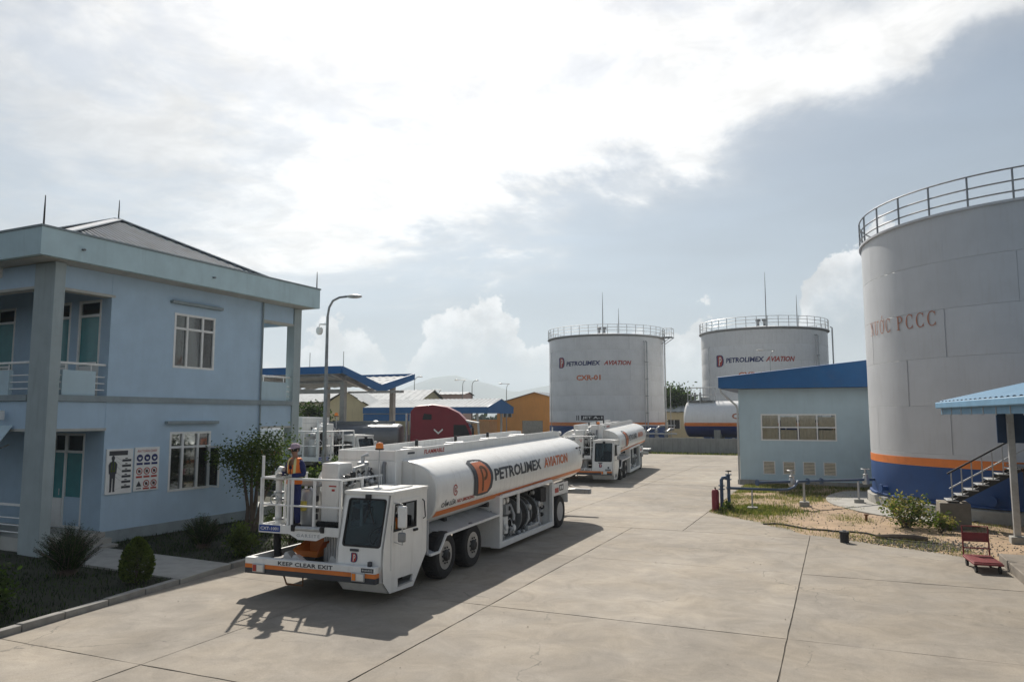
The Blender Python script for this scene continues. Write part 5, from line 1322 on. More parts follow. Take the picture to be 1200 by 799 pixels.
G2 = ['leaf_dark', 'leaf_mid']; G3 = ['leaf_dark', 'leaf_mid', 'leaf_light']
# small tree by the office: several leaning stems
tt = thing('small_tree', 'slender leaning tree with loose green crown beside the office wall', 'tree', (-18.35, 19.9, 0.05))
sb = MB(); tips = []
for (bx_, by_, pts) in ((-.1, 0, [(-.05, 0, .8), (-.35, .1, 1.7), (-.75, .0, 2.5)]), (.1, .05, [(.1, 0, .9), (.15, -.1, 1.9), (.1, .1, 3.0)]), (.25, 0, [(.4, .1, .9), (.75, .2, 1.7), (1.0, .1, 2.5)]), (0, .1, [(.0, .3, 1.0), (-.1, .5, 2.0), (.4, .4, 2.8)])):
    sb.tube([(bx_, by_, -.05)] + pts, [.075, .06, .045, .02], 7); tips += [Vector(p) for p in pts[1:]]
    for k in range(4):
        p = Vector(pts[1]).lerp(Vector(pts[2]), random.random()); e = p + Vector((random.uniform(-.7, .7), random.uniform(-.6, .6), random.uniform(.0, .7))); sb.tube([p, p.lerp(e, .5) + Vector((0, 0, .08)), e], [.022, .016, .008], 5); tips.append(e)
sb.build('trunk', 'bark', tt)
mb = MB()
for k in range(5600):
    c = random.choice(tips); p = c + Vector((random.gauss(0, .26), random.gauss(0, .26), random.gauss(0, .22)))
    if p.z < 1.0: continue
    d = Vector((random.gauss(0, 1), random.gauss(0, 1), random.gauss(-.3, .6))).normalized(); u = Matrix.Rotation(random.uniform(0, 6.28), 3, d) @ d.orthogonal().normalized()
    L_ = random.uniform(.07, .14); w_ = L_ * .25
    mb.add([p, p + d * L_ * .5 + u * w_, p + d * L_, p + d * L_ * .5 - u * w_], [(0, 1, 2, 3)], random.choice((1, 1, 2, 2)))
mb.build('crown', ['leaf_dark', 'leaf_mid', 'leaf_light'], tt, smooth=0, recalc=False)
def feathery(label, loc, r, h, n, mats, big=1.0):
    t = thing('garden_bush', label, 'bush', loc)
    mb, sb = MB(), MB()
    for k in range(n):
        a = random.uniform(0, 6.283); out = r * random.random() ** .6; hh = h * random.uniform(.55, 1.0) * (1 - .35 * out / r)
        p0 = Vector((random.gauss(0, .08), random.gauss(0, .08), 0)); p1 = Vector((math.cos(a) * out, math.sin(a) * out, hh)); pm = p0.lerp(p1, .5) + Vector((0, 0, hh * .18))
        if k % 3 == 0: sb.tube([p0, pm, p1], [.008, .006, .003], 4)
        m_ = random.randrange(len(mats)); seg = 16
        for i in range(seg):
            t_ = .2 + .8 * i / seg; q = (p0 * (1 - t_) ** 2 + pm * 2 * t_ * (1 - t_) + p1 * t_ ** 2)
            for s2 in (-1, 1):
                d = (Vector((math.cos(a + s2 * 1.1), math.sin(a + s2 * 1.1), .55 + random.gauss(0, .25)))).normalized(); L_ = big * random.uniform(.07, .15) * (1.15 - t_ * .6); u = d.orthogonal().normalized() * L_ * .09 * big * big
                mb.add([q - u, q + d * L_ * .5 + u, q + d * L_], [(0, 1, 2)], m_)
    mb.build('foliage', mats, t, smooth=0, recalc=False); sb.build('stem', 'bark', t)['kind'] = 'stuff'
    return t
feathery('large dark feathery bush in front of the office door', (-17.3, 12.7, .05), .80, 1.45, 420, ['leaf_dark', 'leaf_dark', 'leaf_mid'])
# clipped cone
cb_ = thing('clipped_bush', 'small clipped yellow-green conical bush at the lawn kerb', 'bush', (-15.05, 12.75, .05))
mb = MB()
for k in range(6500):
    z = random.random() ** .8; a = random.uniform(0, 6.283); r = .38 * (math.sin(math.pi * (z * .86 + .14)) ** .65) * (1 - .25 * z) * random.uniform(.75, 1.05)
    p = Vector((r * math.cos(a), r * math.sin(a), .05 + z * .98)); d = Vector((math.cos(a), math.sin(a), random.uniform(0, 1.6))).normalized(); d = (d + Vector((random.gauss(0, .4), random.gauss(0, .4), random.gauss(0, .4)))).normalized()
    u = Matrix.Rotation(random.uniform(0, 6.28), 3, d) @ d.orthogonal().normalized(); L_ = random.uniform(.04, .08)
    mb.add([p, p + d * L_ * .5 + u * L_ * .3, p + d * L_, p + d * L_ * .5 - u * L_ * .3], [(0, 1, 2, 3)], random.choice((0, 1, 1, 2)))
mb.build('foliage', ['leaf_mid', 'leaf_light', 'leaf_light'], cb_, smooth=0, recalc=False)
MB().tube([(0, 0, 0), (.01, 0, .5), (0, 0, .85)], [.04, .03, .01], 6).build('stem', 'bark', cb_)
leafy('garden_bush', 'dark rounded bush at the lower left corner of the lawn', 'bush', (-15.2, 9.3, .05), .7, .7, 1.05, .05, 5000, .10, G2 + ['leaf_mid'], 6, 16)
feathery('dark wispy bush under the lower office window', (-17.3, 16.9, .05), .62, 1.15, 300, ['leaf_dark', 'leaf_dark', 'leaf_mid'])
leafy('garden_bush', 'low yellow-green bush at the kerb left of the truck bumper', 'bush', (-15.3, 16.3, .05), .45, .45, .75, .05, 2400, .09, ['leaf_mid', 'leaf_light'], 5, 10)
leafy('garden_bush', 'bright green bush behind the truck deck under the platform', 'bush', (-15.1, 18.2, .05), .75, .75, 1.15, .05, 3600, .10, ['leaf_mid', 'leaf_light', 'leaf_light'], 6, 12)
leafy('garden_bush', 'tall loose bush behind the man at the office corner', 'bush', (-18.4, 23.0, .05), .9, .9, 1.8, .2, 4000, .13, ['leaf_mid', 'leaf_light', 'leaf_mid'], 7, 16)
leafy('garden_bush', 'green bush below the grey lamp post', 'bush', (-19.0, 25.4, .05), .8, .8, 1.9, .2, 3600, .12, ['leaf_mid', 'leaf_light'], 6, 12)
leafy('sprawling_shrub', 'sprawling pale weedy shrub against the water tank footing', 'shrub', (2.1, 29.75, .05), 1.55, .8, 1.0, .08, 1700, .12, ['leaf_light', 'leaf_dry', 'leaf_mid', 'leaf_light'], 20, 26, droop=.2)
leafy('sprawling_shrub', 'small weed clump beside the concrete stair footing', 'shrub', (3.0, 28.9, .05), .7, .5, .55, .03, 500, .13, ['leaf_light', 'leaf_dry'], 7, 10, droop=.2)
leafy('weed_tuft', 'small green weed tuft at the foot of the hydrant', 'weed', (-4.2, 31.9, 0), .35, .3, .35, .02, 500, .1, ['leaf_light', 'leaf_mid'], 5, 6)
leafy('broad_tree', 'round dark tree between the left fuel tank and the horizontal tank', 'tree', (-24.6, 122, 0), 4.2, 4, 7.7, 2.0, 9000, .55, ['leaf_dark', 'leaf_mid', 'leaf_mid'], 8, 26, trunk=3.2)
leafy('broad_tree', 'lower dark tree at the foot of the left fuel tank', 'tree', (-26.2, 112, 0), 2.2, 2, 4.4, 1.0, 3500, .4, ['leaf_dark', 'leaf_mid'], 7, 14, trunk=2.0)
leafy('broad_tree', 'bushy tree before the pale yellow building', 'tree', (-49.5, 62.5, 0), 2.0, 1.8, 5.0, 1.2, 4200, .32, ['leaf_mid', 'leaf_dark'], 8, 16, trunk=2.4)
leafy('broad_tree', 'small spreading tree left of the yellow building shrub', 'tree', (-53.0, 64, 0), 1.6, 1.5, 4.4, 1.0, 3200, .3, ['leaf_mid', 'leaf_dark'], 7, 12, trunk=2.0)
tr_ = MB()
for k in range(260):
    x = random.uniform(-330, 120); y = random.uniform(240, 330); r = random.uniform(2, 5); h = random.uniform(2.5, 5.5)
    for j in range(26):
        p = Vector((x + random.gauss(0, r * .5), y + random.gauss(0, r * .5), abs(random.gauss(h * .55, h * .3)))); d = Vector((random.gauss(0, 1), random.gauss(0, 1), random.gauss(0, 1))).normalized(); u = d.orthogonal()
        tr_.add([p, p + d * 1.3 + u * .7, p + d * 2.4, p + d * 1.2 - u * .7], [(0, 1, 2, 3)])
tag(tr_.build('far_trees', 'leaf_dark', smooth=0, recalc=False), 'far belt of trees and scrub beyond the depot', 'trees', kind='stuff')

# ------------------------------------------------------------------ the refuelling truck
from mathutils.geometry import tessellate_polygon
def plate(mb, outer, holes, to3, t0, t1, m=0):
    loops = [outer] + holes
    tri = tessellate_polygon([[Vector((p[0], p[1], 0)) for p in l] for l in loops])
    flat = [p for l in loops for p in l]
    N_ = len(flat)
    mb.add([to3(p[0], p[1], t0) for p in flat] + [to3(p[0], p[1], t1) for p in flat], [tuple(t) for t in tri] + [tuple(N_ + i for i in reversed(t)) for t in tri], m)
    o = 0
    for l in loops:
        n = len(l)
        mb.add([to3(*l[i], t) for t in (t0, t1) for i in range(n)], [(i, (i + 1) % n, n + (i + 1) % n, n + i) for i in range(n)], m)
def rrect(x0, x1, y0, y1, r, n=4):
    out = []
    for cx, cy, a in ((x1 - r, y1 - r, 0), (x0 + r, y1 - r, 90), (x0 + r, y0 + r, 180), (x1 - r, y0 + r, 270)):
        for i in range(n + 1): out.append((cx + r * math.cos(R(a + 90 * i / n)), cy + r * math.sin(R(a + 90 * i / n))))
    return out

XC, HW, ZC, HH, TL = .15, 1.75, 2.03, .86, .0215
def tilt(y): return TL * y
def xs(z, side=1):
    q = min(1, abs((z - ZC) / HH)); return XC + side * HW * (1 - q ** 2.8) ** (1 / 2.8)
def onside(y, z, o=.008, side=1): return (xs(z, side) + o * side, y, z + tilt(y))

def wheel(parent, x, y, r, w_, side, dual=False):
    t = MB(); s = side
    # x is the outer face
    prof = [(r * .60, -.02), (r * .72, .0), (r * .93, -.012), (r * .985, -.05), (r, -.10), (r, -w_ + .08), (r * .98, -w_ + .04), (r * .9, -w_), (r * .6, -w_ + .02)]
    t.lathe([(a, b * s) for a, b in prof], 36, (0, 0, 0), 'X', capb=False, capt=False)
    for k in range(36):   # tread blocks
        a = 2 * math.pi * k / 36
        for xx in (-.14, -w_ + .14):
            t.box((xx * s, (r + .004) * math.cos(a), (r + .004) * math.sin(a)), (.12, .06, .016), rx=a - math.pi / 2)
    if dual: t.lathe([(a, (b - w_ - .05) * s) for a, b in prof], 36, (0, 0, 0), 'X', capb=False, capt=False)
    to = t.build('tyre', 'black_rubber', None, smooth=40)
    rb = MB(); dp = -.16 if dual else -.03
    rb.lathe([(r * .62, -.02 * s), (r * .60, -.06 * s), (r * .54, (dp - .05) * s), (r * .40, (dp - .02) * s), (r * .34, dp * s), (0, dp * s)], 32, (0, 0, 0), 'X')
    rim = rb.build('rim', 'fender_grey' if dual else 'rim_metal', None, smooth=35)
    hb = MB(); hb.lathe([(r * .25, dp * s), (r * .25, (dp + .05) * s), (r * .17, (dp + .09) * s), (0, (dp + .09) * s)], 20, (0, 0, 0), 'X')
    hub = hb.build('hub', 'dark_frame', None, smooth=35)
    nb = MB()
    for k in range(10):
        a = 2 * math.pi * k / 10; c = Vector((0, math.cos(a), math.sin(a))) * r * .34
        nb.tube([c + Vector((dp * s, 0, 0)), c + Vector(((dp + .035) * s, 0, 0))], .022, 6)
        c2 = Vector((0, math.cos(a + .31), math.sin(a + .31))) * r * .47
        nb.tube([c2 + Vector(((dp - .03) * s, 0, 0)), c2 + Vector(((dp - .02) * s, 0, 0))], .035, 8)
    nuts = nb.build('wheel_nuts', 'dark_frame', None)
    wl_ = bpy.data.objects.new('wheel', None); col.objects.link(wl_); wl_.parent = parent; wl_.location = (x, y, r)
    for q in (to, rim, hub, nuts): q.parent = wl_
    return wl_

def refueler():
    T = thing('refuelling_truck', 'white refuelling truck with man on its front platform, nearest and largest of the trucks', 'fuel truck', (0, 0, 0), 0, 'airport refuelling trucks')
    # --- barrel
    N_ = 60; rings = [(-.35, .955), (-.36, .975), (-.345, .99), (-.30, .998), (-.22, 1.0)] + [(-.22 + 12.0 * k / 12, 1.0) for k in range(1, 13)] + [(11.95, .985), (12.15, .94), (12.32, .86), (12.46, .7), (12.55, .45)]
    mb = MB()
    for (y, s) in rings:
        for k in range(N_):
            a = 2 * math.pi * k / N_; c, q = math.cos(a), math.sin(a)
            x = XC + HW * s * math.copysign(abs(c) ** (2 / 2.8), c); z = ZC + HH * s * math.copysign(abs(q) ** (2 / 2.8), q)
            mb.v.append((x, y, z + tilt(y)))
    for i in range(len(rings) - 1):
        for k in range(N_): mb.f.append((i * N_ + k, i * N_ + (k + 1) % N_, (i + 1) * N_ + (k + 1) % N_, (i + 1) * N_ + k)); mb.mi.append(0)
    mb.f += [tuple(range(N_))[::-1], tuple(range((len(rings) - 1) * N_, len(rings) * N_))]; mb.mi += [0, 0]
    barrel = mb.build('tank_barrel', 'truck_white', T, smooth=40)
    for side in (1, -1):
        q = MB(); n = 48
        for nm, za, zb, m_ in (('orange_stripe', 1.50, 1.64, 'orange_paint'),):
            for i in range(n + 1):
                y = -.30 + 12.2 * i / n
                for z in (za, (za + zb) / 2, zb): q.v.append(onside(y, z, .007, side))
            for i in range(n):
                for j in (0, 1): q.f.append((3 * i + j, 3 * i + 3 + j, 3 * i + 4 + j, 3 * i + 1 + j)); q.mi.append(0)
            q.build(nm, m_, barrel, smooth=60, recalc=False)
    for y in (2.2, 4.6, 7.0, 9.4): 
        q = MB()
        for k in range(N_ + 1):
            a = 2 * math.pi * k / N_; c, s_ = math.cos(a), math.sin(a)
            for dy, o in ((-.025, 1.0), (-.012, 1.0025), (.012, 1.0025), (.025, 1.0)):
                q.v.append((XC + HW * o * math.copysign(abs(c) ** (2 / 2.8), c), y + dy, ZC + HH * o * math.copysign(abs(s_) ** (2 / 2.8), s_) + tilt(y)))
        for k in range(N_):
            for j in range(3): q.f.append((4 * k + j, 4 * k + 4 + j, 4 * k + 5 + j, 4 * k + 1 + j)); q.mi.append(0)
        q.build('weld_seam', 'truck_white', barrel, smooth=60)
    fn = lambda y0, z0: (lambda u, v, o=.0: onside(y0 + u, z0 + v, .009 + o))
    emblem(fn(1.72, 1.74), (1.28, .94), barrel)
    for tx, y0, z0, w_, h_, m_, sh in (('PETROLIMEX', 3.15, 2.03, 3.9, .34, 'charcoal_print', 0), ('AVIATION', 7.35, 2.03, 2.6, .33, 'orange_print', .12), ('CẤM LỬA', -.12, 1.71, .80, .17, 'charcoal_print', .1), ('NO SMOKING', .75, 1.72, 1.05, .095, 'red_print', .1)):
        q = MB(); f = fn(y0, z0); text(q, tx, lambda u, v: f(u, v), w_, h_, bold=.03, shear=sh, slices=2); q.build('lettering', m_, barrel, smooth=0, recalc=False)
    fl = lambda yc, z0: (lambda u, v, o=.0: onside(yc - u, z0 + v, .009 + o, -1))
    emblem(fl(11.5, 1.74), (1.28, .94), barrel)
    for tx, yc, w_, m_, sh in (('PETROLIMEX', 7.05, 3.9, 'charcoal_print', 0), ('AVIATION', 9.95, 2.6, 'orange_print', .12)):
        q = MB(); f = fl(yc if tx[0] == 'A' else 10.6, 2.03) if 0 else fl({'PETROLIMEX': 10.0, 'AVIATION': 5.8}[tx], 2.03); text(q, tx, lambda u, v: f(u, v), w_, .34, bold=.03, shear=sh, slices=2); q.build('lettering', m_, barrel, smooth=0, recalc=False)
    q = MB(); f = fn(.62, 2.06)
    for k in range(24):
        a, b_ = 2 * math.pi * k / 24, 2 * math.pi * (k + 1) / 24
        if k in (0, 23): continue
        q.poly([f(.12 * math.cos(a), .14 * math.sin(a)), f(.12 * math.cos(b_), .14 * math.sin(b_)), f(.095 * math.cos(b_), .11 * math.sin(b_)), f(.095 * math.cos(a), .11 * math.sin(a))])
    text(q, 'G', lambda u, v: f(-.05 + u, -.06 + v), .1, .12, bold=.03); q.build('lettering', 'red_print', barrel, smooth=0, recalc=False)
    q = MB(); f = fn(11.55, 2.2); text(q, '3', lambda u, v: f(u, v), .14, .2, bold=.03); q.build('lettering', 'charcoal_print', barrel, smooth=0, recalc=False)
    for y in (11.35, 11.75): MB().box((xs(2.45) + .01, y, 2.45 + tilt(y)), (.03, .2, .07)).build('side_marker', 'black_print', barrel, bevel=.008)
    # --- bulkhead and roof trough
    MB().bb((-.74, -.66, 1.0), (.93, -.37, 2.84)).build('bulkhead', 'truck_white', T, bevel=.02)
    MB().tube([(.62, -.71, 1.6), (.62, -.71, 2.7), (.62, -.66, 2.8)], .05, 10).build('vent_pipe', 'grey_metal', T)
    for x in (-.2, .25): MB().tube([(x, -.67, 2.3), (x, -.73, 2.32), (x, -.73, 2.62), (x, -.67, 2.64)], .025, 8).build('grab_handle', 'dark_frame', T)
    tr_ = MB()
    for x in (-.70, .90):
        tr_.add([(x + dx, y, z + tilt(y)) for dx in (-.025, .025) for y, z in ((-.66, 2.80), (11.9, 2.80), (11.9, 3.06), (11.2, 3.10), (-.66, 3.10))],
                [(0, 1, 2, 3, 4), (9, 8, 7, 6, 5)] + [(i, 5 + i, 5 + (i + 1) % 5, (i + 1) % 5) for i in range(5)])
    tr_.bb((-.672, -.66, 2.845), (.872, -.61, 3.08))
    tro = tr_.build('roof_trough', 'truck_white', T, smooth=0, bevel=.008)
    q = MB().add([(x, y, z + tilt(y)) for x in (-.67, .87) for y in (-.6, 11.9) for z in (2.85, 2.88)], [(0, 2, 3, 1), (4, 5, 7, 6), (1, 3, 7, 5), (0, 4, 6, 2), (0, 1, 5, 4), (2, 6, 7, 3)])
    q.build('walkway', 'fender_grey', tro, smooth=0)
    for y in (1.6, 4.2, 6.8, 9.4):
        MB().lathe([(.30, 0), (.30, .1), (.34, .1), (.34, .14), (0, .17)], 20, (.1, y, 2.84 + tilt(y))).build('manhole_lid', 'grey_metal', tro)
        MB().tube([(-.2, y, 3.0 + tilt(y)), (.4, y, 3.03 + tilt(y))], .03, 6).build('lid_clamp', 'grey_metal', tro)
    for y in (3.0, 5.6, 8.2): MB().tube([(-.55, y, 2.9 + tilt(y)), (-.55, y, 3.16 + tilt(y))], .05, 8).build('vent_valve', 'dark_frame', tro)
    q = MB(); text(q, 'FLAMMABLE', lambda u, v: (.931, .75 + u, 2.92 + v + tilt(.75 + u)), 1.15, .11, bold=.02, shear=.1); q.build('lettering', 'red_print', tro, smooth=0, recalc=False)
    q = MB().bb((.928, -.1, 2.97), (.932, .25, 3.02)); q.build('data_plate', 'charcoal_print', tro, smooth=0)
    # --- chassis, axles, wheels
    for x in (-.32, .62): MB().bb((x - .06, -1.3, .72), (x + .06, 12.9, .98)).build('chassis_rail', 'dark_frame', T, smooth=0)
    for y in (.15, 1.72, 9.2): MB().tube([(-1.3, y, .56), (1.6, y, .56)], .11, 10).build('axle', 'dark_frame', T)
    for y in (0.5, 3.2, 6, 8.6, 11): MB().bb((-.26, y, .76), (.56, y + .12, .94)).build('cross_member', 'dark_frame', T, smooth=0)
    for y in (1, 5, 9): MB().bb((-1.1, y, 1.0), (1.4, y + .16, 1.30)).build('tank_bearer', 'dark_frame', T, smooth=0)
    for y in (.15, 1.72):
        wheel(T, 1.9, y, .555, .42, 1); wheel(T, -1.6, y, .555, .42, -1)
    wheel(T, 1.86, 9.2, .555, .33, 1, True); wheel(T, -1.56, 9.2, .555, .33, -1, True)
    # --- front fender
    for s, x0, x1 in ((1, 1.15, 1.9), (-1, -.85, -1.6)):
        line = [(-.72, .70), (-.26, .70), (.09, 1.05), (3.45, 1.12)]
        q = MB()
        for i in range(3):
            (ya, za), (yb, zb) = line[i], line[i + 1]; ri = .22 if i == 2 else 0
            q.add([(x1, ya, za), (x1, yb, zb), (x0, yb, zb + .22), (x0, ya, za + (.22 if i else .22))] + [(x1, ya, za - .03), (x1, yb, zb - .03), (x0, yb, zb + .19), (x0, ya, za + .19)], [(0, 1, 2, 3), (7, 6, 5, 4), (0, 4, 5, 1), (1, 5, 6, 2), (2, 6, 7, 3), (3, 7, 4, 0)])
        fd = q.build('front_fender', 'fender_grey', T, smooth=0)
        q = MB()
        for i in range(3): q.bar((x1 + .012 * s, *line[i]), (x1 + .012 * s, *line[i + 1]), .05, .05)
        q.build('fender_lip', 'white_frame', fd, smooth=0)
        MB().bb((min(x0, x1 - .02 * s), -.80, .72), (max(x0, x1 - .02 * s), -.74, 1.5)).build('splash_guard', 'fender_grey', fd, smooth=0)
    MB().tube([(1.3, 3.3, 1.42), (1.62, 3.3, 1.42)], .08, 12).build('fill_valve', 'dark_frame', T)
    for y, z in ((.4, 1.36), (1.6, 1.38)): MB().tube([(1.25, y, z - .1), (1.25, y, z + .06), (1.4, y + .1, z + .06)], .03, 6).build('valve_stub', 'grey_metal', T)
    # --- pumping cabinet
    cb = bpy.data.objects.new('pump_cabinet', None); col.objects.link(cb); cb.parent = T
    def cp_(mb, nm, m_, **k): return mb.build(nm, m_, cb, **k)
    cz0, cz1, y0, y1 = .19, 1.55, 3.5, 8.32
    fr = MB().bb((.55, y0, cz0), (1.62, y0 + .05, cz1)).bb((1.62, y0, cz0 - .02), (1.90, y0 + .22, cz1 + .08))
    fr.bb((.6, y0 + .05, cz0), (1.9, y1 - .1, cz0 + .02)).bb((1.80, y0 + .22, cz0 - .02), (1.905, y1, cz0 + .13)).bb((1.78, y1 - .13, cz0 + .13), (1.90, y1, cz1 + .1)).bb((.6, y1 - .05, cz0 + .02), (1.78, y1, cz1))
    fr.bb((1.82, 5.02, .98), (1.89, 5.10, cz1 + .1))
    fr.add([(1.80, y0 + .22, cz1), (1.905, y0 + .22, cz1), (1.905, y0 + .22, cz1 + .1), (1.80, y0 + .22, cz1 + .1), (1.80, y1 - .13, cz1 + .1), (1.905, y1 - .13, cz1 + .1), (1.905, y1 - .13, cz1 + .2), (1.80, y1 - .13, cz1 + .2)], [(0, 1, 2, 3), (7, 6, 5, 4), (0, 4, 5, 1), (1, 5, 6, 2), (2, 6, 7, 3), (3, 7, 4, 0)])
    cp_(fr, 'cabinet_frame', 'white_frame', smooth=0, bevel=.008)
    cp_(MB().bb((.5, y0 + .06, cz0 + .03), (.55, y1 - .06, 1.6)), 'cabinet_back', 'dark_frame', smooth=0)
    # reels
    for y, r, m_ in ((5.75, .56, 'black_rubber'), (6.75, .52, 'grey_metal')):
        cp_(MB().lathe([(.1, -.26), (r * .62, -.26), (r * .62, .26), (.1, .26)], 28, (1.25, y, .82), 'Y'), 'hose_drum', 'dark_frame')
        for dy in (-.30, .26): cp_(MB().lathe([(.08, 0), (r, 0), (r + .015, .02), (r, .04), (.08, .04)], 36, (1.25, y + dy, .82), 'Y'), 'reel_flange', 'grey_metal')
        h_ = MB()
        for k in range(6): h_.tube([(1.25 + (r - .06) * math.cos(a), y - .22 + k * .085, .82 + (r - .06) * math.sin(a)) for a in [i * math.pi / 14 for i in range(28)]], .042, 7, close=True)
        cp_(h_, 'hose_coil', 'black_rubber')
    cp_(MB().lathe([(0, .42), (.2, .44), (.25, .5), (.25, 1.08), (.2, 1.16), (.06, 1.2), (.06, 1.3), (0, 1.3)], 20, (1.45, 4.15, 0)), 'filter_vessel', 'pale_metal')
    cp_(MB().lathe([(0, 0), (.17, 0), (.17, .5), (0, .5)], 18, (1.5, 4.65, .42), 'Z'), 'flow_meter', 'white_frame')
    cp_(MB().bb((1.42, 4.5, .98), (1.7, 4.85, 1.28)), 'meter_head', 'fender_grey', bevel=.03)
    for y, z in ((4.05, 1.36), (4.4, 1.38), (4.7, 1.4)): cp_(MB().lathe([(0, 0), (.085, 0), (.085, .05), (0, .055)], 16, (1.62, y, z), 'X'), 'pressure_gauge', 'white_frame')
    cp_(MB().bb((1.25, 7.5, 1.02), (1.72, 8.05, 1.50)), 'control_box', 'dark_frame', bevel=.02)
    cp_(MB().bb((1.2, 7.35, .3), (1.6, 8.0, .8)), 'battery_box', 'pale_metal', bevel=.02)
    pp = MB().tube([(1.6, 3.85, .3), (1.6, 3.85, .75), (1.45, 4.0, .9)], .07, 10).tube([(1.3, 4.5, .5), (1.3, 5.1, .5), (1.1, 5.3, .5), (1.0, 6.9, .45)], .06, 10).tube([(1.65, 5.15, .35), (1.65, 5.2, .9), (1.5, 5.25, 1.2)], .05, 8).tube([(1.7, 6.2, .35), (1.7, 7.3, .4), (1.6, 7.5, .6)], .045, 8).tube([(1.5, 3.8, 1.45), (1.5, 8.1, 1.52)], .03, 6)
    cp_(pp, 'pipework', 'pale_metal')
    for k in range(5): cp_(MB().lathe([(.05, 0), (.09, .02), (.09, .06), (.05, .08)], 12, (1.66, 3.85 + .32 * k, .42 + .1 * (k % 3)), 'X').tube([(1.62, 3.85 + .32 * k, .42 + .1 * (k % 3)), (1.62, 3.85 + .32 * k, .62 + .1 * (k % 3))], .025, 6), 'valve', 'grey_metal' if k % 2 else 'white_frame')
    for k in range(2): cp_(MB().tube([(1.6, 6.25 + k * .9, .45 + .2 * k), (1.72, 6.3 + k * .9, .65), (1.66, 6.4 + k * .9, .95)], .05, 8).lathe([(.05, 0), (.1, .03), (.1, .14), (.07, .17)], 12, (1.6, 6.4 + k * .9, 1.0), 'X'), 'hose_nozzle', 'pale_metal')
    rr = random.Random(11); q1, q2, q3 = MB(), MB(), MB()
    for k in range(44):
        x, y, z = rr.uniform(1.35, 1.72), rr.uniform(3.85, 8.0), rr.uniform(.3, 1.4)
        if 5.4 < y < 7.1: z = rr.choice((rr.uniform(.25, .45), rr.uniform(1.3, 1.45)))
        qq = (q1, q2, q3)[k % 3]
        qq.tube([(x, y, z), (x + rr.uniform(-.1, .05), y + rr.uniform(-.2, .2), z + rr.uniform(-.1, .2)), (x - .1, y + rr.uniform(-.35, .35), z + rr.uniform(-.15, .25))], rr.uniform(.015, .04), 7)
        (q1, q2, q3)[(k + 1) % 3].lathe([(.04, 0), (.075, .02), (.075, .08), (.03, .11)], 10, (x, y, z), rr.choice('XYZ'))
    cp_(q1, 'pipework', 'pale_metal'); cp_(q2, 'pipework', 'dark_frame'); cp_(q3, 'pipework', 'fender_grey')
    for k in range(4): cp_(MB().bb((1.2, 4.95 + .05 * k + (2.2 if k > 1 else 0), .9 - .2 * k), (1.55, 5.25 + .05 * k + (2.2 if k > 1 else 0), 1.25 - .2 * k)), 'valve_box', 'dark_frame' if k % 2 else 'grey_metal', bevel=.015)
    cp_(MB().bb((1.30, 6.2, .22), (1.75, 7.2, .42)), 'drip_pan', 'pale_metal', bevel=.01)
    # rear guard over the back wheel
    rg = MB().bb((1.2, 8.34, 1.16), (1.9, 9.95, 1.20)).bb((1.86, 8.34, 1.205), (1.9, 9.95, 1.56)).bb((1.2, 9.9, .8), (1.9, 9.94, 1.155)).build('rear_guard', 'white_frame', T, smooth=0)
    MB().bb((1.902, 8.45, 1.26), (1.908, 8.85, 1.42)).build('placard', 'red_print', rg, smooth=0); MB().bb((1.902, 8.95, 1.3), (1.908, 9.4, 1.5)).build('placard', 'charcoal_print', rg, smooth=0); MB().bb((1.902, 9.0, 1.34), (1.910, 9.12, 1.46)).bb((1.902, 9.18, 1.34), (1.910, 9.33, 1.46)).build('placard', 'white_print', rg, smooth=0)
    MB().tube([(1.75, 10.0, 1.1), (1.75, 10.12, 1.1)], .1, 14).tube([(1.82, 9.96, 1.3), (1.82, 10.1, 1.3)], .06, 10).build('rear_lamp', 'dark_frame', T)
    rb = MB().bb((-1.6, 12.9, .80), (1.9, 13.1, 1.0)).build('rear_bumper', 'fender_grey', T, bevel=.015)
    for x in (1.6, 1.76): MB().lathe([(.05, .0), (.07, -.02), (.07, -.01), (0, -.015)], 14, (x, 12.9, .9), 'Y').build('lamp', 'pale_metal', rb)
    for x in (-.2, .5): MB().bb((x - .05, 12.3, .8), (x + .05, 12.89, .95)).build('bumper_arm', 'dark_frame', rb, smooth=0)
    MB().tube([(1.2, 11.6, .9), (1.2, 11.6, 1.5)], .03, 6).tube([(1.0, 12.1, 1.0), (1.5, 12.2, 1.05)], .03, 6).split('drain_pipe', 'pale_metal', T)
    # --- bumper and deck
    bm_ = MB().bb((-1.56, -2.90, .665), (1.80, -2.745, .80)).build('bumper', 'white_frame', T, bevel=.01)
    MB().bb((-1.56, -2.897, .578), (1.80, -2.745, .663)).build('orange_stripe', 'orange_paint', bm_, smooth=0)
    MB().bb((-1.56, -2.894, .46), (1.80, -2.745, .576)).build('navy_stripe', 'charcoal_print', bm_, smooth=0)
    q = MB(); text(q, 'KEEP CLEAR EXIT', lambda u, v: (-.66 + u, -2.904, .685 + v), 1.42, .085, bold=.03, space=1.05); q.build('lettering', 'charcoal_print', bm_, smooth=0, recalc=False)
    for x0 in (-1.33, 1.24):
        hl = MB().bb((x0, -2.935, .50), (x0 + .32, -2.9, .68)).build('headlight', 'pale_metal', bm_, bevel=.01)
        MB().bb((x0 + .13, -2.95, .52), (x0 + .30, -2.936, .66)).build('lens', 'lamp_glass', hl, bevel=.008)
        MB().bb((x0 + .02, -2.945, .52), (x0 + .11, -2.936, .66)).build('indicator', 'red_print' if x0 < 0 else 'beacon_orange', hl, bevel=.005)
    q = MB().bb((1.46, -2.904, .69), (1.76, -2.90, .775)).build('number_plate', 'charcoal_print', bm_, smooth=0)
    q = MB(); text(q, '81LD-0112', lambda u, v: (1.485 + u, -2.907, .715 + v), .25, .04, bold=.02); q.build('lettering', 'white_print', bm_, smooth=0, recalc=False)
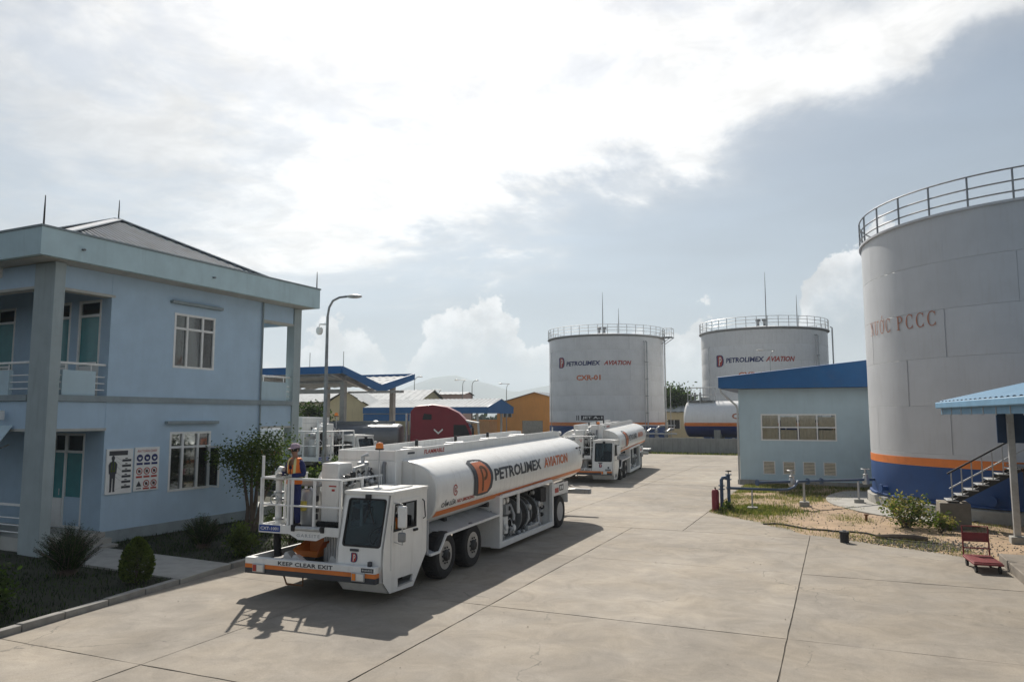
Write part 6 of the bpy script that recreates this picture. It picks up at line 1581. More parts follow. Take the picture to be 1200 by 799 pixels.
    MB().bb((-1.5, -2.718, .60), (.70, -.8, .66)).build('deck', 'dark_frame', T, smooth=0)
    MB().bb((-1.56, -2.715, .58), (-1.502, -.8, .80)).build('deck_side', 'white_frame', T, smooth=0)
    MB().tube([(-.58, -2.8, .46), (-.50, -2.8, .28), (-.07, -2.8, .28), (-.07, -2.8, .46)], .022, 6).build('tow_step', 'rusty_brown', T)
    for x, y, w_ in ((-.7, -2.45, .42), (.15, -2.2, .3), (-1.1, -2.2, .3)):
        MB().prism([(0, 0), (w_, 0), (w_ * .4, .16), (w_ * .2, .16)], 'Y', y, y + .22).build('wheel_chock', 'white_frame', T, smooth=0).location = (x, 0, .662)
    # orange tray under the platform
    q = MB().add([(-.68, -2.4, .93), (.02, -2.4, .93), (-.08, -2.3, .78), (-.56, -2.3, .78), (-.68, -1.8, 1.12), (.02, -1.8, 1.12), (-.08, -1.9, .78), (-.56, -1.9, .78)], [(0, 1, 2, 3), (5, 4, 7, 6), (1, 5, 6, 2), (4, 0, 3, 7), (3, 2, 6, 7)])
    q.add([(.0, -2.42, .93), (.16, -2.42, 1.15), (.16, -1.85, 1.15), (.0, -1.85, .93)], [(0, 1, 2, 3), (3, 2, 1, 0)])
    q.build('drip_tray', 'orange_tray', T, smooth=0, recalc=False)
    MB().bb((-.5, -2.32, .66), (-.12, -1.85, .775)).build('tray_stand', 'dark_frame', T, smooth=0)
    # --- lifting platform
    pf = bpy.data.objects.new('lift_platform', None); col.objects.link(pf); pf.parent = T
    yf, xl, xr, zf = -2.45, -1.58, .62, 1.36
    MB().bb((xl, yf + .02, zf - .03), (xr, -.75, zf)).build('floor', 'fender_grey', pf, smooth=0)
    q = MB(); plate(q, [(xl, 1.28), (-.72, 1.28), (-.48, 1.17), (.0, 1.17), (.25, 1.28), (xr, 1.28), (xr, 1.47), (.22, 1.47), (.14, 1.38), (-.60, 1.38), (-.68, 1.47), (xl, 1.47)], [], lambda u, v, t: (u, t, v), yf - .02, yf + .018)
    tp = q.build('toe_plate', 'white_frame', pf, smooth=0, bevel=.006)
    MB().bb((xl - .01, yf + .02, 1.28), (xl + .02, -.75, 1.46)).build('toe_plate', 'white_frame', pf, smooth=0)
    MB().tube([(-.55, yf + .0, 1.415), (.10, yf + .0, 1.415)], .055, 14).build('roller', 'pale_metal', pf)
    for x in (-.62, .17): MB().box((x, yf - .02, 1.42), (.09, .07, .14)).build('roller_bracket', 'black_rubber', pf, bevel=.01)
    q = MB(); text(q, 'GARSITE', lambda u, v: (-.52 + u, yf - .024, 1.235 + v), .62, .07, bold=.01, space=1.3); q.build('lettering', 'fender_grey', pf, smooth=0, recalc=False)
    pl_ = MB().bb((xl + .02, yf - .03, 1.31), (xl + .60, yf - .021, 1.45)).build('number_plate', 'plate_blue', pf, smooth=0)
    q = MB(); text(q, 'CXT-1001', lambda u, v: (xl + .06 + u, yf - .033, 1.345 + v), .5, .07, bold=.02); q.build('lettering', 'white_print', pl_, smooth=0, recalc=False)
    rl = []
    zt = 2.50
    for x in (xl + .02, -.80, -.70, -.10, xr - .02): 
        MB().bar((x, yf + .02, 1.36), (x, yf + .02, zt), .05, .05).build('rail_post', 'white_frame', pf, smooth=0)
    for y in (-1.6, -.8):
        for x in (xl + .02, xr - .02): MB().bar((x, y, 1.36), (x, y, zt), .05, .05).build('rail_post', 'white_frame', pf, smooth=0)
    for z, r in ((zt, .028), (1.90, .022)):
        MB().tube([(xr - .02, -.76, z), (xr - .02, yf + .02, z), (xl + .02, yf + .02, z), (xl + .02, -.76, z)], r, 8).build('guard_rail', 'white_frame', pf)
    MB().tube([(xl + .02, yf + .05, 1.36), (xl + .02, yf + .05, 3.0)], .035, 8).build('mast', 'white_frame', pf)
    # hose riser with elbow
    rs = MB().tube([(-1.30, -2.15, 1.3), (-1.30, -2.15, 2.5)], .075, 12).tube([(-1.30, -2.15, 2.48), (-1.30, -2.17, 2.60), (-1.22, -2.2, 2.68), (-1.12, -2.22, 2.66)], .085, 12).build('riser_pipe', 'white_frame', pf)
    for z in (1.55, 2.0, 2.15, 2.45): MB().tube([(-1.30, -2.15, z - .02), (-1.30, -2.15, z + .02)], .12, 14).build('flange', 'pale_metal', rs)
    MB().tube([(-1.30, -2.15, 1.28), (-1.30, -2.16, 1.0), (-1.26, -2.16, .7)], .085, 12).build('feed_hose', 'black_rubber', pf)
    MB().tube([(-1.05, -2.1, 2.5), (-1.02, -2.05, 2.1), (-1.0, -2.0, 1.6), (-1.0, -1.95, 1.37)], .06, 10).build('hose', 'black_rubber', pf)
    MB().lathe([(.11, -.02), (.13, 0), (.11, .02)], 16, (-1.30, -2.30, 2.0), 'Y', capb=False, capt=False).build('hand_wheel', 'pale_metal', rs)
    # cabinet, canisters, pumps
    MB().bb((-.42, -1.75, 1.37), (.06, -1.2, 2.82)).build('equipment_column', 'truck_white', pf, bevel=.03)
    q = MB().bb((-.2, -1.757, 2.28), (.0, -1.752, 2.31)).bb((-.12, -1.757, 2.18), (-.04, -1.752, 2.23)); q.build('stencil', 'red_print', pf, smooth=0)
    MB().lathe([(.0, 0), (.24, .01), (.26, .1), (.26, .72), (.2, .82), (0, .84)], 20, (-.86, -1.55, 1.37)).build('filter_canister', 'pale_metal', pf)
    MB().bb((-1.15, -1.75, 2.27), (-.45, -1.3, 2.42)).build('meter_case', 'fender_grey', pf, bevel=.04)
    MB().lathe([(.19, 0), (.19, .08), (.14, .18), (0, .21)], 18, (-.56, -1.3, 2.42)).build('dome_cover', 'white_frame', pf)
    MB().bb((-1.0, -1.95, 1.72), (-.76, -1.8, 1.94)).build('yellow_box', 'yellow_box', pf, bevel=.02)
    for k in range(12):
        o = MB().lathe([(.05, 0), (.07, .015), (.05, .03)], 12, (-.35 + .05 * k, -1.95, 1.46), 'X', capb=False, capt=False)
        if k == 0: base_ring = o
        else: base_ring.add(o.v, o.f)
    base_ring.tube([(-.36, -1.95, 1.46), (.28, -1.95, 1.46), (.42, -1.8, 1.5)], .052, 10).build('ribbed_hose', 'black_rubber', pf)
    MB().lathe([(.1, -.1), (.32, -.1), (.34, -.08), (.32, -.06), (.24, -.05), (.24, .05), (.32, .06), (.34, .08), (.32, .1), (.1, .1)], 28, (.32, -1.4, 1.85), 'X').build('hose_reel', 'black_rubber', pf)
    q = MB().tube([(-.62, -1.6, 1.5), (-.62, -1.6, 2.3), (-.5, -1.6, 2.45)], .05, 8).tube([(-.5, -1.9, 1.4), (-.5, -1.9, 2.15), (-.62, -1.9, 2.25)], .04, 8).tube([(.2, -1.5, 2.0), (.25, -1.4, 2.7), (.4, -1.2, 2.75)], .045, 8).tube([(.35, -1.1, 1.4), (.35, -1.1, 2.75)], .04, 8)
    q.build('pipework', 'pale_metal', pf)
    q = MB()
    for k, (x, y, z) in enumerate(((-.55, -1.75, 1.75), (-.55, -1.75, 2.0), (.18, -1.55, 2.35), (.28, -1.5, 2.55), (-.5, -1.85, 1.6), (.16, -1.6, 1.7), (.2, -1.7, 1.5), (.38, -1.25, 2.3))): q.box((x, y, z), (.11, .1, .13), rz=.3 * k)
    q.build('valve_block', 'dark_frame', pf, bevel=.01)
    q = MB().lathe([(.09, 0), (.14, .02), (.14, .1), (.09, .12)], 14, (.22, -1.0, 2.72)).tube([(.22, -1.0, 2.55), (.22, -1.0, 2.95), (.34, -.95, 3.0)], .05, 8).tube([(.05, -1.0, 2.6), (.3, -.95, 2.5), (.5, -.9, 2.35)], .035, 8); q.build('coupling', 'pale_metal', pf)
    rr = random.Random(5); q1, q2 = MB(), MB()
    for k in range(26):
        x, y, z = rr.uniform(-.62, .5), rr.uniform(-1.9, -.9), rr.uniform(1.5, 2.6)
        if -.46 < x < .1 and y > -1.8: x = .15 + rr.random() * .4
        (q1 if k % 2 else q2).tube([(x, y, z), (x + rr.uniform(-.2, .2), y + rr.uniform(-.1, .1), z + rr.uniform(.05, .3)), (x + rr.uniform(-.25, .25), y, z + rr.uniform(-.2, .3))], rr.uniform(.018, .04), 7)
        (q2 if k % 2 else q1).lathe([(.04, 0), (.07, .02), (.07, .07), (.03, .1)], 10, (x, y, z), rr.choice('XYZ'))
    q1.build('pipework', 'pale_metal', pf); q2.build('pipework', 'dark_frame', pf)
    # column that lifts the platform
    q = MB().bb((.0, -2.15, .662), (.34, -1.8, 1.325)).build('lift_column', 'white_frame', T, bevel=.02)
    for k in range(5): MB().tube([(.03 + .07 * k, -2.18, .7), (.03 + .07 * k, -2.18, 1.3)], .018, 6).build('cylinder', 'pale_metal', q)
    # --- cab
    cab = bpy.data.objects.new('cab', None); col.objects.link(cab); cab.parent = T
    cx0, cx1 = .72, 1.88
    prof = [(-2.44, 2.235), (-2.72, 1.14), (-2.74, .82), (-2.71, .46), (-2.45, .20), (-1.45, .16), (-.84, .82), (-.84, 2.235)]
    win = [(-2.30, 2.03), (-2.36, 1.45), (-1.36, 1.45), (-1.36, 2.03)]
    stp = [(-2.12, .45), (-2.12, .29), (-1.52, .27), (-1.44, .43)]
    q = MB(); plate(q, prof, [win, stp], lambda u, v, t: (t, u, v), cx1 - .05, cx1); q.build('side_panel', 'truck_white', cab, smooth=0, bevel=.006)
    q = MB(); plate(q, prof, [[(-2.2, 2.03), (-2.3, 1.45), (-1.3, 1.45), (-1.3, 2.03)]], lambda u, v, t: (t, u, v), cx0, cx0 + .05); q.build('side_panel', 'truck_white', cab, smooth=0, bevel=.006)
    MB().bb((cx1 - .35, -2.2, .25), (cx1 - .3, -1.4, .5)).build('step_well', 'dark_frame', cab, smooth=0); MB().bb((cx1 - .3, -2.12, .27), (cx1 + .015, -1.5, .295)).build('cab_step', 'pale_metal', cab, smooth=0)
    dv = Vector((0, -2.72 + 2.44, 1.14 - 2.235)); ln = dv.length; dv.normalize(); nv = Vector((0, dv.z, -dv.y))
    nv = nv if nv.y < 0 else -nv
    def ws(u, v, t): p = Vector((u, -2.44, 2.235)) + dv * v + nv * t; return (p.x, p.y, p.z)
    wsr = rrect(cx0 + .13, cx1 - .08, .09, ln - .02, .07)
    q = MB(); plate(q, [(cx0 + .002, 0), (cx1 - .002, 0), (cx1 - .002, ln), (cx0 + .002, ln)], [wsr], ws, -.04, .0)
    for a, b_ in (((-2.72, 1.14), (-2.74, .82)), ((-2.74, .82), (-2.71, .46)), ((-2.71, .46), (-2.45, .20)), ((-2.45, .20), (-1.45, .16)), ((-1.45, .16), (-.84, .82)), ((-.84, .82), (-.84, 1.3))):
        q.poly([(cx0 + .003, *a), (cx1 - .003, *a), (cx1 - .003, *b_), (cx0 + .003, *b_)])
    q.build('front_panel', 'truck_white', cab, smooth=0, recalc=False)
    q = MB(); wsi = rrect(cx0 + .165, cx1 - .115, .125, ln - .055, .05); plate(q, wsr, [wsi], ws, -.03, .012); q.build('windscreen_seal', 'black_rubber', cab, smooth=0)
    q = MB(); plate(q, wsi, [], ws, -.02, -.012); wso = q.build('windscreen', 'cab_glass', cab, smooth=0)
    MB().bar(ws(cx0 + .62, .16, .03), ws(cx1 - .30, .62, .03), .02, .015).bar(ws(cx0 + .70, .14, .03), ws(cx0 + .62, .60, .03), .012, .012).build('wiper', 'black_rubber', cab)
    MB().box(ws(cx0 + .62, .055, .03), (.13, .06, .09)).build('wiper_motor', 'dark_frame', cab, bevel=.01)
    q = MB(); plate(q, rrect(cx0 + .27, cx0 + .45, .2, .31, .01), [], ws, -.028, -.024); q.build('sticker', 'white_print', cab, smooth=0)
    lfv = lambda u, v, o=0: (u, -2.732 - .0 - (1.12 - v) * .5625 + 0 - o, v)
    q = MB(); q.bb((1.07, -2.745, 1.07), (1.28, -2.715, 1.12)); q.build('badge', 'charcoal_print', cab, smooth=0)
    emblem(lambda u, v, o: (1.10 + u, -2.742 + (v) * .06 - o, .845 + v), (.16, .20), cab, 'navy_print', 'red_print', 'white_print')
    MB().bb((1.58, -2.86, .803), (1.66, -2.78, .90)).build('bumper_block', 'charcoal_print', cab, bevel=.01)
    dr_ = [(-2.40, 2.10), (-2.42, .66), (-1.24, .66), (-1.24, 2.10)]
    q = MB(); plate(q, [(-2.36, 2.10), (-2.44, 1.3), (-2.42, .66), (-1.24, .66), (-1.24, 2.10)], [win], lambda u, v, t: (t, u, v), cx1 + .002, cx1 + .016); door = q.build('door', 'truck_white', cab, smooth=0, bevel=.004)
    q = MB(); plate(q, win, [[(-2.265, 1.995), (-2.315, 1.485), (-1.395, 1.485), (-1.395, 1.995)]], lambda u, v, t: (t, u, v), cx1 - .03, cx1 + .022); q.build('window_seal', 'black_rubber', door, smooth=0)
    MB().bb((cx1 - .02, -1.86, 1.47), (cx1 + .018, -1.83, 2.01)).build('window_bar', 'black_rubber', door, smooth=0)
    MB().bb((cx1 + .017, -1.52, 1.36), (cx1 + .06, -1.34, 1.41)).build('handle', 'black_rubber', door, bevel=.01)
    MB().bb((cx1 + .004, -2.43, 1.5), (cx1 + .005, -2.42, 1.6)).build('hinge', 'grey_metal', door, smooth=0)
    mr = MB().tube([(cx1, -2.32, 2.06), (cx1 + .22, -2.36, 2.05), (cx1 + .24, -2.36, 1.2), (cx1, -2.3, 1.24)], .014, 6).build('mirror_arm', 'pale_metal', cab)
    MB().box((cx1 + .24, -2.37, 1.78), (.20, .08, .46), rz=R(12)).build('mirror', 'white_frame', mr, bevel=.03); MB().box((cx1 + .23, -2.37, 1.36), (.17, .08, .2), rz=R(12)).build('mirror', 'grey_metal', mr, bevel=.03)
    MB().tube([(cx1 + .01, -1.08, 2.02), (cx1 + .06, -1.08, 1.98), (cx1 + .06, -1.02, 1.62), (cx1 + .01, -1.02, 1.58)], .014, 6).build('grab_handle', 'dark_frame', cab)
    q = MB(); plate(q, rrect(cx0 - .02, cx1 + .03, -2.48, -.80, .06), [], lambda u, v, t: (u, v, t), 2.235, 2.30); q.build('cab_roof', 'truck_white', cab, smooth=0, bevel=.015)
    MB().bb((cx0 + .2, -2.15, 2.302), (cx1 - .2, -1.15, 2.33)).build('roof_hatch', 'truck_white', cab, bevel=.012)
    q = MB(); text(q, '1001', lambda u, v: (1.25 + v * .9, -1.1 + 0 - u * 0 - .45 + u, 2.334), .42, .12, bold=.02); q.build('lettering', 'charcoal_print', cab, smooth=0, recalc=False)
    q = MB(); plate(q, [(cx0 + .053, .9), (cx1 - .053, .9), (cx1 - .053, 2.23), (cx0 + .053, 2.23)], [[(cx0 + .2, 1.5), (cx1 - .2, 1.5), (cx1 - .2, 2.05), (cx0 + .2, 2.05)]], lambda u, v, t: (u, t, v), -.89, -.845); q.build('rear_panel', 'truck_white', cab, smooth=0)
    MB().bb((cx0 + .06, -2.7, .62), (cx1 - .06, -.9, .66)).build('cab_floor', 'dark_frame', cab, smooth=0)
    MB().bb((1.05, -1.6, .661), (1.6, -1.1, 1.0)).bb((1.05, -1.15, 1.003), (1.6, -1.02, 1.65)).build('driver_seat', 'seat_cloth', cab, bevel=.04)
    MB().bb((cx0 + .06, -2.62, .9), (cx1 - .06, -2.3, 1.15)).build('dashboard', 'seat_cloth', cab, bevel=.03)
    MB().tube([(1.32 + .2 * math.cos(a), -2.05 + .09 * math.sin(a), 1.28 + .17 * math.sin(a)) for a in [i * math.pi / 10 for i in range(20)]], .016, 6, close=True).tube([(1.32, -2.05, 1.28), (1.32, -2.35, 1.05)], .02, 6).build('steering_wheel', 'black_rubber', cab)
    bc = MB().tube([(.80, -1.2, 2.28), (.80, -1.2, 3.12)], .016, 8).build('beacon_pole', 'pale_metal', T)
    MB().lathe([(.10, 3.12), (.11, 3.15), (.10, 3.155)], 18, (.80, -1.2, 0)).build('beacon_base', 'dark_frame', bc); MB().lathe([(.095, 3.157), (.09, 3.25), (.06, 3.29), (0, 3.30)], 18, (.80, -1.2, 0)).build('beacon_lens', 'beacon_orange', bc)
    return T
truck = refueler()
TRZ = R(1.7)
c_, s_ = math.cos(TRZ), math.sin(TRZ)
TO = Vector((-8.82, 16.16, 0)) - Vector((c_, s_, 0)) * 1.9
second = dup(truck)
third = dup(truck)
truck.location = TO; truck.rotation_euler = (0, 0, TRZ)
second['label'] = 'white refuelling truck parked facing us beyond the rear of the nearest truck'
second.location = (-14.45, 45.4, 0); second.rotation_euler = (0, 0, R(6.5)); second.scale = (1.09, 1.09, 1.09)
third['label'] = 'white refuelling truck half hidden behind the blue office and the lamp post'
third.location = (-27.3, 33.6, 0); third.rotation_euler = (0, 0, R(84)); third.scale = (1.25, 1.25, 1.25)

# ------------------------------------------------------------------ red tractor with tank trailer
rt = thing('red_tractor', 'dark red long-haul tractor with tall sloping sleeper roof, cab facing right', 'truck', (-21.7, 39.9, 0), R(24))
# local +x = forward, y across (near side -1.25)
side = [(-2.0, 1.15), (-2.0, 4.2), (-1.75, 4.5), (-.7, 4.6), (.15, 4.45), (.85, 4.1), (1.2, 3.75), (1.38, 3.5), (1.75, 2.68), (1.75, 1.15)]
q = MB(); n = len(side)
def sec(y, k): return [(x - (0 if x < 0 else .10 * k), y, z - (0.12 * k if z > 3.6 else 0)) for x, z in side]
ring = [sec(-1.18, 1), sec(-1.25, 0) if 0 else [(x, -1.25, z) if z < 4.3 else (x, -1.1, z) for x, z in side], [(x, 0, z + (.06 if z > 3.9 else 0)) for x, z in side], [(x, 1.25, z) if z < 4.3 else (x, 1.1, z) for x, z in side]][1:]
vs = [p for r_ in ring for p in r_]
fs = [(i * n + k, i * n + (k + 1) % n, (i + 1) * n + (k + 1) % n, (i + 1) * n + k) for i in range(2) for k in range(n)] + [tuple(range(n)), tuple(range(2 * n, 3 * n))[::-1]]
q.add(vs, fs); q.build('cab', 'red_paint', rt, smooth=30, bevel=.05)
MB().add([(1.43, -1.15, 3.45), (1.43, 1.15, 3.45), (1.79, 1.15, 2.72), (1.79, -1.15, 2.72), (1.36, -1.15, 3.45), (1.36, 1.15, 3.45), (1.72, 1.15, 2.72), (1.72, -1.15, 2.72)], [(0, 1, 2, 3), (7, 6, 5, 4), (0, 4, 5, 1), (1, 5, 6, 2), (2, 6, 7, 3), (3, 7, 4, 0)]).build('windscreen', 'window_glass', rt, smooth=0)
MB().prism([(.55, 3.42), (1.25, 3.42), (1.55, 2.75), (.55, 2.75)], 'Y', -1.275, -1.252).build('side_window', 'dark_frame', rt, smooth=0)
MB().prism([(-1.3, 3.72), (-.75, 3.72), (-.75, 4.02), (-1.2, 4.08)], 'Y', -1.262, -1.0).build('sleeper_window', 'dark_frame', rt, smooth=0)
MB().prism([(1.1, 3.72), (1.98, 3.56), (1.98, 3.5), (1.3, 3.56)], 'Y', -1.2, 1.2).build('sun_visor', 'pale_metal', rt, smooth=0)
MB().prism([(1.80, .7), (1.80, 2.6), (2.9, 2.4), (3.4, 2.15), (3.5, 1.2), (3.5, .7)], 'Y', -1.05, 1.05).build('bonnet', 'red_paint', rt, smooth=30, bevel=.08)
MB().bb((3.42, -1.2, .45), (3.62, 1.2, .8)).build('bumper', 'pale_metal', rt, bevel=.03)
MB().bb((3.502, -.6, .9), (3.53, .6, 1.6)).build('grille', 'dark_frame', rt, smooth=0)
w1_ = MB()
for s in (-1, 1): w1_.poly([(-.35, -1.272, 2.98), (-.35 + .25 * s, -1.272, 3.20), (-.35 + .27 * s, -1.272, 3.11), (-.35, -1.272, 2.87)])
w1_.build('emblem', 'white_print', rt, smooth=0, recalc=False)
q = MB(); text(q, 'T680', lambda u, v: (-1.9 + u, -1.272, 2.75 + v), .45, .12, bold=.02) if 0 else None
MB().bb((-6.2, -1.1, .85), (1.7, 1.1, 1.12)).build('chassis', 'dark_frame', rt, smooth=0)
MB().bb((-1.9, -1.27, .5), (1.7, -1.1, 1.14)).build('side_skirt', 'red_paint', rt, bevel=.03)
for x in (2.55, -3.4, -4.75):
    for s in (-1, 1):
        wh = wheel(rt, x, 1.25 * s, .52, .33, s); wh.rotation_euler = (0, 0, R(90)) if 0 else (0, 0, R(90) * 1)
        wh.location = (x, 1.25 * s, .52); wh.rotation_euler = (0, 0, R(90))
MB().tube([(1.5, -1.3, 3.3), (1.7, -1.55, 3.35), (1.7, -1.55, 2.6), (1.5, -1.3, 2.6)], .025, 6).build('mirror_arm', 'dark_frame', rt); MB().box((1.7, -1.55, 3.0), (.12, .22, .5)).build('mirror', 'dark_frame', rt, bevel=.03)
for s in (-1, 1): MB().tube([(-2.25, .95 * s, 1.2), (-2.25, .95 * s, 4.1)], .08, 10).build('exhaust_stack', 'pale_metal', rt)
tl = thing('tank_trailer', 'dark grey tank trailer with red side frame behind the red tractor', 'trailer', (-24.1, 38.8, 0), R(24))
q = MB(); prof_n = 40
rg_ = []
for x, s in ((0, .85), (-.08, .95), (-.2, 1), (-9.8, 1), (-9.95, .95), (-10, .85)):
    rg_.append([(x, 1.2 * s * math.copysign(abs(math.cos(a)) ** .75, math.cos(a)), 2.65 + .82 * s * math.copysign(abs(math.sin(a)) ** .75, math.sin(a))) for a in [2 * math.pi * k / prof_n for k in range(prof_n)]])
q.add([p for r_ in rg_ for p in r_], [(i * prof_n + k, i * prof_n + (k + 1) % prof_n, (i + 1) * prof_n + (k + 1) % prof_n, (i + 1) * prof_n + k) for i in range(5) for k in range(prof_n)] + [tuple(range(prof_n)), tuple(range(5 * prof_n, 6 * prof_n))[::-1]])
q.build('tank_barrel', 'trailer_grey', tl, smooth=40)
MB().bb((-9.8, -1.24, 1.5), (-.1, -1.12, 1.95)).bb((-9.8, 1.12, 1.5), (-.1, 1.24, 1.95)).build('side_frame', 'red_paint', tl, smooth=0)
MB().bb((-9.8, -1.1, 1.1), (-.4, 1.1, 1.49)).build('chassis', 'dark_frame', tl, smooth=0)
MB().bb((-9.5, -.45, 3.46), (-.5, -.40, 3.62)).bb((-9.5, .4, 3.46), (-.5, .45, 3.62)).build('roof_trough', 'trailer_grey', tl, smooth=0)
for k in range(4): MB().lathe([(.28, 0), (.28, .1), (.1, .2), (0, .2)], 16, (-1.6 - 2.2 * k, 0, 3.46)).build('manhole_lid', 'pale_metal', tl)
for x in (-6.6, -7.9, -9.2):
    for s in (-1, 1):
        wh = wheel(tl, x, 1.25 * s, .52, .33, s); wh.location = (x, 1.25 * s, .52); wh.rotation_euler = (0, 0, R(90))
for s in (-1, 1): MB().bb((-2.2, .7 * s - .06, .0), (-2.05, .7 * s + .06, 1.1)).build('landing_leg', 'dark_frame', tl, smooth=0)

# ------------------------------------------------------------------ people
def skinned(joints, edges, rad, level=2):
    me = bpy.data.meshes.new('skin_tmp'); bm = bmesh.new(); lay = bm.verts.layers.skin.verify()
    vs = {}
    for k, p in joints.items():
        v = bm.verts.new(p); r = rad[k]; v[lay].radius = r if isinstance(r, tuple) else (r, r); v[lay].use_root = (k == 'pelvis'); vs[k] = v
    for a, b_ in edges: bm.edges.new((vs[a], vs[b_]))
    bm.to_mesh(me); bm.free()
    o = bpy.data.objects.new('skin_tmp', me); col.objects.link(o)
    sk = o.modifiers.new('s', 'SKIN'); sk.use_smooth_shade = True; sk.branch_smoothing = .6
    ss = o.modifiers.new('d', 'SUBSURF'); ss.levels = level; ss.render_levels = level
    m2 = bpy.data.meshes.new_from_object(o.evaluated_get(bpy.context.evaluated_depsgraph_get()))
    mb = MB(); mb.v = [tuple(v.co) for v in m2.vertices]; mb.f = [tuple(p.vertices) for p in m2.polygons]; mb.mi = [0] * len(mb.f)
    bpy.data.objects.remove(o); bpy.data.meshes.remove(me); bpy.data.meshes.remove(m2)
    return mb
def glove(parent, wrist, fwd, up, side, m='glove', curl=.7):
    """palm, four unequal curled fingers and a thumb leaving the side"""
    f = Vector(fwd).normalized(); u = Vector(up); u = (u - f * u.dot(f)).normalized(); s = f.cross(u) * side
    w_ = Vector(wrist); q = MB()
    q.tube([w_ - f * .03, w_ + f * .02, w_ + f * .06, w_ + f * .095], [.030, .036, .040, .034], 8)
    for k, L_ in enumerate((.068, .078, .074, .058)):
        b = w_ + f * .088 + s * (.028 - k * .019); d = f.copy(); pts = [b]
        for j, sg in enumerate((.45, .32, .23)):
            d = (d * math.cos(curl * (.5 + .35 * j)) - u * math.sin(curl * (.5 + .35 * j))).normalized(); pts.append(pts[-1] + d * L_ * sg)
        q.tube(pts, [.0105, .010, .009, .007], 7)
    b = w_ + f * .03 + s * .030; q.tube([b, b + s * .028 + f * .022 - u * .008, b + s * .030 + f * .05 - u * .022, b + s * .018 + f * .072 - u * .03], [.013, .0115, .0105, .008], 7)
    return q.build('glove', m, parent, smooth=60)
def person(name, label, loc, rz, J, RD, cap=True, vest=True, stand=True):
    t = thing(name, label, 'person', loc, rz)
    E_ = [('pelvis', 'belly'), ('belly', 'chest'), ('chest', 'neck0'), ('neck0', 'neck'), ('neck', 'jaw'), ('jaw', 'head'), ('head', 'crown')]
    for s in 'LR': E_ += [('chest', 'sh' + s), ('sh' + s, 'el' + s), ('el' + s, 'wr' + s), ('pelvis', 'hip' + s), ('hip' + s, 'kn' + s), ('kn' + s, 'an' + s), ('an' + s, 'toe' + s)]
    body = skinned(J, E_, RD).build('body', 'skin', t, smooth=80)
    cl_e = [e for e in E_ if not ({'neck', 'jaw', 'head', 'crown'} & set(e)) and not e[1].startswith('toe')]
    keep = {k for e in cl_e for k in e}
    grow = lambda r: tuple(x + .016 for x in r) if isinstance(r, tuple) else r + .016
    skinned({k: J[k] for k in keep}, cl_e, {k: grow(RD[k]) for k in keep}).build('coverall', 'coverall', t, smooth=80)
    for s in 'LR':
        a, b_ = Vector(J['an' + s]), Vector(J['toe' + s])
        MB().tube([a + Vector((0, .05, -.03)), a + Vector((0, -.02, -.02)), a.lerp(b_, .6) + Vector((0, 0, .015)), b_ + Vector((0, -.02, .012))], [.045, .052, .045, .03], 10).build('shoe', 'shoe', t, smooth=60)
    h = Vector(J['head'])
    # face
    fc = MB().add([h + Vector((-.014, -.088, .012)), h + Vector((.014, -.088, .012)), h + Vector((.017, -.094, -.022)), h + Vector((-.017, -.094, -.022)), h + Vector((0, -.116, -.018)), h + Vector((0, -.090, .03))], [(0, 3, 4), (4, 2, 1), (0, 4, 5), (5, 4, 1), (3, 2, 4)])
    fc.build('nose', 'skin', body, smooth=60)
    MB().ball(h + Vector((0, -.086, -.055)), (.026, .012, .008), 0, 10, 6).build('mouth', 'rusty_brown', body)
    for s in (-1, 1):
        ey = MB().ball(h + Vector((.033 * s, -.080, .012)), (.014, .009, .008), 0, 10, 6).build('eye', 'eye_white', body)
        MB().ball(h + Vector((.033 * s, -.088, .012)), (.006, .004, .006), 0, 8, 5).build('pupil', 'black_print', ey)
        MB().bar(h + Vector((.018 * s, -.088, .034)), h + Vector((.050 * s, -.080, .036)), .008, .007).build('eyebrow', 'dark_hair', body)
        MB().ball(h + Vector((.080 * s, .0, -.005)), (.012, .022, .034), 0, 8, 6).build('ear', 'skin', body)
    hr = MB().lathe([(.084, -.03), (.090, .03), (.084, .075), (.05, .108), (0, .118)], 20)
    hr.v = [(h.x + x, h.y + .012 + y * 1.1, h.z + z) for x, y, z in hr.v]; hr.build('hair', 'dark_hair', t, smooth=60)
    if cap:
        c = MB().lathe([(.094, .045), (.097, .075), (.088, .112), (.05, .137), (0, .142)], 20); c.v = [(h.x + x, h.y + .008 + y * 1.1, h.z + z) for x, y, z in c.v]
        n = 10
        vs = []
        for i in range(n + 1):
            a = math.pi * (1.12 + .76 * i / n); vs += [(h.x + .093 * math.cos(a), h.y + .008 + .10 * math.sin(a), h.z + .052), (h.x + .088 * math.cos(a), h.y - .01 + .185 * math.sin(a), h.z + .035)]
        c.add(vs + [(x, y, z - .006) for x, y, z in vs], [(2 * i, 2 * i + 1, 2 * i + 3, 2 * i + 2) for i in range(n)] + [(2 * n + 2 + 2 * i, 2 * n + 4 + 2 * i, 2 * n + 5 + 2 * i, 2 * n + 3 + 2 * i) for i in range(n)] + [(2 * i + 1, 2 * n + 3 + 2 * i, 2 * n + 5 + 2 * i, 2 * i + 3) for i in range(n)])
        c.build('cap', 'cap_cloth', t, smooth=60)
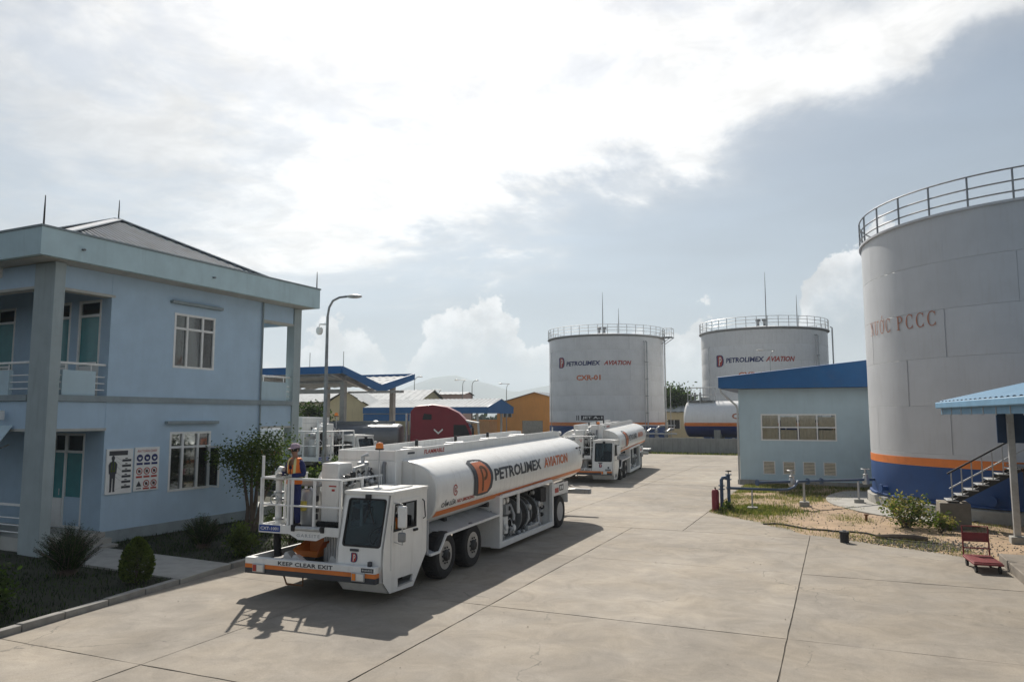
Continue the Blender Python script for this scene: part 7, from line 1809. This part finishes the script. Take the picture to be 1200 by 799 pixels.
    if vest:
        pz, cz = J['pelvis'], J['chest']; base = Vector(J['belly']); n = 40
        lv = [(-.16, .185, .140), (-.06, .182, .136), (.05, .185, .136), (.15, .196, .140), (.24, .200, .138), (.31, .185, .125), (.355, .150, .10), (.38, .105, .085)]
        mb = MB(); up = (Vector(J['neck0']) - base).normalized()
        for (z, rx, ry) in lv:
            for k in range(n):
                a = 2 * math.pi * (k + .5) / n; mb.v.append((base.x + rx * math.cos(a), base.y + ry * math.sin(a) + (up.y * z), base.z + z))
        for i in range(len(lv) - 1):
            for k in range(n):
                a = 2 * math.pi * (k + 1) / n; dx = math.cos(a); fr = math.sin(a) < 0
                if fr and abs(dx) < .10 + .42 * max(0, (i - 2) / 4): continue
                if 3 <= i <= 5 and abs(math.sin(a)) < .42: continue     # arm holes
                m_ = 1 if i == 1 else (1 if (i >= 2 and .42 < abs(dx) < .66) else 0)
                mb.f.append((i * n + k, i * n + (k + 1) % n, (i + 1) * n + (k + 1) % n, (i + 1) * n + k)); mb.mi.append(m_)
        vo = mb.build('safety_vest', ['vest_orange', 'vest_tape'], t, smooth=60, recalc=False)
        sd_ = vo.modifiers.new('thickness', 'SOLIDIFY'); sd_.thickness = .008
    return t
J = dict(pelvis=(0, 0, .93), belly=(0, 0, 1.07), chest=(0, .005, 1.27), neck0=(0, .015, 1.42), neck=(0, .0, 1.49), jaw=(0, -.025, 1.545), head=(0, -.015, 1.61), crown=(0, -.005, 1.675),
         shL=(.17, .01, 1.37), elL=(.24, .03, 1.10), wrL=(.09, -.20, 1.09), shR=(-.17, .01, 1.37), elR=(-.26, .0, 1.11), wrR=(-.16, -.24, 1.12),
         hipL=(.085, 0, .86), knL=(.10, -.01, .49), anL=(.105, .02, .085), toeL=(.12, -.12, .035), hipR=(-.085, 0, .86), knR=(-.10, -.01, .49), anR=(-.11, .03, .085), toeR=(-.135, -.10, .035))
RD = dict(pelvis=(.135, .10), belly=(.125, .09), chest=(.145, .10), neck0=(.075, .065), neck=(.052, .052), jaw=(.058, .062), head=(.078, .090), crown=(.055, .065))
for s in 'LR': RD.update({'sh' + s: .062, 'el' + s: .043, 'wr' + s: .03, 'hip' + s: .085, 'kn' + s: .058, 'an' + s: .042, 'toe' + s: (.035, .028)})
def t2w(x, y): return (TO.x + x * c_ - y * s_, TO.y + x * s_ + y * c_)
man = person('person', 'man in purple-grey cap, navy overalls and orange reflective vest standing on the lift platform', (*t2w(-.86, -2.16), 1.362), TRZ + R(-8), J, RD)
man.scale = (1.1, 1.1, 1.1)
for s, sg in (('L', -1), ('R', 1)):
    w_ = Vector(J['wr' + s]); d = (w_ - Vector(J['el' + s])).normalized(); glove(man, w_, d + Vector((0, -.1, -.12)), (0, 0, 1), sg)
tag(MB().bb((-.05, -.03, -.02), (.05, .03, .02)).tube([(.03, 0, .02), (.03, 0, .05)], .008, 6).build('control_handset', 'dark_frame', loc=(*t2w(-.86, -2.45), 1.36 + 1.225), rot=(R(15), 0, TRZ), bevel=.008), 'small dark handset held by the man on the platform', 'handset')
J2 = dict(J); off_ = -.34
J2 = {k: (v[0], v[1], v[2] - .50) if k not in ('knL', 'knR', 'anL', 'anR', 'toeL', 'toeR') else v for k, v in J.items()}
J2.update(knL=(.13, -.40, .46), anL=(.13, -.40, .09), toeL=(.13, -.54, .04), knR=(-.13, -.40, .46), anR=(-.13, -.40, .09), toeR=(-.13, -.54, .04), elL=(.27, -.06, .64), wrL=(.17, -.36, .68), elR=(-.27, -.06, .64), wrR=(-.17, -.36, .68))
drv = person('person', 'driver in navy shirt and orange vest seated behind the truck side window', (*t2w(1.32, -1.42), .662 - .0), TRZ, J2, RD, cap=False)
for s, sg in (('L', -1), ('R', 1)):
    w_ = Vector(J2['wr' + s]); d = (w_ - Vector(J2['el' + s])).normalized(); glove(drv, w_, d, (0, 0, 1), sg, 'skin')

# ------------------------------------------------------------------ air
hz_ = MB().bb((-7000, -7000, -3), (7000, 7000, 420)).build('haze', 'white_frame', smooth=0)
hm = bpy.data.materials.new('haze'); hm.use_nodes = True; t_ = NT(hm.node_tree); t_.n.clear()
pv = t_.node('ShaderNodeVolumePrincipled', inp={'Color': (0.82, 0.92, 1.0, 1), 'Density': 0.00026, 'Anisotropy': 0.15})
t_.l.new(pv.outputs[0], t_.node('ShaderNodeOutputMaterial').inputs['Volume'])
hz_.data.materials.clear(); hz_.data.materials.append(hm); tag(hz_, 'thin pale haze over the whole depot', kind='stuff')
